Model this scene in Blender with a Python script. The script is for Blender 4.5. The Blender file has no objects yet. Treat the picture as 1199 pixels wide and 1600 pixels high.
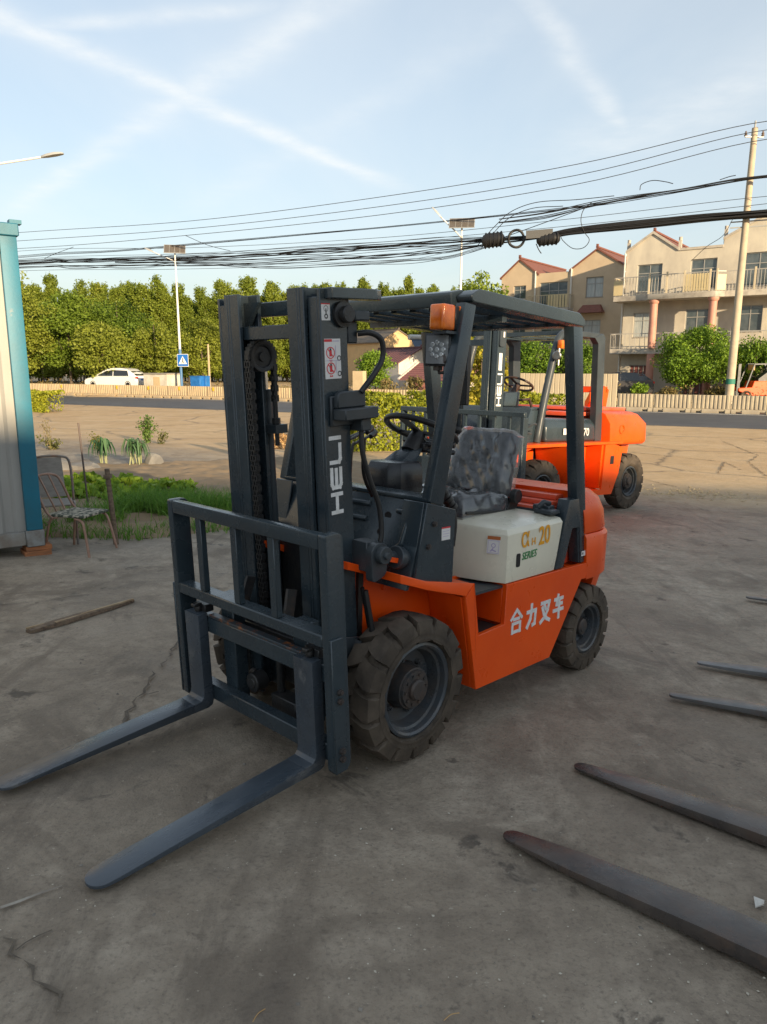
import bpy, bmesh, math, random
import numpy as np
from mathutils import Matrix, Vector
random.seed(7)
S = bpy.context.scene
COL = S.collection
PI = math.pi

# ------------------------------------------------------------------ camera
F, IW, IH, PITCH = 1158.14, 1199.0, 1600.0, math.atan(230 / 1158.14)
cp, sp = math.cos(PITCH), math.sin(PITCH)
A = np.array([[1, 0, 0], [0, -sp, cp], [0, -cp, -sp]])
NG = A @ np.array([.03120506, -.98633005, -.16180011])      # normal of the sloping yard
EYE = 1.67753 / NG[2]
ZR = EYE - 2.6                                              # level of the road
cam = bpy.data.cameras.new("camera")
cam.sensor_fit = 'VERTICAL'; cam.sensor_height = 36.0; cam.lens = 36.0 * F / IH
cam.clip_start = .05; cam.clip_end = 4000
camo = bpy.data.objects.new("camera", cam); COL.objects.link(camo)
camo.location = (0, 0, EYE); camo.rotation_euler = (PI / 2 - PITCH, 0, 0)
S.camera = camo

# ------------------------------------------------------------------ light
SUN_EL, SUN_AZ = math.radians(12), math.radians(30)         # azimuth: to the right of straight behind the viewer
SUN_STRENGTH, SKY_STRENGTH, EXPOSURE = 4.6, .15, .97
to_sun = Vector((math.sin(SUN_AZ) * math.cos(SUN_EL), -math.cos(SUN_AZ) * math.cos(SUN_EL), math.sin(SUN_EL)))
sl = bpy.data.lights.new("sun", 'SUN'); sl.energy = SUN_STRENGTH; sl.angle = math.radians(.6); sl.color = (1, .78, .50)
so = bpy.data.objects.new("sun", sl); COL.objects.link(so)
so.rotation_euler = to_sun.to_track_quat('Z', 'Y').to_euler(); so.location = (30, -30, 30)
wd = bpy.data.worlds.new("World"); S.world = wd; wd.use_nodes = True
wt = wd.node_tree; wt.nodes.clear()
def wn(t, **k):
    n = wt.nodes.new(t)
    for a, b in k.items(): setattr(n, a, b)
    return n
sky = wn('ShaderNodeTexSky', sky_type='NISHITA', sun_disc=False)
sky.sun_elevation = SUN_EL; sky.sun_rotation = PI - SUN_AZ
sky.air_density = 1.0; sky.dust_density = .5; sky.ozone_density = 1.3
def wmath(op, a, b=None, c=None, clamp=False):
    n = wn('ShaderNodeMath', operation=op); n.use_clamp = clamp
    for i, v in enumerate((a, b, c)):
        if v is None: continue
        if isinstance(v, (int, float)): n.inputs[i].default_value = v
        else: wt.links.new(v, n.inputs[i])
    return n.outputs[0]
tc = wn('ShaderNodeTexCoord'); sx = wn('ShaderNodeSeparateXYZ'); wt.links.new(tc.outputs['Generated'], sx.inputs[0])
zc = wmath('MAXIMUM', sx.outputs[2], .06)
px_, py_ = wmath('DIVIDE', sx.outputs[0], zc), wmath('DIVIDE', sx.outputs[1], zc)    # the cirrus lies on a flat layer high above
cmb = wn('ShaderNodeCombineXYZ'); wt.links.new(px_, cmb.inputs[0]); wt.links.new(py_, cmb.inputs[1])
def wnoise(vec, scale, detail=4, rough=.55, dist=0.):
    n = wn('ShaderNodeTexNoise'); n.inputs['Scale'].default_value = scale; n.inputs['Detail'].default_value = detail
    n.inputs['Roughness'].default_value = rough; n.inputs['Distortion'].default_value = dist
    wt.links.new(vec, n.inputs['Vector']); return n.outputs['Fac']
def layer(u, v):
    d = A @ np.array([(u - 599.5) / F, (v - 800) / F, 1.0]); return d[0] / d[2], d[1] / d[2]
wob = wnoise(cmb.outputs[0], 2.2, 3); brk = wnoise(cmb.outputs[0], 5.0, 5, .65)
def streak(p, q, width, amount, soft=1.0):
    (x0, y0), (x1, y1) = layer(*p), layer(*q)
    L = math.hypot(x1 - x0, y1 - y0); nx, ny = -(y1 - y0) / L, (x1 - x0) / L
    d = wmath('ADD', wmath('MULTIPLY', px_, nx), wmath('MULTIPLY_ADD', py_, ny, -(x0 * nx + y0 * ny)))
    d = wmath('ADD', d, wmath('MULTIPLY_ADD', wob, width * 1.6, -width * .8))
    g = wmath('DIVIDE', d, width); g = wmath('MULTIPLY', g, g)
    g = wmath('POWER', 2.718, wmath('MULTIPLY', g, -1.0))
    t = wmath('ADD', wmath('MULTIPLY', px_, -ny * -1), 0)   # along the streak
    along = wmath('ADD', wmath('MULTIPLY', px_, (x1 - x0) / L), wmath('MULTIPLY_ADD', py_, (y1 - y0) / L, -(x0 * (x1 - x0) + y0 * (y1 - y0)) / L))
    e0 = wmath('DIVIDE', wmath('ADD', along, L * .6), L * .6, clamp=True); e1 = wmath('DIVIDE', wmath('SUBTRACT', L * 1.15, along), L * .35, clamp=True)
    g = wmath('MULTIPLY', g, wmath('MULTIPLY', e0, e1))
    g = wmath('MULTIPLY', g, wmath('MULTIPLY_ADD', brk, 1.5, -.15, clamp=True))
    return wmath('MULTIPLY', g, amount)
cl = streak((0, 25), (600, 285), .085, .72)
for a in (((430, 60), (20, 330), .09, .5), ((862, 45), (985, 215), .05, .5), ((60, 40), (420, 12), .05, .5), ((700, 90), (300, 330), .12, .18), ((1199, 120), (900, 250), .25, .35)):
    cl = wmath('MAXIMUM', cl, streak(*a))
wide = wn('ShaderNodeMapping'); wide.inputs['Scale'].default_value = (.5, .16, 1); wide.inputs['Rotation'].default_value = (0, 0, .9)
wt.links.new(cmb.outputs[0], wide.inputs['Vector'])
veil = wmath('MULTIPLY_ADD', wnoise(wide.outputs[0], 1.6, 6, .6, .4), 1.9, -.72, clamp=True)
cl = wmath('ADD', cl, wmath('MULTIPLY', veil, .30), clamp=True)
# a thin even veil over the whole dome that thickens to haze all round the horizon
hz = wmath('POWER', 2.718, wmath('MULTIPLY', wmath('MAXIMUM', sx.outputs[2], 0.0), -9.0))
mix = wn('ShaderNodeMix', data_type='RGBA'); wt.links.new(wmath('MULTIPLY_ADD', hz, .36, .60), mix.inputs[0]); wt.links.new(sky.outputs[0], mix.inputs[6])
hzc = wn('ShaderNodeMix', data_type='RGBA'); wt.links.new(hz, hzc.inputs[0]); hzc.inputs[6].default_value = (2.20, 2.32, 2.36, 1); hzc.inputs[7].default_value = (1.50, 1.54, 1.50, 1)
wt.links.new(hzc.outputs[2], mix.inputs[7])
mix2 = wn('ShaderNodeMix', data_type='RGBA'); wt.links.new(cl, mix2.inputs[0]); wt.links.new(mix.outputs[2], mix2.inputs[6])
mix2.inputs[7].default_value = (3.5, 3.55, 3.5, 1); mix = mix2
bg = wn('ShaderNodeBackground'); bg.inputs[1].default_value = SKY_STRENGTH
wt.links.new(mix.outputs[2], bg.inputs[0])
wo = wn('ShaderNodeOutputWorld'); wt.links.new(bg.outputs[0], wo.inputs[0])
S.view_settings.view_transform = 'Standard'; S.view_settings.look = 'None'
S.view_settings.gamma = 1; S.view_settings.use_curve_mapping = False
S.view_settings.exposure = EXPOSURE
S.render.engine = 'CYCLES'
S.cycles.max_bounces = 6; S.cycles.transparent_max_bounces = 8

# ------------------------------------------------------------------ measuring helpers: a ray of the survey photograph to a point of the place
def ray(u, v): return A @ np.array([(u - 599.5) / F, (v - 800) / F, 1.0])
def W(u, v, depth):
    d = ray(u, v); return Vector(np.array([0, 0, EYE]) + d * (depth / d[1]))
def sst(a, b, x):
    t = min(1, max(0, (x - a) / (b - a))); return t * t * (3 - 2 * t)
def gz(x, y):
    q = .466 * x + .885 * y
    w = sst(12, 28, q)
    return -(NG[0] * x + NG[1] * y) / NG[2] * (1 - w) + ZR * w + .6 * sst(45, 47.5, q)
def onplane(u, v, P, N):
    d = Vector(ray(u, v)); e = Vector((0, 0, EYE)); N = Vector(N)
    return e + d * (N.dot(Vector(P) - e) / N.dot(d))

def G(u, v):
    d = ray(u, v); lo, hi = .5, 90.0                            # where that ray meets the ground
    k = lo
    while k < hi and EYE + d[2] * k > gz(d[0] * k, d[1] * k): k += .25
    lo, hi = k - .25, k
    for _ in range(30):
        m = (lo + hi) / 2
        if EYE + d[2] * m > gz(d[0] * m, d[1] * m): lo = m
        else: hi = m
    return Vector((d[0] * lo, d[1] * lo, gz(d[0] * lo, d[1] * lo)))
# ------------------------------------------------------------------ mesh builder
class MB:
    def __init__(s, M=None): s.bm = bmesh.new(); s.M = M
    def v(s, p):
        p = Vector(p)
        return s.bm.verts.new(s.M(p) if s.M else p)
    def f(s, vs):
        try: return s.bm.faces.new(vs)
        except ValueError: return None
    def hexa(s, p):                                        # 4 bottom, 4 top
        v = [s.v(q) for q in p]
        for i in ((0, 3, 2, 1), (4, 5, 6, 7), (0, 1, 5, 4), (1, 2, 6, 5), (2, 3, 7, 6), (3, 0, 4, 7)): s.f([v[j] for j in i])
        return s
    def box(s, x0, x1, y0, y1, z0, z1):
        return s.hexa([(x0, y0, z0), (x1, y0, z0), (x1, y1, z0), (x0, y1, z0), (x0, y0, z1), (x1, y0, z1), (x1, y1, z1), (x0, y1, z1)])
    def prism(s, pts, axis, a, b):
        def P(p, t): return {'X': (t, p[0], p[1]), 'Y': (p[0], t, p[1]), 'Z': (p[0], p[1], t)}[axis]
        r0 = [s.v(P(p, a)) for p in pts]; r1 = [s.v(P(p, b)) for p in pts]; n = len(pts)
        s.f(r0[::-1]); s.f(r1)
        for i in range(n): s.f([r0[i], r0[(i + 1) % n], r1[(i + 1) % n], r1[i]])
        return s
    def bar(s, p, q, w, h, up=(0, 0, 1), ext=0):
        p, q = Vector(p), Vector(q); d = (q - p).normalized(); up = Vector(up)
        side = d.cross(up).normalized(); u = side.cross(d)
        a, b = side * (w / 2), u * (h / 2); p = p - d * ext; q = q + d * ext
        return s.hexa([p - a - b, q - a - b, q + a - b, p + a - b, p - a + b, q - a + b, q + a + b, p + a + b])
    def tube(s, pts, r, n=8, closed=False):
        pts = [Vector(p) for p in pts]; m = len(pts); rings = []
        prev = None
        for i, p in enumerate(pts):
            if closed: d = pts[(i + 1) % m] - pts[i - 1]
            else: d = pts[min(i + 1, m - 1)] - pts[max(i - 1, 0)]
            d.normalize()
            if prev is None:
                ref = Vector((0, 0, 1)) if abs(d.z) < .9 else Vector((1, 0, 0)); a = d.cross(ref).normalized()
            else:
                a = (prev - d * prev.dot(d)).normalized()
            prev = a; b = d.cross(a); rr = r[i] if isinstance(r, (list, tuple)) else r
            rings.append([s.v(p + (a * math.cos(2 * PI * k / n) + b * math.sin(2 * PI * k / n)) * rr) for k in range(n)])
        for i in range(m if closed else m - 1):
            r0, r1 = rings[i], rings[(i + 1) % m]
            for k in range(n): s.f([r0[k], r0[(k + 1) % n], r1[(k + 1) % n], r1[k]])
        if not closed: s.f(rings[0][::-1]); s.f(rings[-1])
        return s
    def cyl(s, p, q, r, n=16, r2=None):
        return s.tube([p, q], [r, r if r2 is None else r2], n)
    def lathe(s, prof, o, ax, n=32, closed=False, a0=0., a1=2 * PI):       # prof: (radius, height along ax)
        o, ax = Vector(o), Vector(ax).normalized(); ref = Vector((0, 0, 1)) if abs(ax.z) < .9 else Vector((1, 0, 0))
        a = ax.cross(ref).normalized(); b = ax.cross(a); rings = []
        full = abs(a1 - a0 - 2 * PI) < 1e-6; cnt = n if full else n + 1
        for k in range(cnt):
            t = a0 + (a1 - a0) * k / n; d = a * math.cos(t) + b * math.sin(t)
            rings.append([s.v(o + d * r + ax * h) for r, h in prof])
        m = len(prof)
        for k in range(n):
            r0, r1 = rings[k], rings[(k + 1) % cnt]
            for i in range(m if closed else m - 1): s.f([r0[i], r0[(i + 1) % m], r1[(i + 1) % m], r1[i]])
        return s
    def loft(s, rings, cap=True):
        R = [[s.v(p) for p in r] for r in rings]; n = len(R[0])
        for a, b in zip(R, R[1:]):
            for k in range(n): s.f([a[k], a[(k + 1) % n], b[(k + 1) % n], b[k]])
        if cap: s.f(R[0][::-1]); s.f(R[-1])
        return s
    def build(s, name, mat, parent=None, bev=0., seg=1, smooth=38, label=None):
        bm = s.bm
        bmesh.ops.remove_doubles(bm, verts=bm.verts, dist=1e-6)
        bmesh.ops.recalc_face_normals(bm, faces=bm.faces)
        lim = math.radians(smooth)
        if bev:
            E = [e for e in bm.edges if len(e.link_faces) == 2 and e.calc_face_angle(0) > math.radians(30)]
            bmesh.ops.bevel(bm, geom=E, offset=bev, segments=seg, affect='EDGES', clamp_overlap=True, profile=.6)
        for f in bm.faces: f.smooth = True
        for e in bm.edges: e.smooth = len(e.link_faces) == 2 and e.calc_face_angle(0) < lim
        me = bpy.data.meshes.new(name); bm.to_mesh(me); bm.free()
        me.materials.append(mat)
        o = bpy.data.objects.new(name, me); COL.objects.link(o)
        if parent: o.parent = parent
        if label: o['label'] = label
        return o
def tag(o, label=None, cat=None, group=None, kind=None):
    for k, v in (('label', label), ('category', cat), ('group', group), ('kind', kind)):
        if v: o[k] = v
    return o
def thing(name, label, cat, M=None, group=None):
    o = bpy.data.objects.new(name, None); COL.objects.link(o); o.empty_display_size = .2
    if M is not None:
        o.matrix_world = M if isinstance(M, Matrix) else Matrix.Translation(M)
    return tag(o, label, cat, group)
def loc(p, rz=0, sc=1): return Matrix.Translation(p) @ Matrix.Rotation(rz, 4, 'Z') @ Matrix.Diagonal((sc, sc, sc, 1))
KIDS = {}
def copy_tree(root, M, label=None):
    r = root.copy(); COL.objects.link(r); r.matrix_world = M
    if label: r['label'] = label
    for ch in list(root.children):
        c = ch.copy(); COL.objects.link(c); c.parent = r
        for g in list(ch.children):
            d = g.copy(); COL.objects.link(d); d.parent = c
    return r
def round_poly(pts, r, n=4):
    out = []; m = len(pts)
    for i, p in enumerate(pts):
        rr = r[i] if isinstance(r, (list, tuple)) else r
        p = Vector(p); a = Vector(pts[i - 1]) - p; b = Vector(pts[(i + 1) % m]) - p
        if rr <= 0: out.append(tuple(p)); continue
        rr = min(rr, a.length * .45, b.length * .45); a = p + a.normalized() * rr; b = p + b.normalized() * rr
        for k in range(n + 1):
            t = k / n; out.append(tuple(a * (1 - t) ** 2 + p * 2 * t * (1 - t) + b * t * t))
    return out
def strokes(mb, glyph, org, ud, vd, nd, su, sv, w, th=.0015):
    """print strokes (flat letters) : glyph = list of polylines in unit cell"""
    org, ud, vd, nd = Vector(org), Vector(ud), Vector(vd), Vector(nd)
    lift = 0
    for pl in glyph:
        for (a, b), (c, d) in zip(pl, pl[1:]):
            P = org + ud * (a * su) + vd * (b * sv); Q = org + ud * (c * su) + vd * (d * sv)
            lift += 1
            o = nd * (th + .00012 * lift)
            mb.bar(P + o * .5, Q + o * .5, w, th + .00024 * lift, up=nd, ext=w * .5)

def curve(pts, n=5):
    """a smooth run through the points"""
    P = [Vector(p) for p in pts]; P = [P[0] * 2 - P[1]] + P + [P[-1] * 2 - P[-2]]; out = []
    for i in range(1, len(P) - 2):
        p0, p1, p2, p3 = P[i - 1:i + 3]
        for k in range(n):
            t = k / n; out.append(.5 * (2 * p1 + (p2 - p0) * t + (2 * p0 - 5 * p1 + 4 * p2 - p3) * t * t + (3 * p1 - p0 - 3 * p2 + p3) * t ** 3))
    return out + [P[-2]]
# ------------------------------------------------------------------ materials
def mat(name, col, rough=.5, metal=0., col2=None, nscale=3., nlo=.4, nhi=.65, bump=0., bscale=40., dust=None, dustamt=.5, rvar=0., spec=.5, coat=0., sub=None, rust=None, stretch=None):
    m = bpy.data.materials.new(name); m.use_nodes = True; t = m.node_tree; N, L = t.nodes, t.links
    b = N['Principled BSDF']
    b.inputs['Roughness'].default_value = rough; b.inputs['Metallic'].default_value = metal
    b.inputs['Specular IOR Level'].default_value = spec; b.inputs['Coat Weight'].default_value = coat
    b.inputs['Coat Roughness'].default_value = .15
    tc = N.new('ShaderNodeTexCoord'); vec = tc.outputs['Object']
    if stretch:
        mp = N.new('ShaderNodeMapping'); mp.inputs['Scale'].default_value = stretch; L.new(vec, mp.inputs['Vector']); vec = mp.outputs[0]
    def noise(sc, det=5, ro=.6):
        n = N.new('ShaderNodeTexNoise'); n.inputs['Scale'].default_value = sc; n.inputs['Detail'].default_value = det; n.inputs['Roughness'].default_value = ro
        L.new(vec, n.inputs['Vector']); return n.outputs['Fac']
    def rng(v, a, b2, c=0., d=1.):
        r = N.new('ShaderNodeMapRange'); L.new(v, r.inputs['Value'])
        for i, x in zip((1, 2, 3, 4), (a, b2, c, d)): r.inputs[i].default_value = x
        return r.outputs[0]
    def mixc(fac, ca, cb):
        x = N.new('ShaderNodeMix'); x.data_type = 'RGBA'; L.new(fac, x.inputs[0])
        for i, c in ((6, ca), (7, cb)):
            if isinstance(c, tuple): x.inputs[i].default_value = (*c, 1)
            else: L.new(c, x.inputs[i])
        return x.outputs[2]
    c = tuple(col)
    if col2: c = mixc(rng(noise(nscale), nlo, nhi), c, tuple(col2))
    if rust: c = mixc(rng(noise(rust[1], 8, .7), rust[2], rust[2] + .08), c, tuple(rust[0]))
    if dust:
        g = N.new('ShaderNodeNewGeometry'); sp_ = N.new('ShaderNodeSeparateXYZ'); L.new(g.outputs['Normal'], sp_.inputs[0])
        up = rng(sp_.outputs[2], .2, 1., .25, 1.); mu = N.new('ShaderNodeMath'); mu.operation = 'MULTIPLY'
        L.new(up, mu.inputs[0]); L.new(rng(noise(6, 7, .65), .35, .7, 0, dustamt), mu.inputs[1])
        c = mixc(mu.outputs[0], c, tuple(dust))
    if isinstance(c, tuple): b.inputs['Base Color'].default_value = (*c, 1)
    else: L.new(c, b.inputs['Base Color'])
    if rvar: L.new(rng(noise(9, 6), .3, .7, max(0, rough - rvar), min(1, rough + rvar)), b.inputs['Roughness'])
    if bump:
        bp = N.new('ShaderNodeBump'); bp.inputs['Strength'].default_value = bump; bp.inputs['Distance'].default_value = .01
        L.new(noise(bscale, 6, .6), bp.inputs['Height']); L.new(bp.outputs[0], b.inputs['Normal'])
    return m
def leafmat(name, c1, c2, trans=.35, c3=None):
    m = bpy.data.materials.new(name); m.use_nodes = True; t = m.node_tree; N, L = t.nodes, t.links
    b = N['Principled BSDF']; b.inputs['Roughness'].default_value = .55; b.inputs['Specular IOR Level'].default_value = .3
    g = N.new('ShaderNodeNewGeometry'); oi = N.new('ShaderNodeObjectInfo')
    a = N.new('ShaderNodeMath'); a.operation = 'MULTIPLY_ADD'; L.new(oi.outputs['Random'], a.inputs[0]); a.inputs[1].default_value = .35
    h = N.new('ShaderNodeMath'); h.operation = 'MULTIPLY'; L.new(g.outputs['Random Per Island'], h.inputs[0]); h.inputs[1].default_value = .65
    L.new(h.outputs[0], a.inputs[2])
    r = N.new('ShaderNodeValToRGB'); L.new(a.outputs[0], r.inputs[0])
    r.color_ramp.elements[0].color = (*c1, 1); r.color_ramp.elements[1].color = (*c2, 1); r.color_ramp.elements[0].position = .1; r.color_ramp.elements[1].position = .8
    if c3:
        e = r.color_ramp.elements.new(.97); e.color = (*c3, 1)
    L.new(r.outputs[0], b.inputs['Base Color'])
    tr = N.new('ShaderNodeBsdfTranslucent'); L.new(r.outputs[0], tr.inputs[0])
    mx = N.new('ShaderNodeMixShader'); mx.inputs[0].default_value = trans
    L.new(b.outputs[0], mx.inputs[1]); L.new(tr.outputs[0], mx.inputs[2]); L.new(mx.outputs[0], N['Material Output'].inputs[0])
    return m
SLATE = mat('slate_paint', (.031, .047, .058), .26, col2=(.024, .036, .046), nscale=2.5, bump=.08, bscale=70, dust=(.15, .14, .13), dustamt=.13, rvar=.10, spec=.6, rust=((.075, .085, .09), 22, .715))
FORKM = mat('worn_fork_paint', (.055, .072, .092), .30, col2=(.038, .048, .060), nscale=3, bump=.08, bscale=70, rust=((.12, .125, .13), 5, .58), rvar=.12, stretch=(.4, 1, 1), spec=.65)
SLATE2 = mat('slate_paint_matt', (.038, .050, .060), .42, col2=(.028, .037, .045), nscale=4, dust=(.2, .17, .14), dustamt=.2, rvar=.1)
BLACKM = mat('black_greasy_steel', (.018, .019, .021), .4, col2=(.03, .028, .026), nscale=12, bump=.3, bscale=60)
RUSTED = mat('rail_rust', (.034, .046, .056), .4, rust=((.30, .10, .03), 30, .52), bump=.2, bscale=60)
ORANGE = mat('orange_paint', (.86, .090, .003), .34, col2=(.76, .070, .003), nscale=2, bump=.04, bscale=60, dust=(.55, .24, .1), dustamt=.2, rvar=.10, spec=.38, rust=((.52, .12, .04), 17, .665))
REDTOP = mat('faded_orange_paint', (.74, .085, .03), .36, col2=(.76, .13, .07), nscale=3, rvar=.1, dust=(.6, .4, .33), dustamt=.35)
CREAM = mat('cream_paint', (.76, .72, .58), .30, col2=(.68, .65, .53), nscale=2.5, bump=.03, bscale=50, dust=(.45, .40, .32), dustamt=.2, rvar=.06, coat=.15)
RUBBER = mat('dusty_tyre', (.048, .039, .031), .75, col2=(.105, .083, .062), nscale=6, nlo=.35, nhi=.7, bump=.35, bscale=35, dust=(.17, .14, .11), dustamt=.5, spec=.25)
RUBBER2 = mat('black_rubber', (.014, .014, .015), .45, bump=.1, bscale=60)
RIM = mat('rim_paint', (.042, .056, .070), .33, col2=(.05, .05, .05), nscale=10, dust=(.16, .13, .11), dustamt=.5, rvar=.15)
HUBM = mat('hub_iron', (.032, .033, .035), .5, col2=(.07, .05, .04), nscale=18, bump=.3, bscale=50)
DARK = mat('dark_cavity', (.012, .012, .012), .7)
DASH = mat('black_plastic', (.02, .022, .026), .28, col2=(.03, .03, .033), nscale=3, rvar=.08)
WHITE = mat('white_print', (.75, .75, .75), .5, col2=(.62, .62, .6), nscale=30)
PAPER = mat('sticker_paper', (.70, .69, .68), .45)
REDP = mat('red_print', (.62, .03, .04), .5)
BLACKP = mat('black_print', (.02, .02, .022), .5)
YELP = mat('amber_print', (.80, .36, .01), .45)
GREENP = mat('green_print', (.02, .22, .06), .5)
ORP = mat('brown_print', (.45, .13, .03), .5)
PURP = mat('violet_print', (.42, .36, .55), .5)
AMBER = mat('amber_lens', (.75, .17, .01), .18, col2=(.55, .10, .005), nscale=25, coat=.5)
REDL = mat('red_lens', (.7, .02, .015), .2, coat=.5)
CHROME = mat('polished_rod', (.62, .62, .62), .15, 1.)
STEEL = mat('bare_steel', (.35, .35, .34), .4, 1., col2=(.25, .22, .2), nscale=15)
LED = mat('led_chip', (.72, .74, .75), .15, .6)
LENSG = mat('lamp_lens_glass', (.34, .35, .36), .10, .4, spec=.8)
VINYL = mat('seat_vinyl', (.018, .021, .027), .38, col2=(.028, .032, .040), nscale=8, bump=.2, bscale=30)
def film_mat():
    m = bpy.data.materials.new('clear_plastic_film'); m.use_nodes = True; t = m.node_tree; N, L = t.nodes, t.links
    b = N['Principled BSDF']; b.inputs['Base Color'].default_value = (.75, .78, .8, 1); b.inputs['Roughness'].default_value = .12
    b.inputs['Specular IOR Level'].default_value = .8
    tc = N.new('ShaderNodeTexCoord'); n = N.new('ShaderNodeTexNoise'); n.inputs['Scale'].default_value = 4; n.inputs['Detail'].default_value = 2.5; n.inputs['Distortion'].default_value = .6
    mp = N.new('ShaderNodeMapping'); mp.inputs['Scale'].default_value = (1.2, 2.6, .5); mp.inputs['Rotation'].default_value = (.35, 0, 0); L.new(tc.outputs['Object'], mp.inputs[0]); L.new(mp.outputs[0], n.inputs['Vector'])
    bp = N.new('ShaderNodeBump'); bp.inputs['Strength'].default_value = .4; bp.inputs['Distance'].default_value = .008; L.new(n.outputs['Fac'], bp.inputs['Height']); L.new(bp.outputs[0], b.inputs['Normal'])
    r = N.new('ShaderNodeMapRange'); L.new(n.outputs['Fac'], r.inputs[0]); r.inputs[1].default_value = .50; r.inputs[2].default_value = .78; r.inputs[3].default_value = .11; r.inputs[4].default_value = .19
    tr = N.new('ShaderNodeBsdfTransparent'); mx = N.new('ShaderNodeMixShader'); L.new(r.outputs[0], mx.inputs[0]); L.new(tr.outputs[0], mx.inputs[1]); L.new(b.outputs[0], mx.inputs[2])
    gl = N.new('ShaderNodeBsdfGlossy'); gl.inputs['Roughness'].default_value = .10; gl.inputs['Color'].default_value = (1, 1, 1, 1); L.new(bp.outputs[0], gl.inputs['Normal'])
    fr = N.new('ShaderNodeFresnel'); fr.inputs['IOR'].default_value = 1.5; L.new(bp.outputs[0], fr.inputs['Normal'])
    m2 = N.new('ShaderNodeMixShader'); L.new(fr.outputs[0], m2.inputs[0]); L.new(mx.outputs[0], m2.inputs[1]); L.new(gl.outputs[0], m2.inputs[2])
    L.new(m2.outputs[0], N['Material Output'].inputs[0]); return m
FILM = film_mat()
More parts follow.
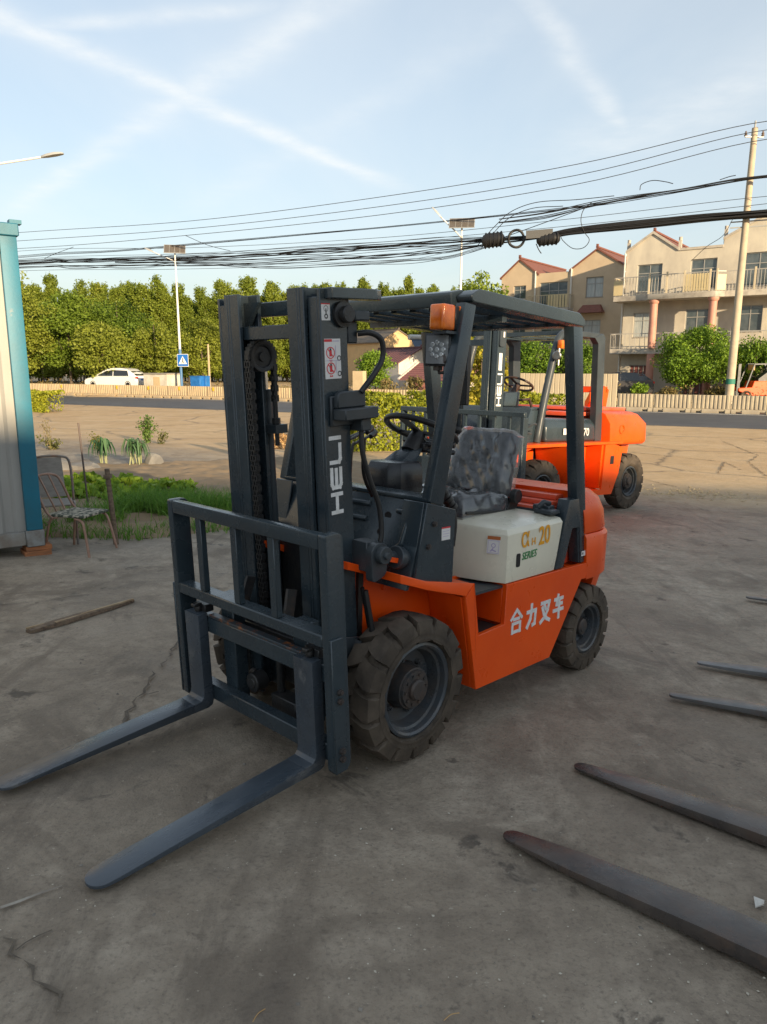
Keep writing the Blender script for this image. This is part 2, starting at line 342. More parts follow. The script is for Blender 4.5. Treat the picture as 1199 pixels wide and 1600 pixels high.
# ================================================================== large structure: ground, road
def grid_axis(segs):
    out = []
    for a, b, n in segs: out += [a + (b - a) * i / n for i in range(n)]
    return out + [segs[-1][1]]
def ground_mat():
    m = bpy.data.materials.new('yard_ground'); m.use_nodes = True; t = m.node_tree; N, L = t.nodes, t.links
    b = N['Principled BSDF']; b.inputs['Specular IOR Level'].default_value = .35
    tc = N.new('ShaderNodeTexCoord'); P = tc.outputs['Object']
    def noise(sc, det=5, ro=.6, dist=0., stretch=None, rot=0):
        v = P
        if stretch:
            mp = N.new('ShaderNodeMapping'); mp.inputs['Scale'].default_value = stretch; mp.inputs['Rotation'].default_value = (0, 0, rot); L.new(P, mp.inputs[0]); v = mp.outputs[0]
        n = N.new('ShaderNodeTexNoise'); n.inputs['Scale'].default_value = sc; n.inputs['Detail'].default_value = det; n.inputs['Roughness'].default_value = ro; n.inputs['Distortion'].default_value = dist
        L.new(v, n.inputs['Vector']); return n.outputs['Fac']
    def M(op, a, b2=None, c=None, clamp=False):
        n = N.new('ShaderNodeMath'); n.operation = op; n.use_clamp = clamp
        for i, x in enumerate((a, b2, c)):
            if x is None: continue
            if isinstance(x, (int, float)): n.inputs[i].default_value = x
            else: L.new(x, n.inputs[i])
        return n.outputs[0]
    def rng(v, a, b2, c=0., d=1., smooth=True):
        r = N.new('ShaderNodeMapRange'); L.new(v, r.inputs['Value']); r.interpolation_type = 'SMOOTHSTEP' if smooth else 'LINEAR'
        for i, x in zip((1, 2, 3, 4), (a, b2, c, d)): r.inputs[i].default_value = x
        return r.outputs[0]
    def mixc(fac, ca, cb):
        x = N.new('ShaderNodeMix'); x.data_type = 'RGBA'
        if isinstance(fac, float): x.inputs[0].default_value = fac
        else: L.new(fac, x.inputs[0])
        for i, c in ((6, ca), (7, cb)):
            if isinstance(c, tuple): x.inputs[i].default_value = (*c, 1)
            else: L.new(c, x.inputs[i])
        return x.outputs[2]
    big = noise(.5, 6, .6, .5); med = noise(1.9, 6, .62); fine = noise(14, 6, .7); grit = noise(90, 3, .6)
    yard = mixc(rng(big, .35, .65), (.235, .192, .145), (.345, .290, .222))
    yard = mixc(rng(med, .42, .72, 0, .85), yard, (.42, .36, .285))                              # worn dusty patches
    yard = mixc(rng(noise(1.1, 8, .66, .8), .50, .64, 0, .75), yard, (.155, .125, .095))         # damp earth
    yard = mixc(rng(noise(.75, 8, .70, 1.2, (1, .6, 1), .4), .55, .66, 0, .7), yard, (.115, .095, .075))
    yard = mixc(rng(noise(2.3, 6, .65, .5), .60, .67, 0, .85), yard, (.065, .056, .047))          # oil stains
    yard = mixc(rng(noise(6.5, 4, .55), .68, .74, 0, .75), yard, (.075, .063, .052))             # drips
    yard = mixc(rng(noise(1.6, 7, .68, .6, (1, .20, 1), .68), .54, .66, 0, .6), yard, (.125, .10, .078))   # tyre tracks
    yard = mixc(rng(noise(1.5, 7, .68, .6, (1, .16, 1), -.75), .57, .68, 0, .55), yard, (.44, .38, .30))
    yard = mixc(rng(noise(5, 7, .7), .42, .70, 0, .55), yard, (.16, .13, .10))
    yard = mixc(rng(fine, .38, .75, 0, .6), yard, (.19, .155, .118))
    yard = mixc(rng(noise(60, 4, .7), .48, .72, 0, .5), yard, (.11, .09, .072))                  # grit
    yard = mixc(rng(noise(38, 3, .6), .67, .74, 0, .5), yard, (.46, .41, .33))                  # pale crumbs
    lot = mixc(rng(big, .35, .65), (.50, .335, .175), (.58, .41, .23))
    lot = mixc(rng(med, .45, .7, 0, .6), lot, (.44, .305, .165))
    lot = mixc(rng(noise(.9, 6, .65, .6, (1, 4, 1), -.45), .55, .7, 0, .5), lot, (.34, .26, .175))
    lot = mixc(rng(fine, .4, .75, 0, .3), lot, (.33, .25, .16))
    sx = N.new('ShaderNodeSeparateXYZ'); L.new(P, sx.inputs[0])
    q = M('ADD', M('MULTIPLY', sx.outputs[0], .466), M('MULTIPLY', sx.outputs[1], .885))
    q = M('ADD', q, M('MULTIPLY_ADD', noise(.25, 5, .65), 9.0, -4.5))
    col = mixc(rng(q, 11.0, 18.0), yard, lot)
    # cracks of the old concrete
    mpn = N.new('ShaderNodeVectorMath'); mpn.operation = 'MULTIPLY_ADD'; nz = N.new('ShaderNodeTexNoise'); nz.inputs['Scale'].default_value = 1.6; nz.inputs['Detail'].default_value = 6; L.new(P, nz.inputs['Vector'])
    L.new(nz.outputs['Color'], mpn.inputs[0]); mpn.inputs[1].default_value = (.7, .7, 0); L.new(P, mpn.inputs[2])
    vo = N.new('ShaderNodeTexVoronoi'); vo.feature = 'DISTANCE_TO_EDGE'; vo.voronoi_dimensions = '2D'; vo.inputs['Scale'].default_value = .21; L.new(mpn.outputs[0], vo.inputs['Vector'])
    cr = rng(vo.outputs['Distance'], .0003, .0035, 1, 0); far = rng(q, 13, 17)
    cr = M('MULTIPLY', far, M('MULTIPLY', cr, rng(noise(.8, 4), .45, .55)))
    halo = M('MULTIPLY', M('MULTIPLY', far, .9), rng(vo.outputs['Distance'], .0, .03, 1, 0), M('MULTIPLY', rng(noise(.8, 5), .48, .62, 0, .5), 1.0))
    col = mixc(M('MULTIPLY', halo, .6), col, (.13, .105, .08)); col = mixc(M('MULTIPLY', cr, .35), col, (.06, .05, .04))
    L.new(col, b.inputs['Base Color'])
    L.new(rng(med, .3, .7, .62, .92), b.inputs['Roughness'])
    h = M('ADD', M('MULTIPLY', fine, .45), M('ADD', M('MULTIPLY', grit, .16), M('MULTIPLY_ADD', med, 1.1, M('MULTIPLY', cr, -1.2))))
    bp = N.new('ShaderNodeBump'); bp.inputs['Strength'].default_value = .75; bp.inputs['Distance'].default_value = .03; L.new(h, bp.inputs['Height']); L.new(bp.outputs[0], b.inputs['Normal'])
    return m
xs = grid_axis([(-1500, -120, 6), (-120, -40, 12), (-40, -8, 40), (-8, 8, 96), (8, 40, 40), (40, 120, 12), (120, 1500, 6)])
ys = grid_axis([(-1500, -60, 6), (-60, -4, 16), (-4, 12, 96), (12, 60, 110), (60, 120, 12), (120, 2500, 8)])
rs = random.Random(3)
verts = []
for y in ys:
    for x in xs:
        z = gz(x, y)
        if -9 < x < 9 and -3 < y < 14: z += .006 * math.sin(x * 2.1 + 1.3 * math.sin(y * 1.7)) * math.cos(y * 1.9 + x) + rs.uniform(-.0015, .0015)
        verts.append((x, y, z))
nx = len(xs)
faces = [(j * nx + i, j * nx + i + 1, (j + 1) * nx + i + 1, (j + 1) * nx + i) for j in range(len(ys) - 1) for i in range(nx - 1)]
me = bpy.data.meshes.new('ground'); me.from_pydata(verts, [], faces); me.materials.append(ground_mat())
for p in me.polygons: p.use_smooth = True
ground = bpy.data.objects.new('ground', me); COL.objects.link(ground); ground['kind'] = 'structure'

RD = Vector((.885, -.466, 0)); RN = Vector((.466, .885, 0))        # along and across the road
def rp(along, q, z=0): return RD * along + RN * q + Vector((0, 0, z))
ASPH = mat('asphalt', (.062, .066, .076), .75, col2=(.085, .088, .096), nscale=.6, bump=.2, bscale=30)
road = MB()
for i in range(-30, 30):
    a, b = i * 5, i * 5 + 5
    road.hexa([rp(a, 34.2, ZR - .1), rp(b, 34.2, ZR - .1), rp(b, 44.6, ZR - .1), rp(a, 44.6, ZR - .1), rp(a, 34.2, ZR + .03), rp(b, 34.2, ZR + .03), rp(b, 44.6, ZR + .05), rp(a, 44.6, ZR + .05)])
road.build('road', ASPH)['kind'] = 'structure'
PAINT = mat('road_paint', (.55, .54, .5), .7, col2=(.35, .34, .32), nscale=3)
rm = MB(); rm.hexa([rp(-120, 43.1, ZR + .03), rp(120, 43.1, ZR + .03), rp(120, 43.25, ZR + .03), rp(-120, 43.25, ZR + .03), rp(-120, 43.1, ZR + .056), rp(120, 43.1, ZR + .056), rp(120, 43.25, ZR + .056), rp(-120, 43.25, ZR + .056)])
rm.build('road_edge_line', PAINT)['kind'] = 'structure'

# ------------------------------------------------------------------ unseen hall added behind the viewer, sized so its shade covers the yard
WALLM = mat('shade_hall_wall', (.42, .42, .40), .7, col2=(.34, .33, .31), nscale=.8)
ROOFM = mat('sheet_roof', (.18, .2, .24), .5, col2=(.14, .15, .17), nscale=1)
ws = thing('shade_hall', 'tall pale hall behind the viewer, unseen, added to shade the yard', 'building', Vector((22, -28, 0)))
WX0, WX1, WH = -19, 22, 9.6
MB().box(WX0, WX1, -14, 0, -2.5, WH).build('wall', WALLM, ws)
MB().prism([(-14.6, WH), (.5, WH), (-7, WH + 1.0)], 'X', WX0 - .4, WX1 + .4).build('roof', ROOFM, ws)
for i in range(4): MB().box(WX0 + 3 + i * 9, WX0 + 7 + i * 9, .01, .06, -.5, 4.2).build('roller_door', ROOFM, ws)
# ================================================================== the 2 t forklift
def pose(R, t):
    Rw = A @ np.array(R); tw = A @ np.array(t) + np.array([0, 0, EYE])
    M = Matrix.Identity(4)
    for i in range(3):
        for j in range(3): M[i][j] = Rw[i][j]
        M[i][3] = tw[i]
    return M
M1 = pose([[-.69353, .71975, .03121], [.0952, .1345, -.98633], [-.7141, -.68108, -.1618]], [-.26858, 1.06614, 3.81692])
FL = thing('forklift', 'nearest forklift, orange and slate grey with cream hood, forks lowered towards the viewer', 'forklift', M1, 'orange counterbalance forklifts')
def mirror(f):
    for s in (1, -1): f(s)

# ---- wheels
def wheel(parent, x, y, r, rimr, width, side, lugs, bolts, name='wheel', hubr=.085, hubout=.06, hubn=10, steer=False):
    """pneumatic tyre with chunky lugs, dished rim, hub and bolts; side = +1 outer face towards +Y"""
    o = Vector((x, y, r)); ax = (0, side, 0); h = width / 2; rt = r - .028
    tyre = MB()
    prof = [(rimr + .004, -h * .62), (rimr + .03, -h * .86), (rt - (rt - rimr) * .42, -h), (rt - .035, -h * .93), (rt - .008, -h * .78), (rt, -h * .4), (rt, h * .4), (rt - .008, h * .78), (rt - .035, h * .93),
            (rt - .055, h * .965), (rt - .060, h * .985), (rt - .066, h * .97), (rt - (rt - rimr) * .42, h), (rt - (rt - rimr) * .62, h * .985), (rt - (rt - rimr) * .64, h * 1.0), (rt - (rt - rimr) * .70, h * .985), (rimr + .03, h * .86), (rimr + .004, h * .62)]
    tyre.lathe(prof, o, ax, 56, closed=True)
    t = tyre.build('tyre', RUBBER, parent, smooth=50)
    lug = MB()                                             # herringbone blocks running over the shoulder
    n = lugs
    for k in range(n):
        for sd in (1, -1):
            a0 = 2 * PI * (k + (.0 if sd > 0 else .5)) / n; wa = 2 * PI / n * .43
            rows = []
            for (ww, rr, sh, wid) in ((-.06, .0, .22, .96), (.26, .0, .08, 1.0), (.62, -.001, -.02, 1.04), (.88, -.010, -.04, 1.04), (.985, -.048, -.05, .94)):
                ang = a0 + sh * 2 * PI / n; w2 = wa * wid
                row = []
                for q, rad in ((-w2, rt - .03 + rr), (-w2 * .86, r + rr), (w2 * .86, r + rr), (w2, rt - .03 + rr)):
                    t_ = ang + q; d = Vector((math.cos(t_), 0, math.sin(t_)))
                    row.append(o + d * rad + Vector((0, sd * ww * h, 0)))
                rows.append(row)
            lug.loft(rows)
    lug.build('tread', RUBBER, t, smooth=22)
    rim = MB()
    rim.lathe([(rimr + .012, h * .70), (rimr + .016, h * .84), (rimr + .004, h * .88), (rimr - .006, h * .80), (rimr - .010, h * .55), (rimr - .022, h * .50), (rimr - .028, h * .2), (rimr - .034, -h * .05),
               (rimr * .62, -h * .12), (hubr * 1.15, -h * .12), (hubr * 1.1, -h * .3), (rimr - .02, -h * .3), (rimr + .006, -h * .7)], o, ax, 40)
    ro = rim.build('rim', RIM, parent, smooth=35)
    hub = MB(); O = lambda d: o + Vector((0, side * d, 0))
    if steer:
        hub.lathe([(.0, h * .55), (hubr * .5, h * .55), (hubr * .55, h * .50), (hubr * .72, h * .50), (hubr * .8, h * .46), (hubr * .95, -h * .1), (hubr * 1.2, -h * .12)], o, ax, 24)
    else:
        hub.lathe([(.0, h * .98), (hubr * .42, h * .96), (hubr * .5, h * .86), (hubr * .5, h * .74), (hubr * .88, h * .72), (hubr * .92, h * .60), (hubr * 1.0, h * .58), (hubr * 1.12, -h * .12)], o, ax, 24)
        for k in range(hubn):
            a = 2 * PI * k / hubn; c = o + Vector((math.cos(a) * hubr * .7, side * h * .72, math.sin(a) * hubr * .7))
            hub.cyl(c, c + Vector((0, side * .008, 0)), .0075, 6)
    hub.build('hub', HUBM, parent, smooth=35)
    nb = MB()
    for k in range(bolts):
        a = 2 * PI * (k + .3) / bolts; rb = (rimr * .62 + hubr * 1.1) / 2 + .012; c = o + Vector((math.cos(a) * rb, -side * h * .12, math.sin(a) * rb))
        nb.cyl(c, c + Vector((0, side * .022, 0)), .013, 6); nb.cyl(c, c + Vector((0, side * .034, 0)), .007, 8)
    nb.build('wheel_nuts', HUBM, ro)
def wheel_part(root, *a, **k):
    w = bpy.data.objects.new('wheel', None); COL.objects.link(w); w.parent = root
    wheel(w, *a, **k); return w
# one level only: the wheel is an Empty part, its tyre/rim/hub are sub-parts (tread and nuts joined into them)
def join_children(w):
    for c in list(w.children):
        for g in list(c.children):
            bm = bmesh.new(); bm.from_mesh(c.data); bm.from_mesh(g.data)
            bm.to_mesh(c.data); bm.free(); bpy.data.objects.remove(g)
for sd in (1, -1):
    w = wheel_part(FL, 0, sd * .488, .338, .205, .205, sd, 15, 6, hubr=.098); join_children(w)
    w = wheel_part(FL, -1.637, sd * .465, .270, .140, .165, sd, 17, 5, hubr=.062, steer=True); join_children(w)

# ---- body
def side_mirror(mb, s, fn): fn(mb, s)
body = MB()
for s in (1, -1):
    P = lambda y: s * y
    skirt = [(-.345, .705), (-.405, .765), (-.466, .49), (-.686, .50), (-.690, .712), (-1.52, .706), (-1.515, .612), (-1.462, .612), (-1.158, .205), (-.464, .205)]
    body.prism(skirt, 'Y', P(.535), P(.562))
    for a, b in (((-.405, .765), (-.466, .49)), ((-.686, .50), (-.690, .712))):       # step recess cheeks
        dx = .012 if a[0] > -.5 else -.012
        body.hexa([(a[0], P(.30), a[1]), (a[0] + dx, P(.30), a[1]), (a[0] + dx, P(.534), a[1]), (a[0], P(.534), a[1]), (b[0], P(.30), b[1]), (b[0] + dx, P(.30), b[1]), (b[0] + dx, P(.534), b[1]), (b[0], P(.534), b[1])])
    body.box(-.72, -.43, min(P(.288), P(.30)), max(P(.288), P(.30)), .45, .72)
    # wheel arch: rear wall, inner wall, fender top with folded lip
    body.hexa([(-.352, P(.32), .705), (-.338, P(.32), .705), (-.338, P(.534), .705), (-.352, P(.534), .705), (-.478, P(.32), .207), (-.462, P(.32), .207), (-.462, P(.534), .207), (-.478, P(.534), .207)])
    body.prism([(-.46, .22), (.10, .22), (.26, .60), (.30, .90), (.1, .90), (-.34, .74)], 'Y', P(.30), P(.318))
    top = [(-.405, .765), (-.345, .712), (-.05, .795), (.13, .856), (.13, .895), (-.05, .835)]
    body.prism(top, 'Y', P(.20), P(.562))
    body.prism([(.13, .858), (.29, .91), (.29, .945), (.13, .893)], 'Y', P(.20), P(.40))
    body.prism([(-1.162, .215), (-1.462, .6), (-1.475, .6), (-1.18, .215)], 'Y', P(.3), P(.534))   # rear arch wall
    body.prism([(-1.52, .60), (-1.40, .60), (-1.40, .69), (-1.52, .69)], 'Y', P(.25), P(.533))
body.box(-1.45, -.74, -.286, .286, .24, .66)
b_o = body.build('body', ORANGE, FL, bev=.004)
for x, z in ((.26, .72), (.25, .66), (.12, .80), (-.02, .765)):
    q = Vector((x, .3185, z)); MB().cyl(q, q + Vector((0, .012, 0)), .014, 6).build('bolt', ORANGE, b_o)
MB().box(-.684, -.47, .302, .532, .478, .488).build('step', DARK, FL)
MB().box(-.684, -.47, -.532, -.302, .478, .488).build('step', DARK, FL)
MB().box(-.70, -.42, .29, .533, .690, .704).build('floor_edge', SLATE2, FL)
fp = MB().box(-.73, -.02, -.53, .287, .66, .685)
fp.build('floor_plate', SLATE2, FL)
ax_ = MB().cyl((0, -.38, .338), (0, .38, .338), .085, 16); ax_.box(-.1, .1, -.2, .2, .22, .45); ax_.build('drive_axle', BLACKM, FL)
ax_ = MB().box(-1.69, -1.58, -.4, .4, .20, .33); ax_.build('steer_axle', BLACKM, FL)
MB().box(-1.35, -.3, -.28, .28, .22, .6).build('engine_block', BLACKM, FL)

# ---- counterweight
def cw_ring(z, xr, yh, xf=-1.50, rc=.30, n=9):
    out = [(xf, -yh, z)]
    for sgn in (-1, 1):
        seq = range(n + 1)
        for k in seq:
            t = k / n * PI / 2
            if sgn < 0: out.append((xr + rc - rc * math.sin(t), -(yh - rc * .62) - rc * .62 * math.cos(t), z))
            else: out.append((xr + rc - rc * math.cos(t), (yh - rc * .62) + rc * .62 * math.sin(t), z))
    out.append((xf, yh, z)); return out
cw = MB()
cw.loft([cw_ring(.30, -1.86, .40, -1.74, .1), cw_ring(.44, -1.90, .46, -1.74, .12), cw_ring(.592, -1.915, .50, -1.74, .14)])
cw.loft([cw_ring(.600, -1.925, .556, -1.528), cw_ring(.612, -1.935, .562, -1.52), cw_ring(.855, -1.935, .562, -1.488), cw_ring(.876, -1.92, .55, -1.485)])
cw.loft([cw_ring(.880, -1.905, .545, -1.484), cw_ring(.896, -1.912, .552, -1.482), cw_ring(1.00, -1.885, .550, -1.46), cw_ring(1.075, -1.84, .535, -1.44), cw_ring(1.118, -1.77, .50, -1.43, .26), cw_ring(1.132, -1.70, .45, -1.42, .22)])
cwo = cw.build('counterweight', ORANGE, FL, smooth=32)
top = MB()
top.box(-1.46, -1.235, -.53, .44, .93, 1.045); top.box(-1.46, -1.30, -.52, .43, 1.047, 1.075); top.box(-1.47, -1.35, -.52, .42, 1.077, 1.108)
top.box(-1.46, -1.22, -.535, .47, .70, .928)
top.build('rear_cover', REDTOP, FL, bev=.008, seg=2)
# ---- hood
hd = MB()
def hood_ring(z, g):
    return [(-.655 + g * .4, -.52 + g, z), (-.66 + g * .4, .20, z), (-.640 + g * .5, .43 - g * .4, z), (-.682 - g * .3, .556 - g, z), (-1.155 - .27 * (z - .71), .556 - g, z), (-1.155 - .27 * (z - .71), -.52 + g, z)]
r0 = [(-.585, -.52, .716), (-.590, .26, .716), (-.632, .433, .716), (-.682, .556, .716), (-1.150, .556, .716), (-1.150, -.52, .716)]
r1 = [(-.610, -.52, .80), (-.615, .255, .80), (-.638, .432, .80), (-.682, .557, .80), (-1.172, .557, .80), (-1.172, -.52, .80)]
r2 = [(-.668, -.52, .965), (-.672, .21, .965), (-.655, .428, .965), (-.684, .553, .968), (-1.214, .555, .985), (-1.214, -.52, .985)]
r3 = [(-.680, -.515, .985), (-.684, .205, .988), (-.670, .420, .992), (-.696, .535, .992), (-1.216, .535, 1.006), (-1.216, -.51, 1.006)]
r4 = [(-.72, -.4, 1.004), (-.72, .18, 1.006), (-.72, .36, 1.01), (-.74, .44, 1.01), (-1.21, .44, 1.02), (-1.21, -.4, 1.02)]
hd.loft([r0, r1, r2, r3, r4]); hd.build('hood', CREAM, FL, bev=.004, seg=2, smooth=25)
bezel = MB().prism(round_poly([(-.765, .79), (-.802, .79), (-.802, .862), (-.765, .862)], .012), 'Y', .5575, .5592)
bezel.build('hood_latch', DARK, FL)
# print on the hood
def text_obj(txt, size, M, material, parent, name='lettering', bold=0., shear=0., sx=1.):
    cu = bpy.data.curves.new(name, 'FONT'); cu.body = txt; cu.size = size; cu.extrude = .0006; cu.offset = bold; cu.shear = shear; cu.resolution_u = 4
    tmp = bpy.data.objects.new('tmp_text', cu); COL.objects.link(tmp)
    me = bpy.data.meshes.new_from_object(tmp.evaluated_get(bpy.context.evaluated_depsgraph_get())); bpy.data.objects.remove(tmp); bpy.data.curves.remove(cu)
    me.transform(M @ Matrix.Diagonal((sx, 1, 1, 1))); me.name = name; me.materials.clear(); me.materials.append(material)
    o = bpy.data.objects.new(name, me); COL.objects.link(o); o.parent = parent; return o
def on_left(x, y, z, slope=0.):      # text plane on a left flank: reads towards the rear
    return Matrix(((-1, 0, 0, x), (0, 0, 1, y), (0, 1, 0, z), (0, 0, 0, 1))) @ Matrix.Rotation(slope, 4, 'Z')
text_obj('α', .150, on_left(-.802, .5588, .888, .03), YELP, FL, bold=.0004, sx=.82)
text_obj('H', .056, on_left(-.902, .5588, .891, .03), YELP, FL, bold=.0004)
text_obj('20', .142, on_left(-.972, .5588, .884, .03), YELP, FL, bold=.0022, sx=.80)
text_obj('SERIES', .056, on_left(-.815, .5588, .822, .03), GREENP, FL, bold=.0005, shear=.25, sx=.9)
# big characters on the skirt, stroked by hand
G_HE = [[(.5, .98), (.04, .62)], [(.5, .98), (.96, .62)], [(.28, .60), (.72, .60)], [(.16, .42), (.84, .42)], [(.16, .42), (.16, .04)], [(.84, .42), (.84, .04)], [(.16, .06), (.84, .06)]]
G_LI = [[(.10, .70), (.86, .70), (.82, .12), (.64, .08)], [(.46, .97), (.46, .70), (.38, .36), (.12, .05)]]
G_CHA = [[(.10, .88), (.86, .88), (.72, .50), (.46, .22), (.08, .04)], [(.20, .66), (.40, .34), (.66, .14), (.92, .04)], [(.42, .72), (.50, .60)]]
G_CHE = [[(.12, .84), (.88, .84)], [(.42, 1.0), (.30, .60), (.84, .60)], [(.05, .34), (.95, .34)], [(.56, .70), (.56, .0)]]
ch = MB()
for i, g in enumerate((G_HE, G_LI, G_CHA, G_CHE)):
    strokes(ch, g, (-.742 - i * .138 - (.008 if i else 0), .5625, .432 + i * .0005), (-1, 0, 0), (0, 0, 1), (0, 1, 0), .104, .128, .021 if i else .017, .0016)
ch.build('characters', WHITE, FL)
def sticker(parent, org, u, v, n, w, h, deco, base=PAPER, name='sticker'):
    """flat label: org = lower left corner, u/v axes, n outward; deco = [(mat, x0, y0, x1, y1)]"""
    org, u, v, n = map(Vector, (org, u, v, n))
    def q(mb, x0, y0, x1, y1, d):
        pts = [org + u * a + v * b for a, b in ((x0, y0), (x1, y0), (x1, y1), (x0, y1))]
        mb.hexa([p + n * .0002 for p in pts] + [p + n * d for p in pts])
    m = MB(); q(m, 0, 0, w, h, .001); o = m.build(name, base, parent)
    by = {}
    for i, (ma, kind, *a) in enumerate(deco):
        mb = by.setdefault(ma.name, (MB(), ma))[0]
        if kind == 'r': q(mb, *a, .0014 + .00005 * i)
        elif kind == 'ring':
            cx, cy, r, t = a; c = org + u * cx + v * cy + n * (.0014 + .00005 * i); N_ = 20
            pts = [[c + (u * math.cos(2 * PI * k / N_) + v * math.sin(2 * PI * k / N_)) * rr for k in range(N_)] for rr in (r, r - t)]
            vs = [[mb.v(p) for p in ring] for ring in pts]
            for k in range(N_): mb.f([vs[0][k], vs[0][(k + 1) % N_], vs[1][(k + 1) % N_], vs[1][k]])
        elif kind == 'l':
            x0, y0, x1, y1, t = a; c = n * (.0014 + .00005 * i)
            mb.bar(org + u * x0 + v * y0 + c, org + u * x1 + v * y1 + c, t, .0003, up=n)
    for mb, ma in by.values(): mb.build('print', ma, o)
    return o
# notice on the hood corner, tag on the pillar plate
cu_ = Vector((-.682, .556, 0)) - Vector((-.632, .433, 0)); cu_.normalize(); cn_ = Vector((cu_.y, -cu_.x, 0))
sticker(FL, Vector((-.6462, .452, .865)) + cn_ * .0035, cu_, (-.06, 0, 1), cn_, .068, .092, [(ORP, 'r', 0, .074, .068, .092), (PURP, 'r', .005, .004, .063, .070), (PAPER, 'r', .007, .006, .061, .068), (PURP, 'ring', .034, .044, .012, .004), (PURP, 'l', .034, .03, .02, .012, .006), (PURP, 'l', .03, .02, .05, .014, .006)])

# ---- overhead guard
for s in (1, -1):
    y0, y1 = sorted((s * .47, s * .545))
    MB().prism([(-.262, 2.078), (-.342, 2.072), (-.168, 1.165), (-.075, 1.19)], 'Y', *sorted((s * .484, s * .540))).build('front_post', SLATE, FL, bev=.007, seg=2)
    MB().prism([(-1.200, 2.05), (-1.298, 2.05), (-1.352, 1.74), (-1.540, .712), (-1.44, .712), (-1.300, 1.50)], 'Y', *sorted((s * .482, s * .545))).build('rear_post', SLATE, FL, bev=.007, seg=2)
    MB().prism([(-1.170, .712), (-1.262, .712), (-1.335, .93), (-1.415, .93), (-1.452, .712), (-1.50, .712), (-1.385, 1.10), (-1.282, 1.10)], 'Y', y0 + .006, y1 + .006).build('post_foot', SLATE, FL, bev=.005, seg=2)
    y0, y1 = sorted((s * .462, s * .552))
    MB().prism(round_poly([(-.300, 2.082), (-.285, 2.110), (-.345, 2.143), (-1.25, 2.122), (-1.31, 2.088), (-1.305, 2.055)], .02), 'Y', y0, y1).build('guard_rail', SLATE, FL, bev=.004)
MB().prism(round_poly([(-.262, 2.06), (-.252, 2.125), (-.345, 2.147), (-.365, 2.08)], .012), 'Y', -.460, .460).build('guard_rail', SLATE, FL, bev=.004)
MB().prism([(-1.19, 2.05), (-1.19, 2.12), (-1.30, 2.11), (-1.30, 2.05)], 'Y', -.460, .460).build('guard_rail', SLATE, FL, bev=.004)
for i in range(7):
    y = -.378 + i * .126
    MB().box(-1.188, -.367, y - .02, y + .02, 2.062, 2.104).build('guard_slat', SLATE, FL, bev=.003)
MB().box(-.70, -.66, -.459, .459, 2.030, 2.060).build('guard_crossbar', SLATE, FL)
MB().box(-1.30, -1.22, -.459, .459, .98, 1.03).build('guard_crossbar', SLATE, FL)
for s in (1, -1):                                            # plates the front posts stand on
    y0, y1 = sorted((s * .525, s * .540))
    pl = MB().prism([(-.055, 1.19), (-.262, 1.142), (-.262, .772), (.012, .845)], 'Y', y0, y1)
    pl.hexa([(-.06, s * .40, 1.19), (-.05, s * .40, 1.19), (-.05, s * .524, 1.19), (-.06, s * .524, 1.19), (.002, s * .40, .845), (.012, s * .40, .845), (.012, s * .524, .845), (.002, s * .524, .845)])
    po = pl.build('post_plate', SLATE, FL, bev=.003)
    for z in (1.09, .99):
        bt = MB(); q = Vector((-.105 + (1.09 - z) * .35, s * .541, z)); bt.cyl(q, q + Vector((0, s * .012, 0)), .013, 6); bt.cyl(q, q + Vector((0, s * .016, 0)), .007, 8); bt.build('bolt', HUBM, po)
sticker(FL, (-.165, .5405, 1.005), (-1, 0, .0), (.05, 0, 1), (0, 1, 0), .062, .062, [(REDP, 'r', 0, .055, .062, .062), (PURP, 'l', .008, .042, .054, .042, .002), (PURP, 'l', .008, .03, .054, .03, .002), (PURP, 'l', .008, .018, .05, .018, .002)])
sticker(FL, (-1.455, .5535, .752), (-1, 0, 0), (0, 0, 1), (0, 1, 0), .05, .03, [(BLACKP, 'l', .008, .015, .02, .015, .014)])
cl_ = MB().box(-1.262, -1.20, .36, .47, 1.022, 1.062); cl_.box(-1.24, -1.15, .40, .52, 1.021, 1.045); cl_.tube([(-1.16, .42, 1.05), (-1.19, .44, 1.085), (-1.24, .45, 1.07)], .016, 8); cl_.build('hood_clamp', SLATE2, FL, bev=.005)
tl = MB().box(-1.46, -1.42, -.50, -.44, 1.24, 1.45); tlo = tl.build('tail_lamp', SLATE2, FL)
MB().box(-1.475, -1.415, -.438, -.365, 1.34, 1.445).build('lens', REDL, tlo, bev=.006); MB().box(-1.475, -1.415, -.438, -.365, 1.255, 1.337).build('lens', AMBER, tlo, bev=.006)

# ---- lamps on the left front post
ind = MB().box(-.27, -.16, .44, .52, 1.935, 1.947); ind.cyl((-.21, .475, 1.93), (-.21, .475, 1.95), .012, 8); io = ind.build('indicator_lamp', SLATE2, FL)
def tilt(c, a):
    c = Vector(c); Rm = Matrix.Rotation(a, 3, 'Z')
    return lambda p: c + Rm @ Vector(p)
MB().box(-.222, -.135, .436, .520, 1.950, 2.062).build('amber_lens', AMBER, io, bev=.014, seg=3)
MB().box(-.252, -.223, .440, .516, 1.954, 2.058).build('housing', DASH, io, bev=.004)
MB().box(-.285, -.253, .436, .520, 1.950, 2.062).build('amber_lens', AMBER, io, bev=.010, seg=2)
T = tilt((-.205, .435, 1.868), .25)
wl = MB(T).box(-.045, .0, -.066, .066, -.074, .074); wl.box(-.075, -.046, -.05, .05, -.055, .055); wo_ = wl.build('work_lamp', DASH, FL, bev=.008, seg=2)
MB(T).box(.0005, .006, -.055, .055, -.063, .063).build('lens', LENSG, wo_)
ld = MB(T)
for k in range(9):
    a = k * PI * 2 / 8; r = .032 if k < 8 else 0; c = Vector((.0062, math.cos(a) * r, math.sin(a) * r)); ld.cyl(c, c + Vector((.004, 0, 0)), .011, 10, .008)
ld.build('led', LED, wo_)
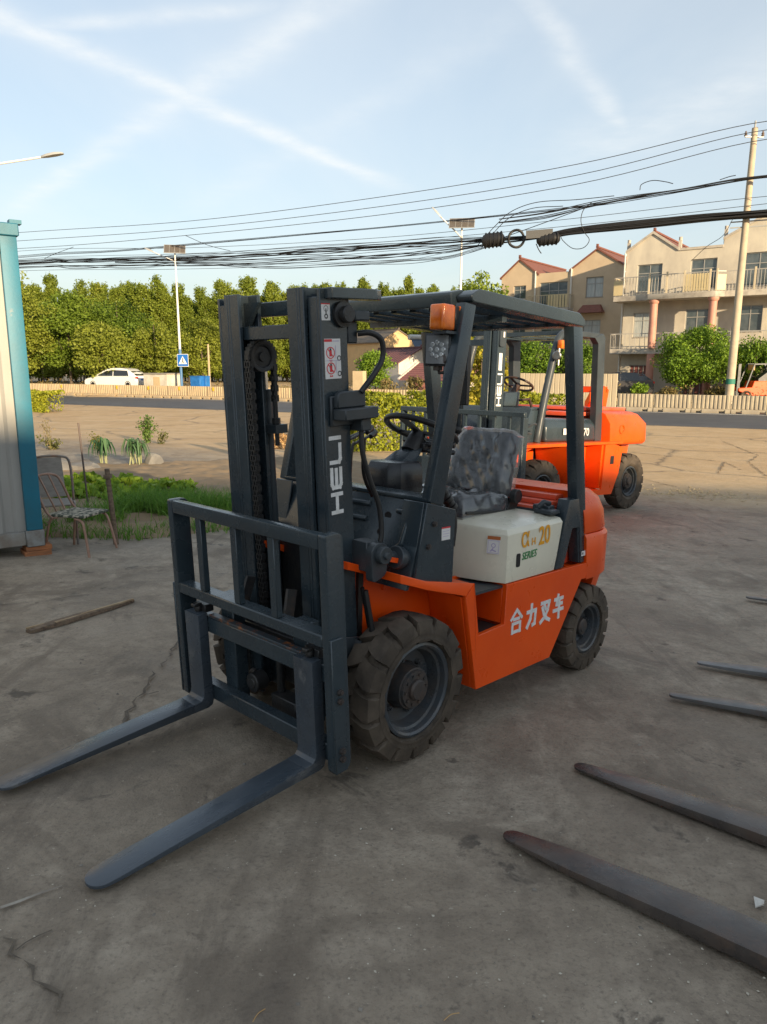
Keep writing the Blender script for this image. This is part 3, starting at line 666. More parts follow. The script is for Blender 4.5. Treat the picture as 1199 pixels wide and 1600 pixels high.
br = MB().tube([(-.23, .425, 1.79), (-.23, .43, 1.765), (-.23, .48, 1.768), (-.22, .51, 1.77)], .008, 6); br.box(-.24, -.21, .41, .44, 1.775, 1.80)
br.tube([(-.24, .47, 1.86), (-.245, .48, 1.83), (-.23, .485, 1.80), (-.205, .48, 1.815), (-.215, .47, 1.85)], .007, 6); br.build('lamp_bracket', HUBM, FL)
mi = MB().box(-.43, -.40, .40, .46, 1.62, 1.90); mi.tube([(-.40, .44, 1.9), (-.36, .48, 2.0)], .008, 6); mi.build('mirror', DASH, FL, bev=.008)

# ---- cowl, console, steering, levers
cwl = MB().hexa([(.03, -.50, .80), (.05, -.50, .80), (.05, .524, .80), (.03, .524, .80), (-.10, -.50, 1.185), (-.08, -.50, 1.185), (-.08, .524, 1.185), (-.10, .524, 1.185)])
cwl.box(-.20, -.075, -.50, .515, 1.188, 1.206)
def cowl_pt(y, z, o): return (.05 - .1300 * (z - .80) / .385 + o, y, z)
for a, b, z in ((.18, -.12, 1.14), (.18, -.12, 1.07), (.50, .36, 1.13)):
    cwl.tube([cowl_pt(a, z, .0), cowl_pt((a + b) / 2, z, .006), cowl_pt(b, z, .0)], .016, 8)
cwl.tube([cowl_pt(.44, 1.11, .002), cowl_pt(.43, .99, .002), cowl_pt(.38, .95, .002)], .014, 8)
co = cwl.build('cowl', SLATE, FL, bev=.005, seg=2)
hl = MB()
for (y, z, r) in ((.305, 1.10, .020), (.285, 1.02, .020), (.43, .915, .066)):
    hl.cyl(cowl_pt(y, z, -.004), cowl_pt(y, z, .0025), r, 20)
hl.build('opening', DARK, co)
cn = MB()
def octa(z, k, dx=0): return [(-.352 + dx + x * k, .055 + y * k, z) for x, y in ((.130, -.075), (.130, .075), (.08, .125), (-.085, .125), (-.135, .08), (-.135, -.08), (-.085, -.125), (.08, -.125))]
cn.loft([octa(1.165, .97), octa(1.175, 1.0), octa(1.285, .97), octa(1.318, .86), octa(1.322, .82)]); cn.build('instrument_console', DASH, FL, bev=.004, seg=2)
sc = MB()
d0, d1 = Vector((-.40, .03, 1.20)), Vector((-.545, .02, 1.475)); dd = (d1 - d0).normalized()
sc.loft([[(x, y, z) for x, y, z in ((-.33, -.045, 1.30), (-.33, .105, 1.30), (-.47, .105, 1.30), (-.47, -.045, 1.30))], [(-.45, -.035, 1.365), (-.45, .075, 1.365), (-.555, .075, 1.385), (-.555, -.035, 1.385)]])
sc.build('column_cover', SLATE, FL, bev=.006)
st = MB(); st.cyl((-.51, .02, 1.36), (-.56, .02, 1.43), .052, 16, .048); st.cyl((-.56, .02, 1.43), (-.575, .02, 1.462), .05, 16, .035)
C0 = Vector((-.580, .02, 1.445)); nrm = Vector((-.40, 0, .92)).normalized(); e1 = Vector((0, 1, 0)); e2 = nrm.cross(e1)
ring = [C0 + nrm * .03 + (e1 * math.cos(2 * PI * k / 40) + e2 * math.sin(2 * PI * k / 40)) * .195 for k in range(40)]
st.tube(ring, .0165, 10, closed=True)
for a in (.3, PI - .3, 1.5 * PI):
    q = C0 + nrm * .03 + (e1 * math.cos(a) + e2 * math.sin(a)) * .19; st.bar(C0 + nrm * .012, q, .045, .012, up=nrm)
k_ = C0 + nrm * .05 + (e1 * math.cos(.55) + e2 * math.sin(.55)) * .185; st.cyl(k_ - nrm * .02, k_ + nrm * .03, .012, 10); st.lathe([(0, .05), (.022, .045), (.028, .03), (.02, .015), (.01, .01)], k_, nrm, 14)
st.build('steering_wheel', RUBBER2, FL, smooth=50)
sw = MB().cyl((-.56, .02, 1.40), (-.64, .22, 1.405), .018, 10); sw.cyl((-.55, .02, 1.37), (-.64, .22, 1.365), .014, 10); sw.box(-.62, -.54, -.05, .09, 1.37, 1.41); sw.build('column_switch', DASH, FL, bev=.004)
hb = MB()
for k in range(9):
    t = k / 8; c = Vector((-.40 - .10 * t, .27 + .05 * t, 1.27 - .16 * t)); hb.cyl(c, c + Vector((-.012, .004, -.016)), .030 - .004 * (k % 2), 12)
hb.tube(curve([(-.38, .26, 1.29), (-.42, .275, 1.25), (-.50, .31, 1.13), (-.52, .33, 1.03), (-.51, .33, .9)]), .017, 8); hb.build('hand_brake', RUBBER2, FL, smooth=50)
for i, (y, x, z) in enumerate(((-.25, -.46, 1.455), (-.32, -.56, 1.425), (-.40, -.56, 1.44))):
    lv = MB().tube(curve([(x + .24, y + .08, 1.1), (x + .23, y + .08, z - .07), (x + .17, y + .06, z - .03), (x, y, z)]), .008, 6); lvo = lv.build('control_lever', BLACKM, FL, smooth=60)
    MB().tube([(x + .03, y + .02, z - .006), (x - .02, y - .014, z + .004), (x - .05, y - .035, z + .012), (x - .058, y - .04, z + .014)], [.013, .018, .024, .018], 12).build('knob', RUBBER2, lvo, smooth=60)
pd = MB().box(-.30, -.22, .10, .18, .80, .82); pd.tube([(-.26, .14, .81), (-.18, .14, .95), (-.15, .14, 1.1)], .01, 6); pd.box(-.32, -.24, -.12, -.02, .78, .80); pd.build('pedal', BLACKM, FL)

# ---- seat under clear film
def pad(corners, th, nrm, bulge, nu=8, nv=8):
    """cushion over a bilinear patch"""
    c = [Vector(p) for p in corners]; nrm = Vector(nrm).normalized(); mb = MB()
    def pt(i, j, s):
        u, v = i / nu, j / nv; p = (c[0] * (1 - u) + c[1] * u) * (1 - v) + (c[3] * (1 - u) + c[2] * u) * v
        e = 1 - (abs(2 * u - 1) ** 4 + abs(2 * v - 1) ** 4) * .5
        return p + nrm * (s * th * .5 + (bulge(u, v) * max(0, e) if s > 0 else 0))
    gt = [[mb.v(pt(i, j, 1)) for i in range(nu + 1)] for j in range(nv + 1)]; gb = [[mb.v(pt(i, j, -1)) for i in range(nu + 1)] for j in range(nv + 1)]
    for j in range(nv):
        for i in range(nu):
            mb.f([gt[j][i], gt[j][i + 1], gt[j + 1][i + 1], gt[j + 1][i]]); mb.f([gb[j][i], gb[j + 1][i], gb[j + 1][i + 1], gb[j][i + 1]])
    edge = [(0, i) for i in range(nu)] + [(j, nu) for j in range(nv)] + [(nv, i) for i in range(nu, 0, -1)] + [(j, 0) for j in range(nv, 0, -1)]
    for k in range(len(edge)):
        a, b = edge[k], edge[(k + 1) % len(edge)]; mb.f([gt[a[0]][a[1]], gb[a[0]][a[1]], gb[b[0]][b[1]], gt[b[0]][b[1]]])
    return mb
SX = -1.13
back = [(SX - .01, .215, 1.10), (SX - .01, -.215, 1.10), (SX - .15, -.175, 1.435), (SX - .15, .175, 1.435)]
bn = Vector((.42, 0, .17)).normalized()
def bb(u, v):
    side = .045 * (sst(.70, .86, u) + sst(.30, .14, u)); gro = -.012 * (math.exp(-((v - .36) / .025) ** 2) + math.exp(-((v - .66) / .025) ** 2)) * (1 if .24 < u < .76 else .2)
    return side + .012 + gro
so_ = pad(back, .085, bn, bb, 22, 30).build('seat_back', VINYL, FL, bev=0, smooth=75)
cush = [(-.72, .225, 1.050), (-.72, -.225, 1.050), (SX + .0, -.225, 1.035), (SX + .0, .225, 1.035)]
sb = pad(cush, .075, (.05, 0, 1), lambda u, v: .03 * (sst(.7, .9, u) + sst(.3, .1, u)) + .015 + .02 * sst(.3, .0, v), 18, 14).build('seat_cushion', VINYL, FL, smooth=75)
ca = MB(); ca.box(-1.12, -.74, -.215, .215, 1.0, 1.012); ca.prism([(-.73, 1.03), (SX - .06, 1.0), (SX - .10, 1.06), (SX - .02, 1.10), (SX + .02, 1.02), (-.73, 1.045)], 'Y', .238, .25); ca.cyl((SX - .03, .25, 1.10), (SX - .03, .29, 1.10), .04, 14); ca.box(SX - .16, -.72, -.2, .2, 1.012, 1.03)
ca.tube([(SX - .12, .24, 1.02), (SX - .20, .27, 1.022), (SX - .22, .24, 1.024)], .012, 6); ca.build('seat_frame', BLACKM, FL, bev=.003)
def film(corners, th, nrm, seed, grow=.03):
    r = random.Random(seed); cc = sum((Vector(p) for p in corners), Vector()) / 4
    cs = [cc + (Vector(p) - cc) * (1 + grow / (Vector(p) - cc).length) for p in corners]
    ph = [r.uniform(0, 6) for _ in range(8)]
    return pad(cs, th, nrm, lambda u, v: .028 + .010 * math.sin(9 * u + 14 * v + ph[0]) * math.sin(5 * v + ph[1]) + .007 * math.sin(27 * u - 19 * v + ph[2]) + .03 * (sst(.70, .86, u) + sst(.30, .14, u)), 26, 30)
fo = film(back, .115, bn, 1, .02).build('seat_film', FILM, FL, smooth=80)
film(cush, .10, (.05, 0, 1), 2, .02).build('seat_film', FILM, FL, smooth=80)
# ---- mast (leans a little forward), carriage, backrest, forks
TA = .080
ca_, sa_ = math.cos(TA), math.sin(TA)
def MT(p):
    x, z = p.x - .28, p.z - .30
    return Vector((.28 + ca_ * x + sa_ * z, p.y, .30 - sa_ * x + ca_ * z))
def K(): return MB(MT)
for s in (1, -1):
    om = K(); im = K()
    def ys(a, b): return sorted((s * a, s * b))
    y0, y1 = ys(.338, .356); om.box(.155, .300, y0, y1, .16, 2.075)            # outer channel: web and two flanges
    y0, y1 = ys(.280, .3378); om.box(.278, .299, y0, y1, .16, 2.045); om.box(.156, .177, y0, y1, .16, 2.045)
    om.build('outer_mast_rail', SLATE, FL, bev=.003)
    y0, y1 = ys(.236, .252); im.box(.192, .318, y0, y1, .18, 2.085)            # inner channel
    y0, y1 = ys(.253, .277); im.box(.298, .318, y0, y1, .18, 2.085); im.box(.192, .212, y0, y1, .18, 2.085)
    y0, y1 = ys(.170, .2355); im.box(.298, .317, y0, y1, .18, 2.085); im.box(.192, .211, y0, y1, .18, 2.085)
    im.build('inner_mast_rail', SLATE, FL, bev=.003)
    cy = K().cyl((.165, s * .215, .25), (.165, s * .215, 1.62), .032, 16); cy.cyl((.165, s * .215, 1.62), (.165, s * .215, 1.66), .038, 16); cyo = cy.build('lift_cylinder', SLATE2, FL)
    K().cyl((.165, s * .215, 1.66), (.165, s * .215, 1.94), .018, 12).build('piston_rod', CHROME, cyo)
    # chain over its sheave
    yc = s * .135
    if s > 0: continue
    sh = K(); sh.lathe([(.02, -.016), (.058, -.016), (.062, -.02), (.068, -.02), (.068, -.014), (.060, -.012), (.060, .012), (.068, .014), (.068, .02), (.062, .02), (.050, .016), (.046, .008), (.022, .008), (.02, .02), (.0, .02)], (.235, yc, 1.812), (0, 1, 0), 28); sh.build('chain_sheave', BLACKM, FL)
    chn = K(); zz = .52; i = 0
    while zz < 1.80:                                                          # link plates, alternating
        for w_ in ((-.018, 0, .018) if i % 2 else (-.009, .009)): chn.box(.290, .315, yc + w_ - .0036, yc + w_ + .0036, zz, zz + .030)
        chn.cyl((.3025, yc - .024, zz + .004), (.3025, yc + .024, zz + .004), .006, 6); zz += .0235; i += 1
    for k in range(13):
        t = PI * k / 12; c = Vector((.235 + .0675 * math.cos(t), yc, 1.812 + .0675 * math.sin(t))); chn.box(c.x - .012, c.x + .012, yc - .016, yc + .016, c.z - .011, c.z + .011)
    zz = 1.80; i = 0
    while zz > 1.62:
        for w_ in ((-.014, .014) if i % 2 else (-.007, .007)): chn.box(.157, .178, yc + w_ - .0028, yc + w_ + .0028, zz - .030, zz)
        zz -= .0235; i += 1
    chn.cyl((.1675, yc, 1.62), (.1675, yc, 1.40), .011, 10); chn.cyl((.1675, yc, 1.50), (.1675, yc, 1.53), .02, 6)
    chn.build('lift_chain', BLACKM, FL)
    an = K().box(.13, .20, yc - .06, yc + .035, 1.46, 1.50); an.prism([(.13, 1.46), (.13, 1.66), (.16, 1.66), (.20, 1.50), (.20, 1.46)], 'Y', yc - .072, yc - .062); an.build('chain_anchor', SLATE2, FL)
xb = K(); xb.box(.120, .154, -.337, .337, 1.99, 2.055); xb.build('mast_crossbar', SLATE, FL, bev=.004)
xb = K(); xb.box(.215, .29, -.235, .235, 1.885, 1.945); xb.build('mast_crossbar', SLATE, FL, bev=.004)
xb = K(); xb.box(.10, .154, -.337, .337, .36, .50); xb.build('mast_crossbar', SLATE, FL, bev=.004)
for s in (1, -1):
    gu = K().prism([(s * .236, 2.05), (s * .236, 1.90), (s * .205, 1.95), (s * .16, 2.01), (s * .12, 2.05)], 'X', .222, .24); gu.build('gusset', SLATE, FL)
tp = K(); tp.prism(round_poly([(.12, .315), (.275, .315), (.275, .40), (.02, .40), (-.05, .36), (-.05, .335), (.02, .315)], .012), 'Z', 2.035, 2.078); tp.build('top_bracket', SLATE, FL, bev=.004)
tp = K(); tp.lathe([(0, .05), (.030, .05), (.034, .046), (.034, .02), (.052, .018), (.052, .0), (0, 0)], (.185, .356, 1.975), (0, 1, 0), 22); tp.build('hose_pulley', BLACKM, FL)
# bracket and hoses on the left flank
bk = K(); bk.box(.12, .275, .357, .372, 1.525, 1.650); bk.prism(round_poly([(.262, 1.60), (.262, 1.668), (.10, 1.668), (.10, 1.60)], [.0, .05, .0, .0]), 'Y', .372, .40); bk.box(.075, .268, .372, .45, 1.552, 1.599); bk.box(.09, .15, .33, .42, 1.498, 1.551); bko = bk.build('hose_bracket', SLATE2, FL, bev=.005)
b2 = K(); b2.box(.09, .15, .30, .352, 1.86, 1.95); b2.box(.06, .15, .33, .40, 1.95, 1.99); b2.build('hose_bracket', SLATE2, FL, bev=.006)
h1 = K(); h1.tube(curve([(.10, .36, 1.90), (.06, .40, 1.90), (.02, .42, 1.87), (.015, .42, 1.80), (.06, .42, 1.74), (.13, .40, 1.66)]), .0125, 8); h1.build('hydraulic_hose', RUBBER2, FL, smooth=60)
h2 = K(); h2.tube(curve([(.125, .39, 1.51), (.13, .40, 1.40), (.10, .41, 1.28), (.06, .42, 1.16), (.06, .43, 1.04), (.09, .43, .96), (.11, .43, .90)]), .0115, 8); h2.build('hydraulic_hose', RUBBER2, FL, smooth=60)
h3 = K(); h3.tube(curve([(.08, .36, 1.46), (.06, .33, 1.30), (-.02, .30, 1.18)]), .009, 6); h3.build('hydraulic_hose', RUBBER2, FL, smooth=60)
h4 = K(); h4.tube([(.16, .42, .80), (.145, .44, .62), (.15, .43, .50), (.11, .36, .44)], .013, 6); h4.tube([(.14, .38, .80), (.12, .40, .60), (.06, .40, .50), (0, .36, .48)], .010, 6); h4.build('hydraulic_hose', RUBBER2, FL, smooth=60)
# lettering on the rail, reading upwards
LET = {'H': [[(0, 0), (0, 1)], [(1, 0), (1, 1)], [(0, .5), (1, .5)]], 'E': [[(1, 0), (.18, 0), (0, .14), (0, .86), (.18, 1), (1, 1)], [(0, .5), (.96, .5)]],
       'L': [[(0, 1), (0, .14), (.18, 0), (1, 0)]], 'I': [[(0, 0), (0, 1)]]}
def heli(parent, org, ud, vd, nd, total, high, w, T=None):
    mb = MB(T); cell = (total - w * 1.0) / 4.05; x = w / 2
    for chx, wd_ in (('H', .98), ('E', .98), ('L', .92), ('I', .0)):
        strokes(mb, LET[chx], Vector(org) + Vector(ud) * x + Vector(vd) * (w / 2), ud, vd, nd, cell * wd_, high - w, w); x += cell * (wd_ + .37)
    return mb.build('lettering', WHITE, parent)
heli(FL, (.214, .3562, 1.152), (0, 0, 1), (1, 0, 0), (0, 1, 0), .338, .068, .0165, MT)
def mt_sticker(org, w, h, deco):
    o = sticker(FL, org, (-1, 0, 0), (0, 0, 1), (0, 1, 0), w, h, deco)
    for q in [o] + list(o.children):
        for v in q.data.vertices: v.co = MT(v.co.copy())
dd_ = [(REDP, 'r', 0, .148, .042, .158), (PURP, 'r', .046, .149, .08, .152)]
for cy_ in (.104, .042):
    dd_ += [(REDP, 'ring', .032, cy_, .024, .004), (REDP, 'l', .032, cy_ + .012, .032, cy_ - .014, .013), (BLACKP, 'l', .028, cy_ + .014, .036, cy_ + .014, .008), (REDP, 'l', .017, cy_ + .016, .047, cy_ - .016, .004), (BLACKP, 'ring', .078, cy_ - .022, .011, .004), (PURP, 'l', .06, cy_ - .02, .06, cy_ + .03, .002), (REDP, 'l', .026, cy_ - .028, .03, cy_ - .034, .006), (REDP, 'l', .038, cy_ - .028, .036, cy_ - .034, .006)]
dd_ += [(PURP, 'l', .004, .073, .084, .073, .0015)]
mt_sticker((.286, .3562, 1.720), .088, .160, dd_)
mt_sticker((.294, .3562, 1.952), .046, .066, [(REDP, 'r', 0, .062, .046, .066), (BLACKP, 'ring', .024, .046, .012, .002), (BLACKP, 'l', .024, .046, .024, .022, .005), (BLACKP, 'ring', .024, .016, .010, .005)])
# tilt cylinder
for s in (1, -1):
    tcy = MB().box(.15, .225, s * .40 - .045, s * .40 + .045, .90, 1.03)
    tcy.prism(round_poly([(.13, .88), (.22, .85), (.23, 1.00), (.20, 1.03), (.13, 1.02)], .03), 'Y', s * .47 - .03, s * .47 + .012); tcy.cyl((.17, s * .38, .975), (.17, s * .512, .975), .04, 16); tcy.cyl((.17, s * .38, .975), (.17, s * .525, .975), .018, 6)
    tcy.cyl((.15, s * .46, .97), (.06, s * .455, .945), .026, 14)
    to = tcy.build('tilt_cylinder', SLATE2, FL, bev=.003)
    MB().cyl((.12, s * .463, .962), (.05, s * .463, .943), .018, 12).build('rod', CHROME, to)
    MB().cyl((.06, s * .463, .946), (-.30, s * .455, .850), .042, 18).build('barrel', SLATE2, to)
    MB().cyl((.066, s * .463, .947), (.03, s * .462, .937), .053, 18).build('gland', SLATE2, to, bev=.004)
    if s > 0: MB().bar((.125, .484, .950), (.065, .484, .934), .010, .022).build('orange_tie', ORANGE, to)
# mast foot and axle mounts
for s in (1, -1):
    ft = MB().prism([(.12, .22), (.30, .16), (.33, .42), (.30, .60), (.18, .58), (.10, .44)], 'Y', s * .362, s * .376); ft.cyl((.05, s * .30, .338), (.05, s * .376, .338), .10, 18); ft.bar((.04, s * .34, .45), (.22, s * .36, .56), .04, .10, up=(0, 1, 0)); ft.build('mast_mount', SLATE2, FL, bev=.003)

# ---- carriage
cg = K(); cg.box(.43, .488, -.52, .52, .505, .585); cgo = cg.build('carriage_bar', SLATE, FL, bev=.004)
nt = K(); nt.box(.450, .489, -.335, .36, .5855, .600); nt.build('fork_bar_rail', RUSTED, FL, bev=.003)
cg = K(); cg.box(.43, .488, -.52, .52, .150, .228); cg.build('carriage_bar', SLATE, FL, bev=.004)
for y in (-.265, .285):
    K().box(.36, .430, y - .05, y + .05, .13, .70).build('carriage_plate', SLATE, FL, bev=.004)
    rl = K(); rl.cyl((.31, y * .8, .60), (.31, y * .8 + .03 * (1 if y > 0 else -1), .60), .045, 18); rl.cyl((.31, y * .8, .25), (.31, y * .8 + .03 * (1 if y > 0 else -1), .25), .045, 18); rl.build('carriage_roller', BLACKM, FL)
    ey = K().bar((.42, y * .62, .62), (.36, y * .55, .80), .016, .05, up=(1, 0, 0)); ey.build('chain_bolt', HUBM, FL)
mb_ = K(); mb_.box(.33, .36, -.30, .30, .42, .56); mb_.cyl((.33, -.14, .27), (.40, -.14, .27), .048, 18); mb_.cyl((.38, -.14, .27), (.405, -.14, .27), .03, 6); mb_.box(.30, .38, -.02, .16, .16, .25); mb_.cyl((.33, 0, .2), (.33, 0, .75), .02, 12); mb_.build('carriage_block', BLACKM, FL, bev=.004)
bm_ = MB(); bm_.box(.13, .16, -.336, .336, .20, .95) ; bm_.build('mast_back_plate', BLACKM, FL)
# backrest
br = K()
for s in (1, -1):
    y0, y1 = sorted((s * .535, s * .578)); br.prism(round_poly([(.425, .125), (.520, .125), (.520, 1.145), (.425, 1.145)], [.04, .02, .012, .04]), 'Y', y0, y1)
br.box(.478, .520, -.5345, .5345, 1.082, 1.143)
br.build('load_backrest', SLATE, FL, bev=.006, seg=2)
K().box(.450, .521, -.5342, .5342, .675, .728).build('backrest_rail', SLATE, FL, bev=.005)
for y in (-.325, -.045, .225): K().box(.485, .515, y - .022, y + .022, .7285, 1.0815).build('backrest_bar', SLATE, FL, bev=.003)
for s in (1, -1):
    y0, y1 = sorted((s * .5785, s * .592)); sp_ = K().box(.455, .522, y0, y1, .135, .72)
    so2 = sp_.build('side_plate', SLATE, FL, bev=.003)
    for z in (.20, .235, .455, .495): bt = K(); bt.cyl((.49, s * .592, z), (.49, s * .606, z), .014, 6); bt.cyl((.49, s * .592, z), (.49, s * .612, z), .008, 8); bt.build('bolt', HUBM, so2)
# forks
def fork(y):
    f = K(); w = .060
    side = [(.490, .600), (.490, .150), (.500, .128), (.525, .118), (1.46, .118), (1.50, .124), (1.50, .132), (1.46, .140), (.62, .160), (.575, .172), (.545, .20), (.540, .600)]
    # shank, heel, and a blade that thins towards a tip rounded in plan
    f.prism([(.490, .606), (.490, .150), (.498, .128), (.520, .1185), (.5999, .1185), (.5999, .1615), (.560, .164), (.546, .178), (.540, .20), (.540, .606)], 'Y', y - w, y + w)
    plan = [(.60, -w), (1.0, -w), (1.40, -w)] + [(1.445 + .056 * math.sin(t), -w * .97 * math.cos(t)) for t in [PI * k / 12 for k in range(13)]] + [(1.40, w), (1.0, w), (.60, w)]
    lo = [f.v((x, y + q, .1190)) for x, q in plan]; hi = [f.v((x, y + q, .1610 - .030 * max(0, (x - .6) / .9))) for x, q in plan]
    m_ = len(plan)
    for i in range(m_): f.f([lo[i], lo[(i + 1) % m_], hi[(i + 1) % m_], hi[i]])
    h_ = m_ // 2
    for r_, fl in ((lo, 1), (hi, 0)):
        for i in range(h_):
            j = m_ - 1 - i
            if j - 1 <= i + 1:
                if j - 1 == i + 1: q = [r_[i], r_[i + 1], r_[j]]
                else: break
            else: q = [r_[i], r_[i + 1], r_[j - 1], r_[j]]
            f.f(q if not fl else q[::-1])
    o = f.build('fork', FORKM, FL, bev=.003, seg=2, smooth=20)
    hk = K().box(.440, .4895, y - .045, y + .045, .601, .640); hk.cyl((.50, y, .606), (.50, y, .632), .018, 10); hk.box(.485, .53, y - .016, y + .016, .632, .648); hk.build('fork_lock', BLACKM, o, bev=.003)
fork(.430); fork(-.405)
# ================================================================== the 7 t forklift behind it
M2 = pose([[-.73897, .67302, .03121], [.08623, .14042, -.98633], [-.6682, -.72617, -.1618]], [1.4278, .0142, 10.5568])
BT = thing('forklift', 'bigger orange forklift standing behind the nearest one, white 70 on its dark grey hood', 'forklift', M2, 'orange counterbalance forklifts')
for sd in (1, -1):
    w = wheel_part(BT, 0, sd * .86, .420, .215, .26, sd, 16, 8, hubr=.13); join_children(w)
    w = wheel_part(BT, -2.27, sd * .84, .425, .215, .24, sd, 18, 6, hubr=.12); join_children(w)
b = MB()
for s in (1, -1):
    b.prism([(-.60, .98), (-.60, .30), (-1.72, .29), (-1.86, .58), (-1.93, .98), (-1.93, 1.045), (-.55, 1.045)], 'Y', s * .62, s * .70)
    b.prism([(.55, 1.01), (.55, 1.05), (-.60, 1.05), (-.60, 1.01)], 'Y', s * .42, s * .985)                  # fender deck
    b.prism([(.55, 1.00), (.55, .93), (.30, 1.00)], 'Y', s * .95, s * .985)
    b.hexa([(-.52, s * .44, 1.008), (-.50, s * .44, 1.008), (-.50, s * .985, 1.008), (-.52, s * .985, 1.008), (-.68, s * .44, .30), (-.66, s * .44, .30), (-.66, s * .985, .30), (-.68, s * .985, .30)])
    b.prism([(-.52, 1.008), (-.66, .30), (-1.70, .275), (-1.86, .58), (-1.92, .96), (-1.70, 1.008), (-1.45, 1.008), (-1.42, .36), (-.80, .36), (-.72, 1.008)], 'Y', s * .955, s * .985)
    b.prism([(-1.43, .37), (-1.46, 1.0), (-1.40, 1.0), (-1.39, .37)], 'Y', s * .705, s * .954)
    b.box(-1.42, -.80, min(s * .705, s * .95), max(s * .705, s * .95), .34, .36)
    b.box(-1.93, -.605, min(s * .5, s * .985), max(s * .5, s * .985), 1.012, 1.048)
    b.prism([(-.50, .35), (.50, .35), (.5, 1.0), (-.5, 1.0)], 'Y', s * .40, s * .42)
b.box(-1.9, -.6, -.6, .6, .32, .98)
bo = b.build('body', ORANGE, BT, bev=.006)
MB().box(-1.70, -1.60, .9845, .988, .72, .84).build('opening', DARK, bo)
MB().box(-1.6, .5, -.40, .40, .28, .95).build('engine_block', BLACKM, BT)
cw2 = MB()
def R2(z, xr, yh, xf, ch): return [(xf, -yh, z), (xr + ch, -yh, z), (xr, -yh + ch * 1.1, z), (xr, yh - ch * 1.1, z), (xr + ch, yh, z), (xf, yh, z)]
cw2.loft([R2(.45, -2.85, .60, -2.55, .18), R2(.98, -2.98, .60, -2.55, .2)])
cw2.loft([R2(.985, -2.98, .90, -1.66, .34), R2(1.03, -3.02, .93, -1.65, .34), R2(1.30, -3.02, .93, -1.62, .36), R2(1.44, -2.86, .86, -1.58, .36), R2(1.475, -2.76, .78, -1.58, .34)])
cwo2 = cw2.build('counterweight', ORANGE, BT, bev=.025, seg=2)
MB().lathe([(.05, 0), (.055, .012), (.07, .012), (.075, 0)], (-1.95, .931, 1.22), (0, 1, 0), 24).build('cap_ring', ORANGE, cwo2)
t2 = MB(); t2.box(-2.55, -1.45, -.62, .62, 1.478, 1.53); t2.box(-1.56, -1.0, -.6, .62, 1.40, 1.46)
t2.build('engine_cover', REDTOP, BT, bev=.015, seg=2)
gr = MB(); gr.prism([(-2.35, 1.531), (-2.75, 1.531), (-2.80, 1.80), (-2.66, 1.86), (-2.50, 1.62)], 'Y', .10, .16); gr.prism([(-2.35, 1.531), (-2.75, 1.531), (-2.80, 1.80), (-2.66, 1.86), (-2.50, 1.62)], 'Y', -.36, -.30); gr.bar((-2.72, -.36, 1.80), (-2.72, .16, 1.80), .06, .10); gr.bar((-2.1, .2, 1.53), (-1.75, .5, 1.68), .05, .16)
gr.build('radiator_hood', ORANGE, BT, bev=.006)
h2_ = MB(); h2_.loft([[(-.30, -.55, 1.052), (-.30, .76, 1.052), (-1.50, .80, 1.052), (-1.50, -.55, 1.052)], [(-.28, -.55, 1.28), (-.28, .76, 1.28), (-1.46, .79, 1.28), (-1.46, -.55, 1.28)], [(-.36, -.5, 1.37), (-.36, .68, 1.37), (-1.44, .70, 1.37), (-1.44, -.5, 1.37)]])
h2_.build('hood', SLATE, BT, bev=.04, seg=3)
text_obj('70', .155, on_left(-1.13, .806, 1.13, 0) @ Matrix.Rotation(.035, 4, 'Y'), WHITE, BT, bold=.002)
MB(lambda p: p).box(-.78, -.66, .788, .7905, 1.15, 1.235).build('hood_label', PAPER, BT)
# overhead guard of bent tube, cross bars, rear posts
g2 = MB()
for s in (1, -1):
    g2.tube(curve([(-.12, s * .74, 1.05), (-.24, s * .735, 1.60), (-.40, s * .73, 2.20), (-.47, s * .73, 2.40), (-.56, s * .73, 2.50), (-.72, s * .73, 2.53)], 4), .052, 10)
    g2.bar((-.70, s * .73, 2.53), (-1.47, s * .73, 2.535), .10, .07)
    g2.prism([(-1.26, 2.50), (-1.47, 2.57), (-1.53, 2.52), (-1.62, 1.05), (-1.45, 1.05), (-1.36, 2.42)], 'Y', s * .70, s * .80)
g2.build('overhead_guard', SLATE2, BT, bev=.004)
for x in (-.70, -1.42): MB().box(x - .05, x + .05, -.675, .675, 2.50, 2.56).build('guard_crossbar', SLATE, BT)
for i in range(6): MB().box(-1.365, -.755, -.56 + i * .224 - .02, -.56 + i * .224 + .02, 2.50, 2.54).build('guard_slat', SLATE, BT)
lm = MB().box(-.44, -.36, .80, .87, 2.30, 2.41); lm.build('indicator_lamp', AMBER, BT, bev=.012, seg=2)
lm = MB().lathe([(0, .0), (.05, .0), (.062, -.015), (.05, -.06), (0, -.08)], (-.30, .84, 2.20), (1, .3, -.1), 16); lm.cyl((-.37, .83, 2.08), (-.37, .83, 2.30), .012, 6); lm.build('work_lamp', STEEL, BT)
# dash and wheel
cw_ = MB().hexa([(.30, -.80, 1.05), (.33, -.80, 1.05), (.33, .80, 1.05), (.30, .80, 1.05), (-.02, -.72, 1.50), (.01, -.72, 1.50), (.01, .72, 1.50), (-.02, .72, 1.50)]); cw_.box(-.22, -.021, -.68, .68, 1.48, 1.51)
cw_.hexa([(-.22, .66, 1.05), (.29, .72, 1.05), (.29, .76, 1.05), (-.22, .70, 1.05), (-.22, .66, 1.478), (-.021, .66, 1.478), (-.021, .70, 1.478), (-.22, .70, 1.478)])
cw_.build('cowl', SLATE, BT, bev=.008, seg=2)
cn2 = MB(); cn2.loft([[(-.04, -.20, 1.515), (-.04, .22, 1.515), (-.36, .22, 1.515), (-.36, -.20, 1.515)], [(-.10, -.17, 1.70), (-.10, .19, 1.70), (-.42, .19, 1.72), (-.42, -.17, 1.72)]]); cn2.build('instrument_console', SLATE, BT, bev=.03, seg=2)
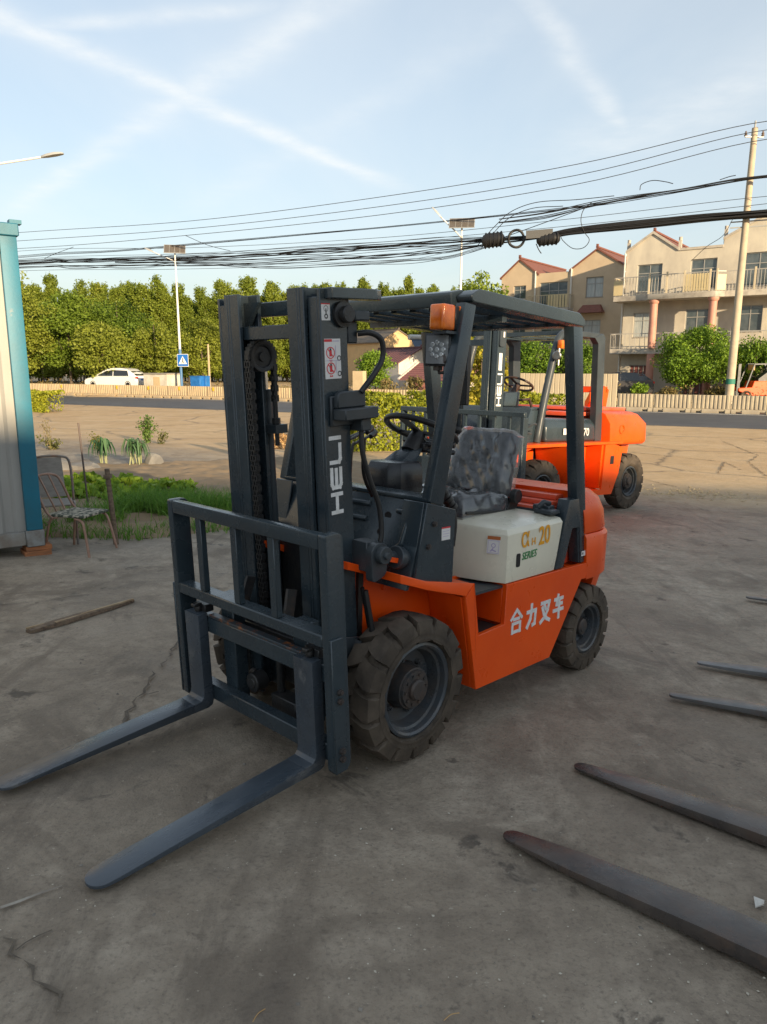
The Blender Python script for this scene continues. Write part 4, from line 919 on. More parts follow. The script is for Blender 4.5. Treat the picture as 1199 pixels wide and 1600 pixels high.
s2 = MB(); C2 = Vector((-.62, 0, 1.83)); n2 = Vector((-.42, 0, .9)).normalized(); f1 = Vector((0, 1, 0)); f2 = n2.cross(f1)
s2.tube([C2 + (f1 * math.cos(2 * PI * k / 32) + f2 * math.sin(2 * PI * k / 32)) * .215 for k in range(32)], .017, 8, closed=True); s2.cyl((-.38, 0, 1.6), C2 - n2 * .01, .045, 12); s2.tube([(-.40, .2, 1.60), (-.55, .26, 1.62), (-.62, .26, 1.5)], .02, 6)
for a in (.3, PI - .3, 1.5 * PI): s2.bar(C2 - n2 * .02, C2 + (f1 * math.cos(a) + f2 * math.sin(a)) * .21, .04, .012, up=n2)
s2.build('steering_wheel', mat('brown_wheel', (.05, .028, .02), .4), BT, smooth=50)
st2 = pad([(-.60, .24, 1.46), (-.60, -.24, 1.46), (-1.05, -.24, 1.44), (-1.05, .24, 1.44)], .09, (0, 0, 1), lambda u, v: .02).build('seat_cushion', VINYL, BT)
hs = MB().tube(curve([(-.02, .62, 1.24), (.10, .80, 1.18), (.16, .74, 1.22), (.10, .82, 1.30), (.0, .80, 1.30)]), .016, 6); hs.cyl((.30, .58, 1.15), (.02, .56, 1.10), .07, 14); hs.build('tilt_cylinder', SLATE2, BT)
# mast, backrest
for s in (1, -1):
    m2 = MB(); y0, y1 = sorted((s * .445, s * .475)); m2.box(.30, .47, y0, y1, .2, 2.60); y0, y1 = sorted((s * .375, s * .444)); m2.box(.445, .47, y0, y1, .2, 2.58); m2.box(.30, .325, y0, y1, .2, 2.58); m2.build('outer_mast_rail', SLATE, BT, bev=.004)
    m2 = MB(); y0, y1 = sorted((s * .32, s * .345)); m2.box(.37, .50, y0, y1, .22, 2.62); y0, y1 = sorted((s * .346, s * .372)); m2.box(.478, .50, y0, y1, .22, 2.62); y0, y1 = sorted((s * .25, s * .319)); m2.box(.478, .50, y0, y1, .22, 2.62); m2.build('inner_mast_rail', SLATE, BT, bev=.004)
MB().box(.26, .299, -.44, .44, 2.44, 2.54).build('mast_crossbar', SLATE, BT); MB().box(.38, .44, -.318, .318, 2.30, 2.38).build('mast_crossbar', SLATE, BT); MB().box(.26, .299, -.44, .44, .6, .8).build('mast_crossbar', SLATE, BT)
mp = MB().prism(round_poly([(.35, 2.28), (.46, 2.28), (.46, 2.52), (.35, 2.52)], .03), 'Y', .476, .50); mp.build('hose_bracket', SLATE2, BT)
MB().box(.37, .40, .5005, .502, 2.40, 2.47).build('sticker', PAPER, BT)
s7 = sticker(BT, (.435, .4755, 1.98), (-1, 0, 0), (0, 0, 1), (0, 1, 0), .065, .22, [(REDP, 'ring', .033, .15, .02, .004), (REDP, 'ring', .033, .07, .02, .004)])
heli(BT, (.350, .4755, 1.52), (0, 0, 1), (1, 0, 0), (0, 1, 0), .43, .095, .022)
for s in (1, -1):
    b7 = MB(); y0, y1 = sorted((s * 1.045, s * 1.10)); b7.box(.56, .66, y0, y1, .12, 1.40); b7.build('backrest_post', SLATE, BT, bev=.006)
MB().box(.60, .66, -1.10, 1.10, 1.401, 1.465).build('backrest_rail', SLATE, BT, bev=.006)
MB().box(.58, .655, -1.044, 1.044, .68, .78).build('carriage_bar', SLATE, BT, bev=.004); MB().box(.58, .655, -1.044, 1.044, .16, .26).build('carriage_bar', SLATE, BT, bev=.004)
MB().box(.60, .655, -1.044, 1.044, .98, 1.03).build('backrest_rail', SLATE, BT, bev=.004)
for i in range(8): y = -.86 + i * .245; MB().box(.615, .645, y - .022, y + .022, .7805, 1.4005).build('backrest_bar', SLATE, BT)
for y in (-.5, .5):
    f7 = MB().prism([(.66, .80), (.66, .12), (.70, .06), (1.85, .03), (1.85, .045), (.80, .12), (.73, .16), (.72, .80)], 'Y', y - .075, y + .075); f7.build('fork', SLATE, BT, bev=.004)
    lc = MB().cyl((.33, y * .5, .3), (.33, y * .5, 2.2), .045, 12); lc.build('lift_cylinder', SLATE2, BT)
# ================================================================== yard things
# ---- fork blades of trucks parked out of frame on the right
BLADE = mat('worn_blade_paint', (.105, .105, .105), .36, col2=(.085, .080, .076), nscale=5, bump=.12, bscale=50, rust=((.11, .065, .05), 4, .54), rvar=.12)
BLADE2 = mat('rusty_blade_steel', (.085, .070, .060), .30, col2=(.035, .031, .031), nscale=4, bump=.15, bscale=40, rust=((.085, .062, .050), 5, .5), rvar=.12)
BLADE3 = mat('galvanised_blade', (.16, .165, .17), .45, col2=(.10, .10, .10), nscale=6, bump=.1, bscale=50, rvar=.1)
GN = Vector((NG[0], NG[1], NG[2]))
def blade(tip, ang, width, length, material, label, lift=.03, th0=.012, th1=.042, tipr=.5):
    o3 = Vector((tip[0], tip[1], gz(*tip)))
    u = Vector((math.cos(ang), math.sin(ang), 0)); u = (u - GN * u.dot(GN)).normalized(); v = GN.cross(u).normalized()
    T_ = lambda p: o3 + u * p.x + v * p.y + GN * p.z
    w = width / 2; mb = MB(T_)
    nar = .50
    plan = [(w * tipr * 1.2 * (1 - math.sin(t)) + .0, w * nar * math.cos(t)) for t in [PI * k / 12 for k in range(13)]][::-1]
    plan = [(length, -w)] + [(length * .55, -w), (length * .22, -w * .82)] + plan + [(length * .22, w * .82), (length * .55, w), (length, w)]
    lo = [mb.v((x, q, lift)) for x, q in plan]; hi = [mb.v((x, q, lift + th0 + (th1 - th0) * min(1, x / (length * .6)))) for x, q in plan]; m_ = len(plan)
    for i in range(m_): mb.f([lo[i], lo[(i + 1) % m_], hi[(i + 1) % m_], hi[i]])
    for r_ in (lo, hi):
        for i in range(m_ // 2):
            j = m_ - 1 - i
            if j - 1 < i + 1: break
            mb.f([r_[i], r_[i + 1], r_[j]] if j - 1 == i + 1 else [r_[i], r_[i + 1], r_[j - 1], r_[j]])
    o = thing('fork_blade', label, 'fork blade', None, 'forklift blades reaching in from the right')
    mb.build('blade', material, o, bev=.003, seg=2, smooth=20)
    MB(T_).prism([(length + .001, lift), (length + .04, lift), (length + .05, lift + .05), (length + .05, lift + .62), (length + .005, lift + .62), (length + .001, lift + .05)], 'Y', -w, w).build('shank', material, o, bev=.003)
    return o
blade((.46, 2.535), -.70, .155, 1.35, BLADE2, 'wide rusty brown fork blade nearest the viewer, its point farthest left', .022, .008, .052)
blade((.87, 3.085), -.70, .150, 1.35, BLADE2, 'dull brown fork blade second from the bottom, lying just beyond the widest one', .020, .008, .045)
blade((1.61, 3.90), -.43, .125, 1.2, BLADE, 'narrow grey fork blade with a rusty middle, third up from the bottom', .03)
blade((1.99, 4.43), -.42, .125, 1.2, BLADE3, 'narrow pale grey fork blade between the rusty one and the far stub', .03)
blade((3.09, 6.06), -.45, .135, 1.2, BLADE, 'short stub of a dark fork blade farthest up the yard, by the frame edge', .03)

# ---- splintered lath, pebbles, chips
WOODM = mat('weathered_wood', (.20, .145, .095), .8, col2=(.10, .07, .05), nscale=6, stretch=(1, 8, 8), bump=.4, bscale=30)
WOODL = mat('pale_split_wood', (.42, .32, .2), .8, col2=(.28, .2, .12), nscale=10, bump=.3)
sa = Vector((-2.37, 4.70, gz(-2.37, 4.70) + .018)); sb_ = Vector((-1.93, 5.50, gz(-1.93, 5.50) + .014))
lt = MB(); dv = (sb_ - sa).normalized(); sv = dv.cross(Vector((0, 0, 1)))
rings = []
for k, (t, w, h) in enumerate(((0, .030, .010), (.12, .045, .022), (.3, .05, .024), (.5, .046, .022), (.72, .034, .018), (.88, .018, .012), (1, .006, .006))):
    c = sa.lerp(sb_, t) + sv * random.uniform(-.006, .006); rings.append([c - sv * w - Vector((0, 0, .012)), c + sv * w - Vector((0, 0, .012)), c + sv * w * .9 + Vector((0, 0, h * .6)), c + sv * w * .2 + Vector((0, 0, h)), c - sv * w * .9 + Vector((0, 0, h * .5))])
lt.loft(rings); lto = lt.build('lath', WOODM, smooth=20); tag(lto, 'splintered wooden lath lying on the dirty ground left of the forks', 'stick')
sp2 = MB()
for a0, a1, o_ in ((.0, .14, -.02), (.45, .98, .012), (.2, .5, .03)): sp2.bar(sa.lerp(sb_, a0) + sv * o_ + Vector((0, 0, .016)), sa.lerp(sb_, a1) + sv * o_ * .5 + Vector((0, 0, .014)), .018, .012)
sp2.build('splinter', WOODL, lto)
def stuff_stones(name, material, n, area, smin, smax, seed):
    r = random.Random(seed); V, Fc = [], []
    base = np.array([(1, 0, 0), (-1, 0, 0), (0, 1, 0), (0, -1, 0), (0, 0, 1), (0, 0, -.3)]); tri = [(0, 2, 4), (2, 1, 4), (1, 3, 4), (3, 0, 4), (2, 0, 5), (1, 2, 5), (3, 1, 5), (0, 3, 5)]
    for _ in range(n):
        x, y = area(r); s = smin + (smax - smin) * r.random() ** 3; a = r.uniform(0, 6.28); ca, sn = math.cos(a), math.sin(a); k = len(V)
        z = gz(x, y)
        for p in base:
            q = p * np.array([s, s * r.uniform(.5, .9), s * r.uniform(.3, .7)]) * r.uniform(.8, 1.15); V.append((x + q[0] * ca - q[1] * sn, y + q[0] * sn + q[1] * ca, z + q[2] + .002))
        Fc += [(a_ + k, b_ + k, c_ + k) for a_, b_, c_ in tri]
    me = bpy.data.meshes.new(name); me.from_pydata(V, [], Fc); me.materials.append(material)
    o = bpy.data.objects.new(name, me); COL.objects.link(o); o['kind'] = 'stuff'; return o
PEB = mat('pebble', (.26, .235, .20), .85, col2=(.12, .105, .09), nscale=3)
PEBL = mat('pale_crumb', (.5, .46, .38), .85)
stuff_stones('pebbles', PEB, 1700, lambda r: (r.uniform(-5, 5), r.uniform(1.2, 12)), .003, .014, 5)
def near_patch(r):
    c = r.choice([(-.55, 1.9, .35), (-.75, 1.55, .3), (-.2, 2.3, .5), (-.8, 2.0, .25), (.1, 1.9, .5), (1.0, 1.9, .3), (4.9, 13.2, 1.0)]); return r.gauss(c[0], c[2]), r.gauss(c[1], c[2] * .6)
stuff_stones('gravel', PEBL, 520, near_patch, .002, .008, 6)
SANDY = mat('sand', (.45, .36, .22), .95, col2=(.36, .28, .17), nscale=6)
stuff_stones('sand_heap', SANDY, 900, lambda r: (r.gauss(5.6, .8), r.gauss(13.4, .5)), .006, .05, 8)

# ---- container with blue corner post
CPAINT = mat('container_panel', (.36, .355, .33), .5, col2=(.28, .275, .255), nscale=2, stretch=(1, 1, .25), rust=((.28, .18, .10), 3, .66), bump=.08)
CBLUE = mat('container_blue', (.012, .155, .235), .5, col2=(.02, .13, .19), nscale=3, rust=((.20, .22, .22), 4, .64), bump=.08)
CRUST = mat('rusty_header', (.20, .13, .09), .7, col2=(.12, .09, .07), nscale=6, bump=.2)
c0 = Vector((-3.28, 6.96, 0)); c0.z = gz(c0.x, c0.y) + .10
CM = Matrix.Translation(c0) @ Matrix.Rotation(math.atan2(-1, -1.38), 4, 'Z')       # local +X runs along the wall away from the post
CT = thing('container', 'pale grey shipping container with a blue corner post at the left edge', 'container', CM)
FY = lambda p: Vector((p.x, -p.y, p.z))
CH = 2.93
pb = MB(FY); pb.box(-.005, .135, -.01, .10, .16, CH - .10); pb.box(.0, .13, .101, .16, .16, CH - .10); pb.build('corner_post', CBLUE, CT, bev=.008, seg=2)
cc_ = MB(FY); cc_.box(-.012, .15, -.02, .16, 0, .158); cc_.build('corner_casting', mat('casting_grey', (.25, .26, .25), .7, col2=(.16, .13, .11), nscale=8), CT, bev=.008)
cc_ = MB(FY); cc_.box(-.025, .15, -.03, .16, CH - .098, CH + .01); cc_.build('corner_casting', CBLUE, CT, bev=.008)
MB(FY).box(.151, 6.0, .0, .10, .02, .15).build('bottom_rail', mat('rail_grey', (.28, .28, .26), .7, col2=(.2, .17, .14), nscale=5), CT, bev=.005)
MB(FY).box(.136, 6.0, .0, .10, CH - .24, CH - .06).build('top_rail', CRUST, CT, bev=.005)
pn = MB(FY); x = .136; prof = []
while x < 6.0:
    prof += [(x, .045), (x + .07, .045), (x + .10, .075), (x + .17, .075)]; x += .20
V1 = [pn.v((px, py, .151)) for px, py in prof]; V2 = [pn.v((px, py, CH - .241)) for px, py in prof]
for i in range(len(prof) - 1): pn.f([V1[i], V1[i + 1], V2[i + 1], V2[i]])
pn.build('wall_panel', CPAINT, CT, smooth=10)
MB(FY).box(.0, 6.0, .17, 2.4, .12, CH - .05).build('box_body', CPAINT, CT)
kn = MB(FY).box(-.06, .04, .0, .10, CH + .011, CH + .045); kn.build('lock_fitting', CBLUE, CT)
BRICKM = mat('wooden_block', (.42, .16, .06), .8, col2=(.26, .11, .05), nscale=5, stretch=(1, 5, 5), bump=.3)
bm = Matrix.Translation((c0.x + .005, c0.y + .07, gz(c0.x, c0.y))) @ Matrix.Rotation(math.atan2(-1, -1.38), 4, 'Z')
blk = thing('support_block', 'reddish wooden block propping up the container corner', 'block', bm)
MB(FY).box(-.02, .22, -.06, .18, -.01, .052).build('block', BRICKM, blk, bev=.004); MB(FY).box(-.03, .20, -.05, .17, .053, .099).build('block', BRICKM, blk, bev=.004)

# ---- old chairs by the garden
RUSTP = mat('faded_pink_tube', (.36, .22, .16), .55, col2=(.26, .15, .10), nscale=8, bump=.1)
GREYT = mat('grey_tube', (.16, .15, .14), .5, col2=(.22, .13, .09), nscale=10)
CLOTH = mat('patched_seat', (.40, .36, .28), .9, col2=(.06, .07, .05), nscale=22, nlo=.46, nhi=.54, bump=.4)
WEB = mat('grey_webbing', (.30, .28, .25), .85, col2=(.24, .22, .2), nscale=12, stretch=(8, 1, 1))
def at_ground(x, y): return Vector((x, y, gz(x, y)))
ch1 = thing('chair', 'low chair with pink tubular frame and speckled seat beside the garden', 'chair', loc(at_ground(-3.03, 7.20), -.30))
for s in (1, -1):
    MB().tube(curve([(.17 if s > 0 else -.17, -.20, 0), (.15 * s, -.16, .25), (.13 * s, -.13, .34), (.0, -.13, .365)][::1], 4), .013, 8).build('leg', RUSTP, ch1, smooth=60)
MB().tube(curve([(.18, .24, 0), (.16, .20, .20), (.15, .17, .34)], 4), .013, 8).build('leg', RUSTP, ch1, smooth=60)
MB().tube(curve([(-.18, .24, 0), (-.16, .20, .20), (-.15, .17, .34)], 4), .013, 8).build('leg', RUSTP, ch1, smooth=60)
# this chair faces +X in the photo: its back stands at local -X
for o in list(ch1.children): bpy.data.objects.remove(o)
for (x, y, kx) in ((.21, -.19, 1), (.21, .19, 1), (-.19, -.19, -1), (-.19, .19, -1)):
    MB().tube(curve([(x + kx * .06, y * 1.1, 0), (x + kx * .015, y, .24), (x - kx * .02, y * .95, .345), (x - kx * .10, y * .95, .37)], 5), .0125, 8).build('leg', RUSTP, ch1, smooth=60)
MB().box(-.20, .22, -.195, .195, .375, .402).build('seat', CLOTH, ch1, bev=.012, seg=3)
MB().tube(curve([(-.13, -.19, .36), (-.22, -.19, .44), (-.33, -.175, .68), (-.37, -.12, .74), (-.38, 0, .755), (-.37, .12, .74), (-.33, .175, .68), (-.22, .19, .44), (-.13, .19, .36)], 5), .0125, 8).build('back_frame', RUSTP, ch1, smooth=60)
for y in (-.06, .06): MB().tube([(-.20, y, .40), (-.372, y * 1.1, .745)], .009, 6).build('back_bar', RUSTP, ch1, smooth=60)
ch2 = thing('chair', 'grey tubular chair with woven back, half hidden behind the pink one', 'chair', loc(at_ground(-3.46, 7.62), -1.15))
for y in (-.21, .21):
    MB().tube(curve([(.24, y, 0), (.22, y, .25), (.17, y, .40), (-.02, y, .41)], 4), .013, 8).build('leg', GREYT, ch2, smooth=60)
    MB().tube(curve([(-.26, y, 0), (-.20, y, .3), (-.2, y, .42)], 4), .013, 8).build('leg', GREYT, ch2, smooth=60)
MB().box(-.22, .20, -.195, .195, .40, .42).build('seat', WEB, ch2, bev=.008)
MB().tube(curve([(-.20, -.21, .42), (-.25, -.21, .62), (-.31, -.19, .82), (-.325, -.10, .86), (-.33, 0, .865), (-.325, .10, .86), (-.31, .19, .82), (-.25, .21, .62), (-.20, .21, .42)], 5), .013, 8).build('back_frame', GREYT, ch2, smooth=60)
bk_ = MB(); bk_.hexa([(-.215, -.14, .44), (-.205, -.14, .44), (-.205, .14, .44), (-.215, .14, .44), (-.33, -.12, .85), (-.32, -.12, .85), (-.32, .12, .85), (-.33, .12, .85)]); bk_.build('back_panel', WEB, ch2)

# ---- vegetable garden
SOIL = mat('garden_soil', (.27, .19, .112), .95, col2=(.18, .13, .08), nscale=3, bump=.9, bscale=12, dust=(.25, .19, .12), dustamt=.5)
gp = [(-3.75, 7.75), (-2.62, 7.72), (-1.9, 8.35), (-.9, 9.3), (.4, 10.6), (.9, 13.5), (-.6, 18.0), (-2.3, 18.6), (-4.2, 16.2), (-6.6, 14.2), (-8.4, 13.6), (-7.5, 11.2), (-5.2, 9.2)]
def inside(x, y, P):
    c = False
    for i in range(len(P)):
        (x0, y0), (x1, y1) = P[i - 1], P[i]
        if (y0 > y) != (y1 > y) and x < (x1 - x0) * (y - y0) / (y1 - y0) + x0: c = not c
    return c
def dist_edge(x, y, P):
    best = 9
    for i in range(len(P)):
        a, b = Vector(P[i - 1]), Vector(P[i]); d = b - a; t = min(1, max(0, (Vector((x, y)) - a).dot(d) / d.dot(d))); best = min(best, (a + d * t - Vector((x, y))).length)
    return best
gx_, gy_ = [-8.6 + .09 * i for i in range(108)], [7.4 + .09 * j for j in range(127)]
idx, V, Fc = {}, [], []
rs = random.Random(11)
from mathutils import noise as mn
for j, y in enumerate(gy_):
    for i, x in enumerate(gx_):
        if inside(x, y, gp):
            d = dist_edge(x, y, gp); h = min(1, d / .35)
            z = gz(x, y) + .004 + h * (.035 + .05 * mn.noise(Vector((x * 2.2, y * 2.2, 0))) + .035 * mn.noise(Vector((x * 7, y * 7, 3))) + .02 * rs.random())
            idx[i, j] = len(V); V.append((x, y, max(z, gz(x, y) + .003) if d > .06 else gz(x, y) - .03))
for (i, j) in idx:
    q = [(i, j), (i + 1, j), (i + 1, j + 1), (i, j + 1)]
    if all(k in idx for k in q): Fc.append([idx[k] for k in q])
me = bpy.data.meshes.new('garden_soil'); me.from_pydata(V, [], Fc); me.materials.append(SOIL)
for p in me.polygons: p.use_smooth = True
so2_ = bpy.data.objects.new('garden_soil', me); COL.objects.link(so2_); so2_['kind'] = 'structure'

def leaf_mesh(name, C, size, seed, material, up=.3, aspect=1.6, bend=.15, D=None):
    """a cloud of leaf-sized folded faces. C: centres (n,3); D: preferred directions of the leaf blade"""
    rg = np.random.default_rng(seed); n = len(C)
    a = rg.normal(size=(n, 3)) if D is None else D + rg.normal(size=(n, 3)) * .35
    a /= np.linalg.norm(a, axis=1)[:, None]
    b = rg.normal(size=(n, 3)); b[:, 2] *= up; b -= a * (a * b).sum(1)[:, None]; b /= np.linalg.norm(b, axis=1)[:, None]
    nn = np.cross(a, b); s = size * rg.uniform(.6, 1.3, n)[:, None]; w = s / aspect
    p0 = C - a * s * .5; p1 = C + b * w * .5 + nn * s * bend; p2 = C + a * s * .5; p3 = C - b * w * .5 + nn * s * bend
    V = np.stack([p0, p1, p2, p3], 1).reshape(-1, 3).astype(np.float32)
    me = bpy.data.meshes.new(name); me.vertices.add(4 * n); me.vertices.foreach_set('co', V.ravel())
    me.loops.add(4 * n); me.loops.foreach_set('vertex_index', np.arange(4 * n, dtype=np.int32))
    me.polygons.add(n); me.polygons.foreach_set('loop_start', np.arange(0, 4 * n, 4, dtype=np.int32))
    try: me.polygons.foreach_set('loop_total', np.full(n, 4, dtype=np.int32))
    except Exception: pass
    me.update(calc_edges=True); me.materials.append(material); return me
def link_mesh(name, me, parent=None, M=None):
    o = bpy.data.objects.new(name, me); COL.objects.link(o)
    if parent: o.parent = parent
    if M is not None: o.matrix_world = M
    return o
GRASS = leafmat('grass_blade', (.06, .17, .025), (.18, .34, .05), .38, (.30, .26, .10))
LETT = leafmat('lettuce_leaf', (.14, .25, .02), (.32, .46, .05), .4)
LEEK = leafmat('leek_leaf', (.035, .10, .045), (.10, .19, .08), .25, (.45, .45, .25))
WEEDM = leafmat('weed_leaf', (.08, .10, .025), (.20, .19, .06), .3)
# grassy leaf onions: a dense bed nobody could count
rg = np.random.default_rng(4); pts = []
while len(pts) < 4300:
    x, y = rg.uniform(-4.2, -1.2), rg.uniform(7.8, 10.6)
    yc_ = 9.55 + .10 * (x + 2.9); c = ((x + 2.75) / .85) ** 2 + ((y - yc_) / .52) ** 2
    c2 = ((x + 3.45) / .35) ** 2 + ((y - 8.7) / .35) ** 2
    if c < 1 - .5 * (mn.noise(Vector((x * 2.5, y * 2.5, 0))) > .15) * (c > .45) or (c2 < 1 and rg.random() < .3) or (rg.random() < .012): pts.append((x, y, gz(x, y) + .03))
pts = np.array(pts); h = rg.uniform(.10, .36, len(pts)); le = rg.normal(size=(len(pts), 2)) * .5
def blades(name, base, h, lean, w, material, seed):
    rg = np.random.default_rng(seed); n = len(base); ang = rg.uniform(0, 6.28, n); sd = np.stack([np.cos(ang), np.sin(ang), 0 * ang], 1) * w
    L3 = np.concatenate([lean, np.zeros((n, 1))], 1)
    def lv(t, k): return base + np.array([0, 0, 1]) * (h * t * (1 - .18 * t * np.linalg.norm(lean, axis=1)))[:, None] + L3 * (h * t * t)[:, None] - (0 if k is None else -k) * 0
    rows = []
    for t, ww in ((0, 1), (.5, .85), (1, .12)):
        c = lv(t, None); rows += [c - sd * ww, c + sd * ww]
    V = np.stack(rows, 1).reshape(-1, 3); i = np.arange(n)[:, None] * 6
    Fc = np.concatenate([i + np.array([[0, 1, 3, 2]]), i + np.array([[2, 3, 5, 4]])], 0)
    me = bpy.data.meshes.new(name); me.from_pydata(V.tolist(), [], Fc.tolist()); me.materials.append(material); return me
o = link_mesh('grass', blades('grass', pts, h, le, .005, GRASS, 1)); o['kind'] = 'stuff'
# low weeds along the garden's edge
pts = []
while len(pts) < 1500:
    x, y = rg.uniform(-4.4, -.8), rg.uniform(7.6, 9.4)
    if inside(x, y, gp) and dist_edge(x, y, gp) < .45: pts.append((x, y, gz(x, y)))
pts = np.array(pts); o = link_mesh('grass', blades('grass', pts, rg.uniform(.05, .17, len(pts)), rg.normal(size=(len(pts), 2)) * .5, .005, GRASS, 2)); o['kind'] = 'stuff'
# lettuces in rows
def rosette(seed):
    rg = np.random.default_rng(seed); n = 34; a = rg.uniform(0, 6.28, n); r = rg.uniform(.02, .15, n)
    C = np.stack([np.cos(a) * r, np.sin(a) * r, .05 + .10 * rg.random(n) - r * .2], 1)
    return leaf_mesh('lettuce_leaves', C, .13, seed, LETT, 1.0, 1.15, .25)
ro = [rosette(s) for s in (1, 2, 3)]
k = 0
for j in range(5):
    for i in range(11):
        x = -5.55 + i * .25 + j * .10 + rs.uniform(-.09, .09); y = 10.15 + j * .42 + rs.uniform(-.12, .12)
        if rs.random() < .16 or x > -2.75 - .1 * j or not inside(x, y, gp): continue
        o = link_mesh('lettuce', ro[k % 3], None, loc(Vector((x, y, gz(x, y) + .03)), rs.uniform(0, 6), rs.uniform(.75, 1.2))); k += 1
        tag(o, 'bright green lettuce plant in the rows behind the tall grass', 'lettuce', 'lettuces growing in the garden bed')
def leek_clump(x, y, n, hgt, seed, label, spread):
    rg = np.random.default_rng(seed); t = thing('leek_clump', label, 'leek', at_ground(x, y))
    lm = MB(); sm = MB()
    for i in range(n):
        ox, oy = rg.normal(0, spread, 2); b = Vector((ox, oy, .02)); hh = hgt * rg.uniform(.75, 1.1)
        sm.tube([b, b + Vector((rg.normal(0, .02), rg.normal(0, .02), hh * .40))], [.014, .016], 6)
        for q in range(5):
            a = rg.uniform(0, 6.28); d = Vector((math.cos(a), math.sin(a), 0)); sd = Vector((-d.y, d.x, 0)) * .016; L = hh * rg.uniform(.5, .75)
            P = [b + Vector((0, 0, hh * .38)), b + d * L * .18 + Vector((0, 0, hh * .80)), b + d * L * .42 + Vector((0, 0, hh * .92)), b + d * L * .62 + Vector((0, 0, hh * .62)), b + d * L * .68 + Vector((0, 0, hh * .35))]
            vs = [(lm.v(p - sd * w), lm.v(p + sd * w)) for p, w in zip(P, (.8, 1, 1, .8, .15))]
            for a1, b1 in zip(vs, vs[1:]): lm.f([a1[0], a1[1], b1[1], b1[0]])
    lm.build('leaves', LEEK, t, smooth=80); sm.build('stalks', leafmat('leek_stalk', (.24, .27, .14), (.36, .36, .22), .1), t, smooth=80)
leek_clump(-5.62, 14.75, 7, .56, 1, 'clump of drooping leeks between the slabs and the other leeks', .10)
leek_clump(-5.10, 15.0, 9, .58, 2, 'thicker clump of drooping leeks beside a small grey stone', .15)
def weed(x, y, h, w, n, seed, label, material=None, lsz=.07):
    rg = np.random.default_rng(seed); t = thing('weed', label, 'weed', at_ground(x, y)); C = []; sm = MB()
    for i in range(max(3, n // 40)):
        a = rg.uniform(0, 6.28); tip = Vector((math.cos(a) * w * rg.random(), math.sin(a) * w * rg.random(), h * rg.uniform(.6, 1))); sm.tube([(0, 0, -.02), tip * .5 + Vector((0, 0, h * .08)), tip], .005, 4)
        for q in range(40):
            u = rg.random() ** .7; p = tip * u + Vector((rg.normal(0, .06), rg.normal(0, .06), rg.normal(0, .04))); C.append((p.x, p.y, max(.02, p.z)))
    link_mesh('leaves', leaf_mesh('leaves', np.array(C), lsz, seed, material or WEEDM), t); sm.build('stems', WEEDM, t)
weed(-6.95, 21.8, .85, .38, 480, 3, 'leafy green weed standing alone on the sandy lot behind the leeks', leafmat('weed_green', (.05, .11, .02), (.14, .22, .05), .3), .09)
weed(-6.5, 21.6, .35, .35, 160, 4, 'low yellowish weed at the foot of the tall lone weed')
weed(-7.15, 18.6, .42, .5, 320, 5, 'grey green weed patch in front of the sandy lot, right one of two')
weed(-8.1, 18.2, .30, .55, 240, 6, 'thin low weeds by the slab edge near the container')
weed(-8.05, 17.9, .95, .16, 80, 7, 'tall thin dry weed stalk near the blue container post', leafmat('weed_dry', (.2, .15, .08), (.3, .24, .12), .2), .05)
STONEM = mat('slab_stone', (.20, .195, .185), .85, col2=(.13, .125, .12), nscale=3, bump=.5, bscale=14)
def rock(x, y, sx, sy, sz, rz, seed, label, material=STONEM):
    r = random.Random(seed); mb = MB(); bmesh.ops.create_icosphere(mb.bm, subdivisions=2, radius=1)
    for v in mb.bm.verts:
        k = 1 + .28 * mn.noise(v.co * 1.3 + Vector((seed, 0, 0))); v.co = Vector((v.co.x * sx * k, v.co.y * sy * k, max(-.3, min(.75, v.co.z)) * sz * k))
    o = mb.build('stone', material, smooth=25); o.matrix_world = loc(at_ground(x, y) + Vector((0, 0, sz * .25)), rz); return tag(o, label, 'stone')
rock(-6.25, 13.75, .46, .32, .22, .2, 3, 'grey broken slab leaning at the garden edge by the container')
rock(-5.68, 13.95, .36, .26, .15, -.2, 7, 'flatter pale stone lying right of the grey broken slab')
rock(-4.75, 15.2, .20, .18, .26, .5, 9, 'small round grey stone right of the leeks')
pw = MB(); pw.cyl((0, 0, -.05), (.02, -.01, .80), .030, 8, .026); pw.box(-.015, .05, -.045, .03, .70, .74)
po_ = pw.build('post', WOODM, smooth=50); po_.matrix_world = loc(at_ground(-2.80, 7.55)) @ Matrix.Rotation(-.07, 4, 'Y'); tag(po_, 'short wooden post at the near edge of the garden', 'post')
rd_ = MB().cyl((0, 0, -.05), (-.05, 0, 1.18), .011, 6).build('rod', mat('rusty_rod', (.13, .10, .09), .7)); rd_.matrix_world = loc(at_ground(-3.62, 8.95)); tag(rd_, 'thin rusty rod stuck upright in the garden behind the chairs', 'rod')
# straw heap seen between the mast rails
r_ = np.random.default_rng(3); n = 1500; a = r_.uniform(0, 6.28, n); rr = np.sqrt(r_.random(n)) * 1.25
C = np.stack([np.cos(a) * rr, np.sin(a) * rr * .8, .42 * np.maximum(0, 1 - (rr / 1.25) ** 1.5) * r_.random(n) ** .4 + .02], 1)
STRAW = leafmat('straw', (.42, .24, .09), (.6, .40, .20), .1)
o = link_mesh('straw_heap', leaf_mesh('straw_heap', C, .26, 3, STRAW, .4, 7, .03), None, Matrix.Translation(at_ground(-3.25, 22.2))); tag(o, 'heap of orange brown straw on the lot seen through the mast', 'straw heap')

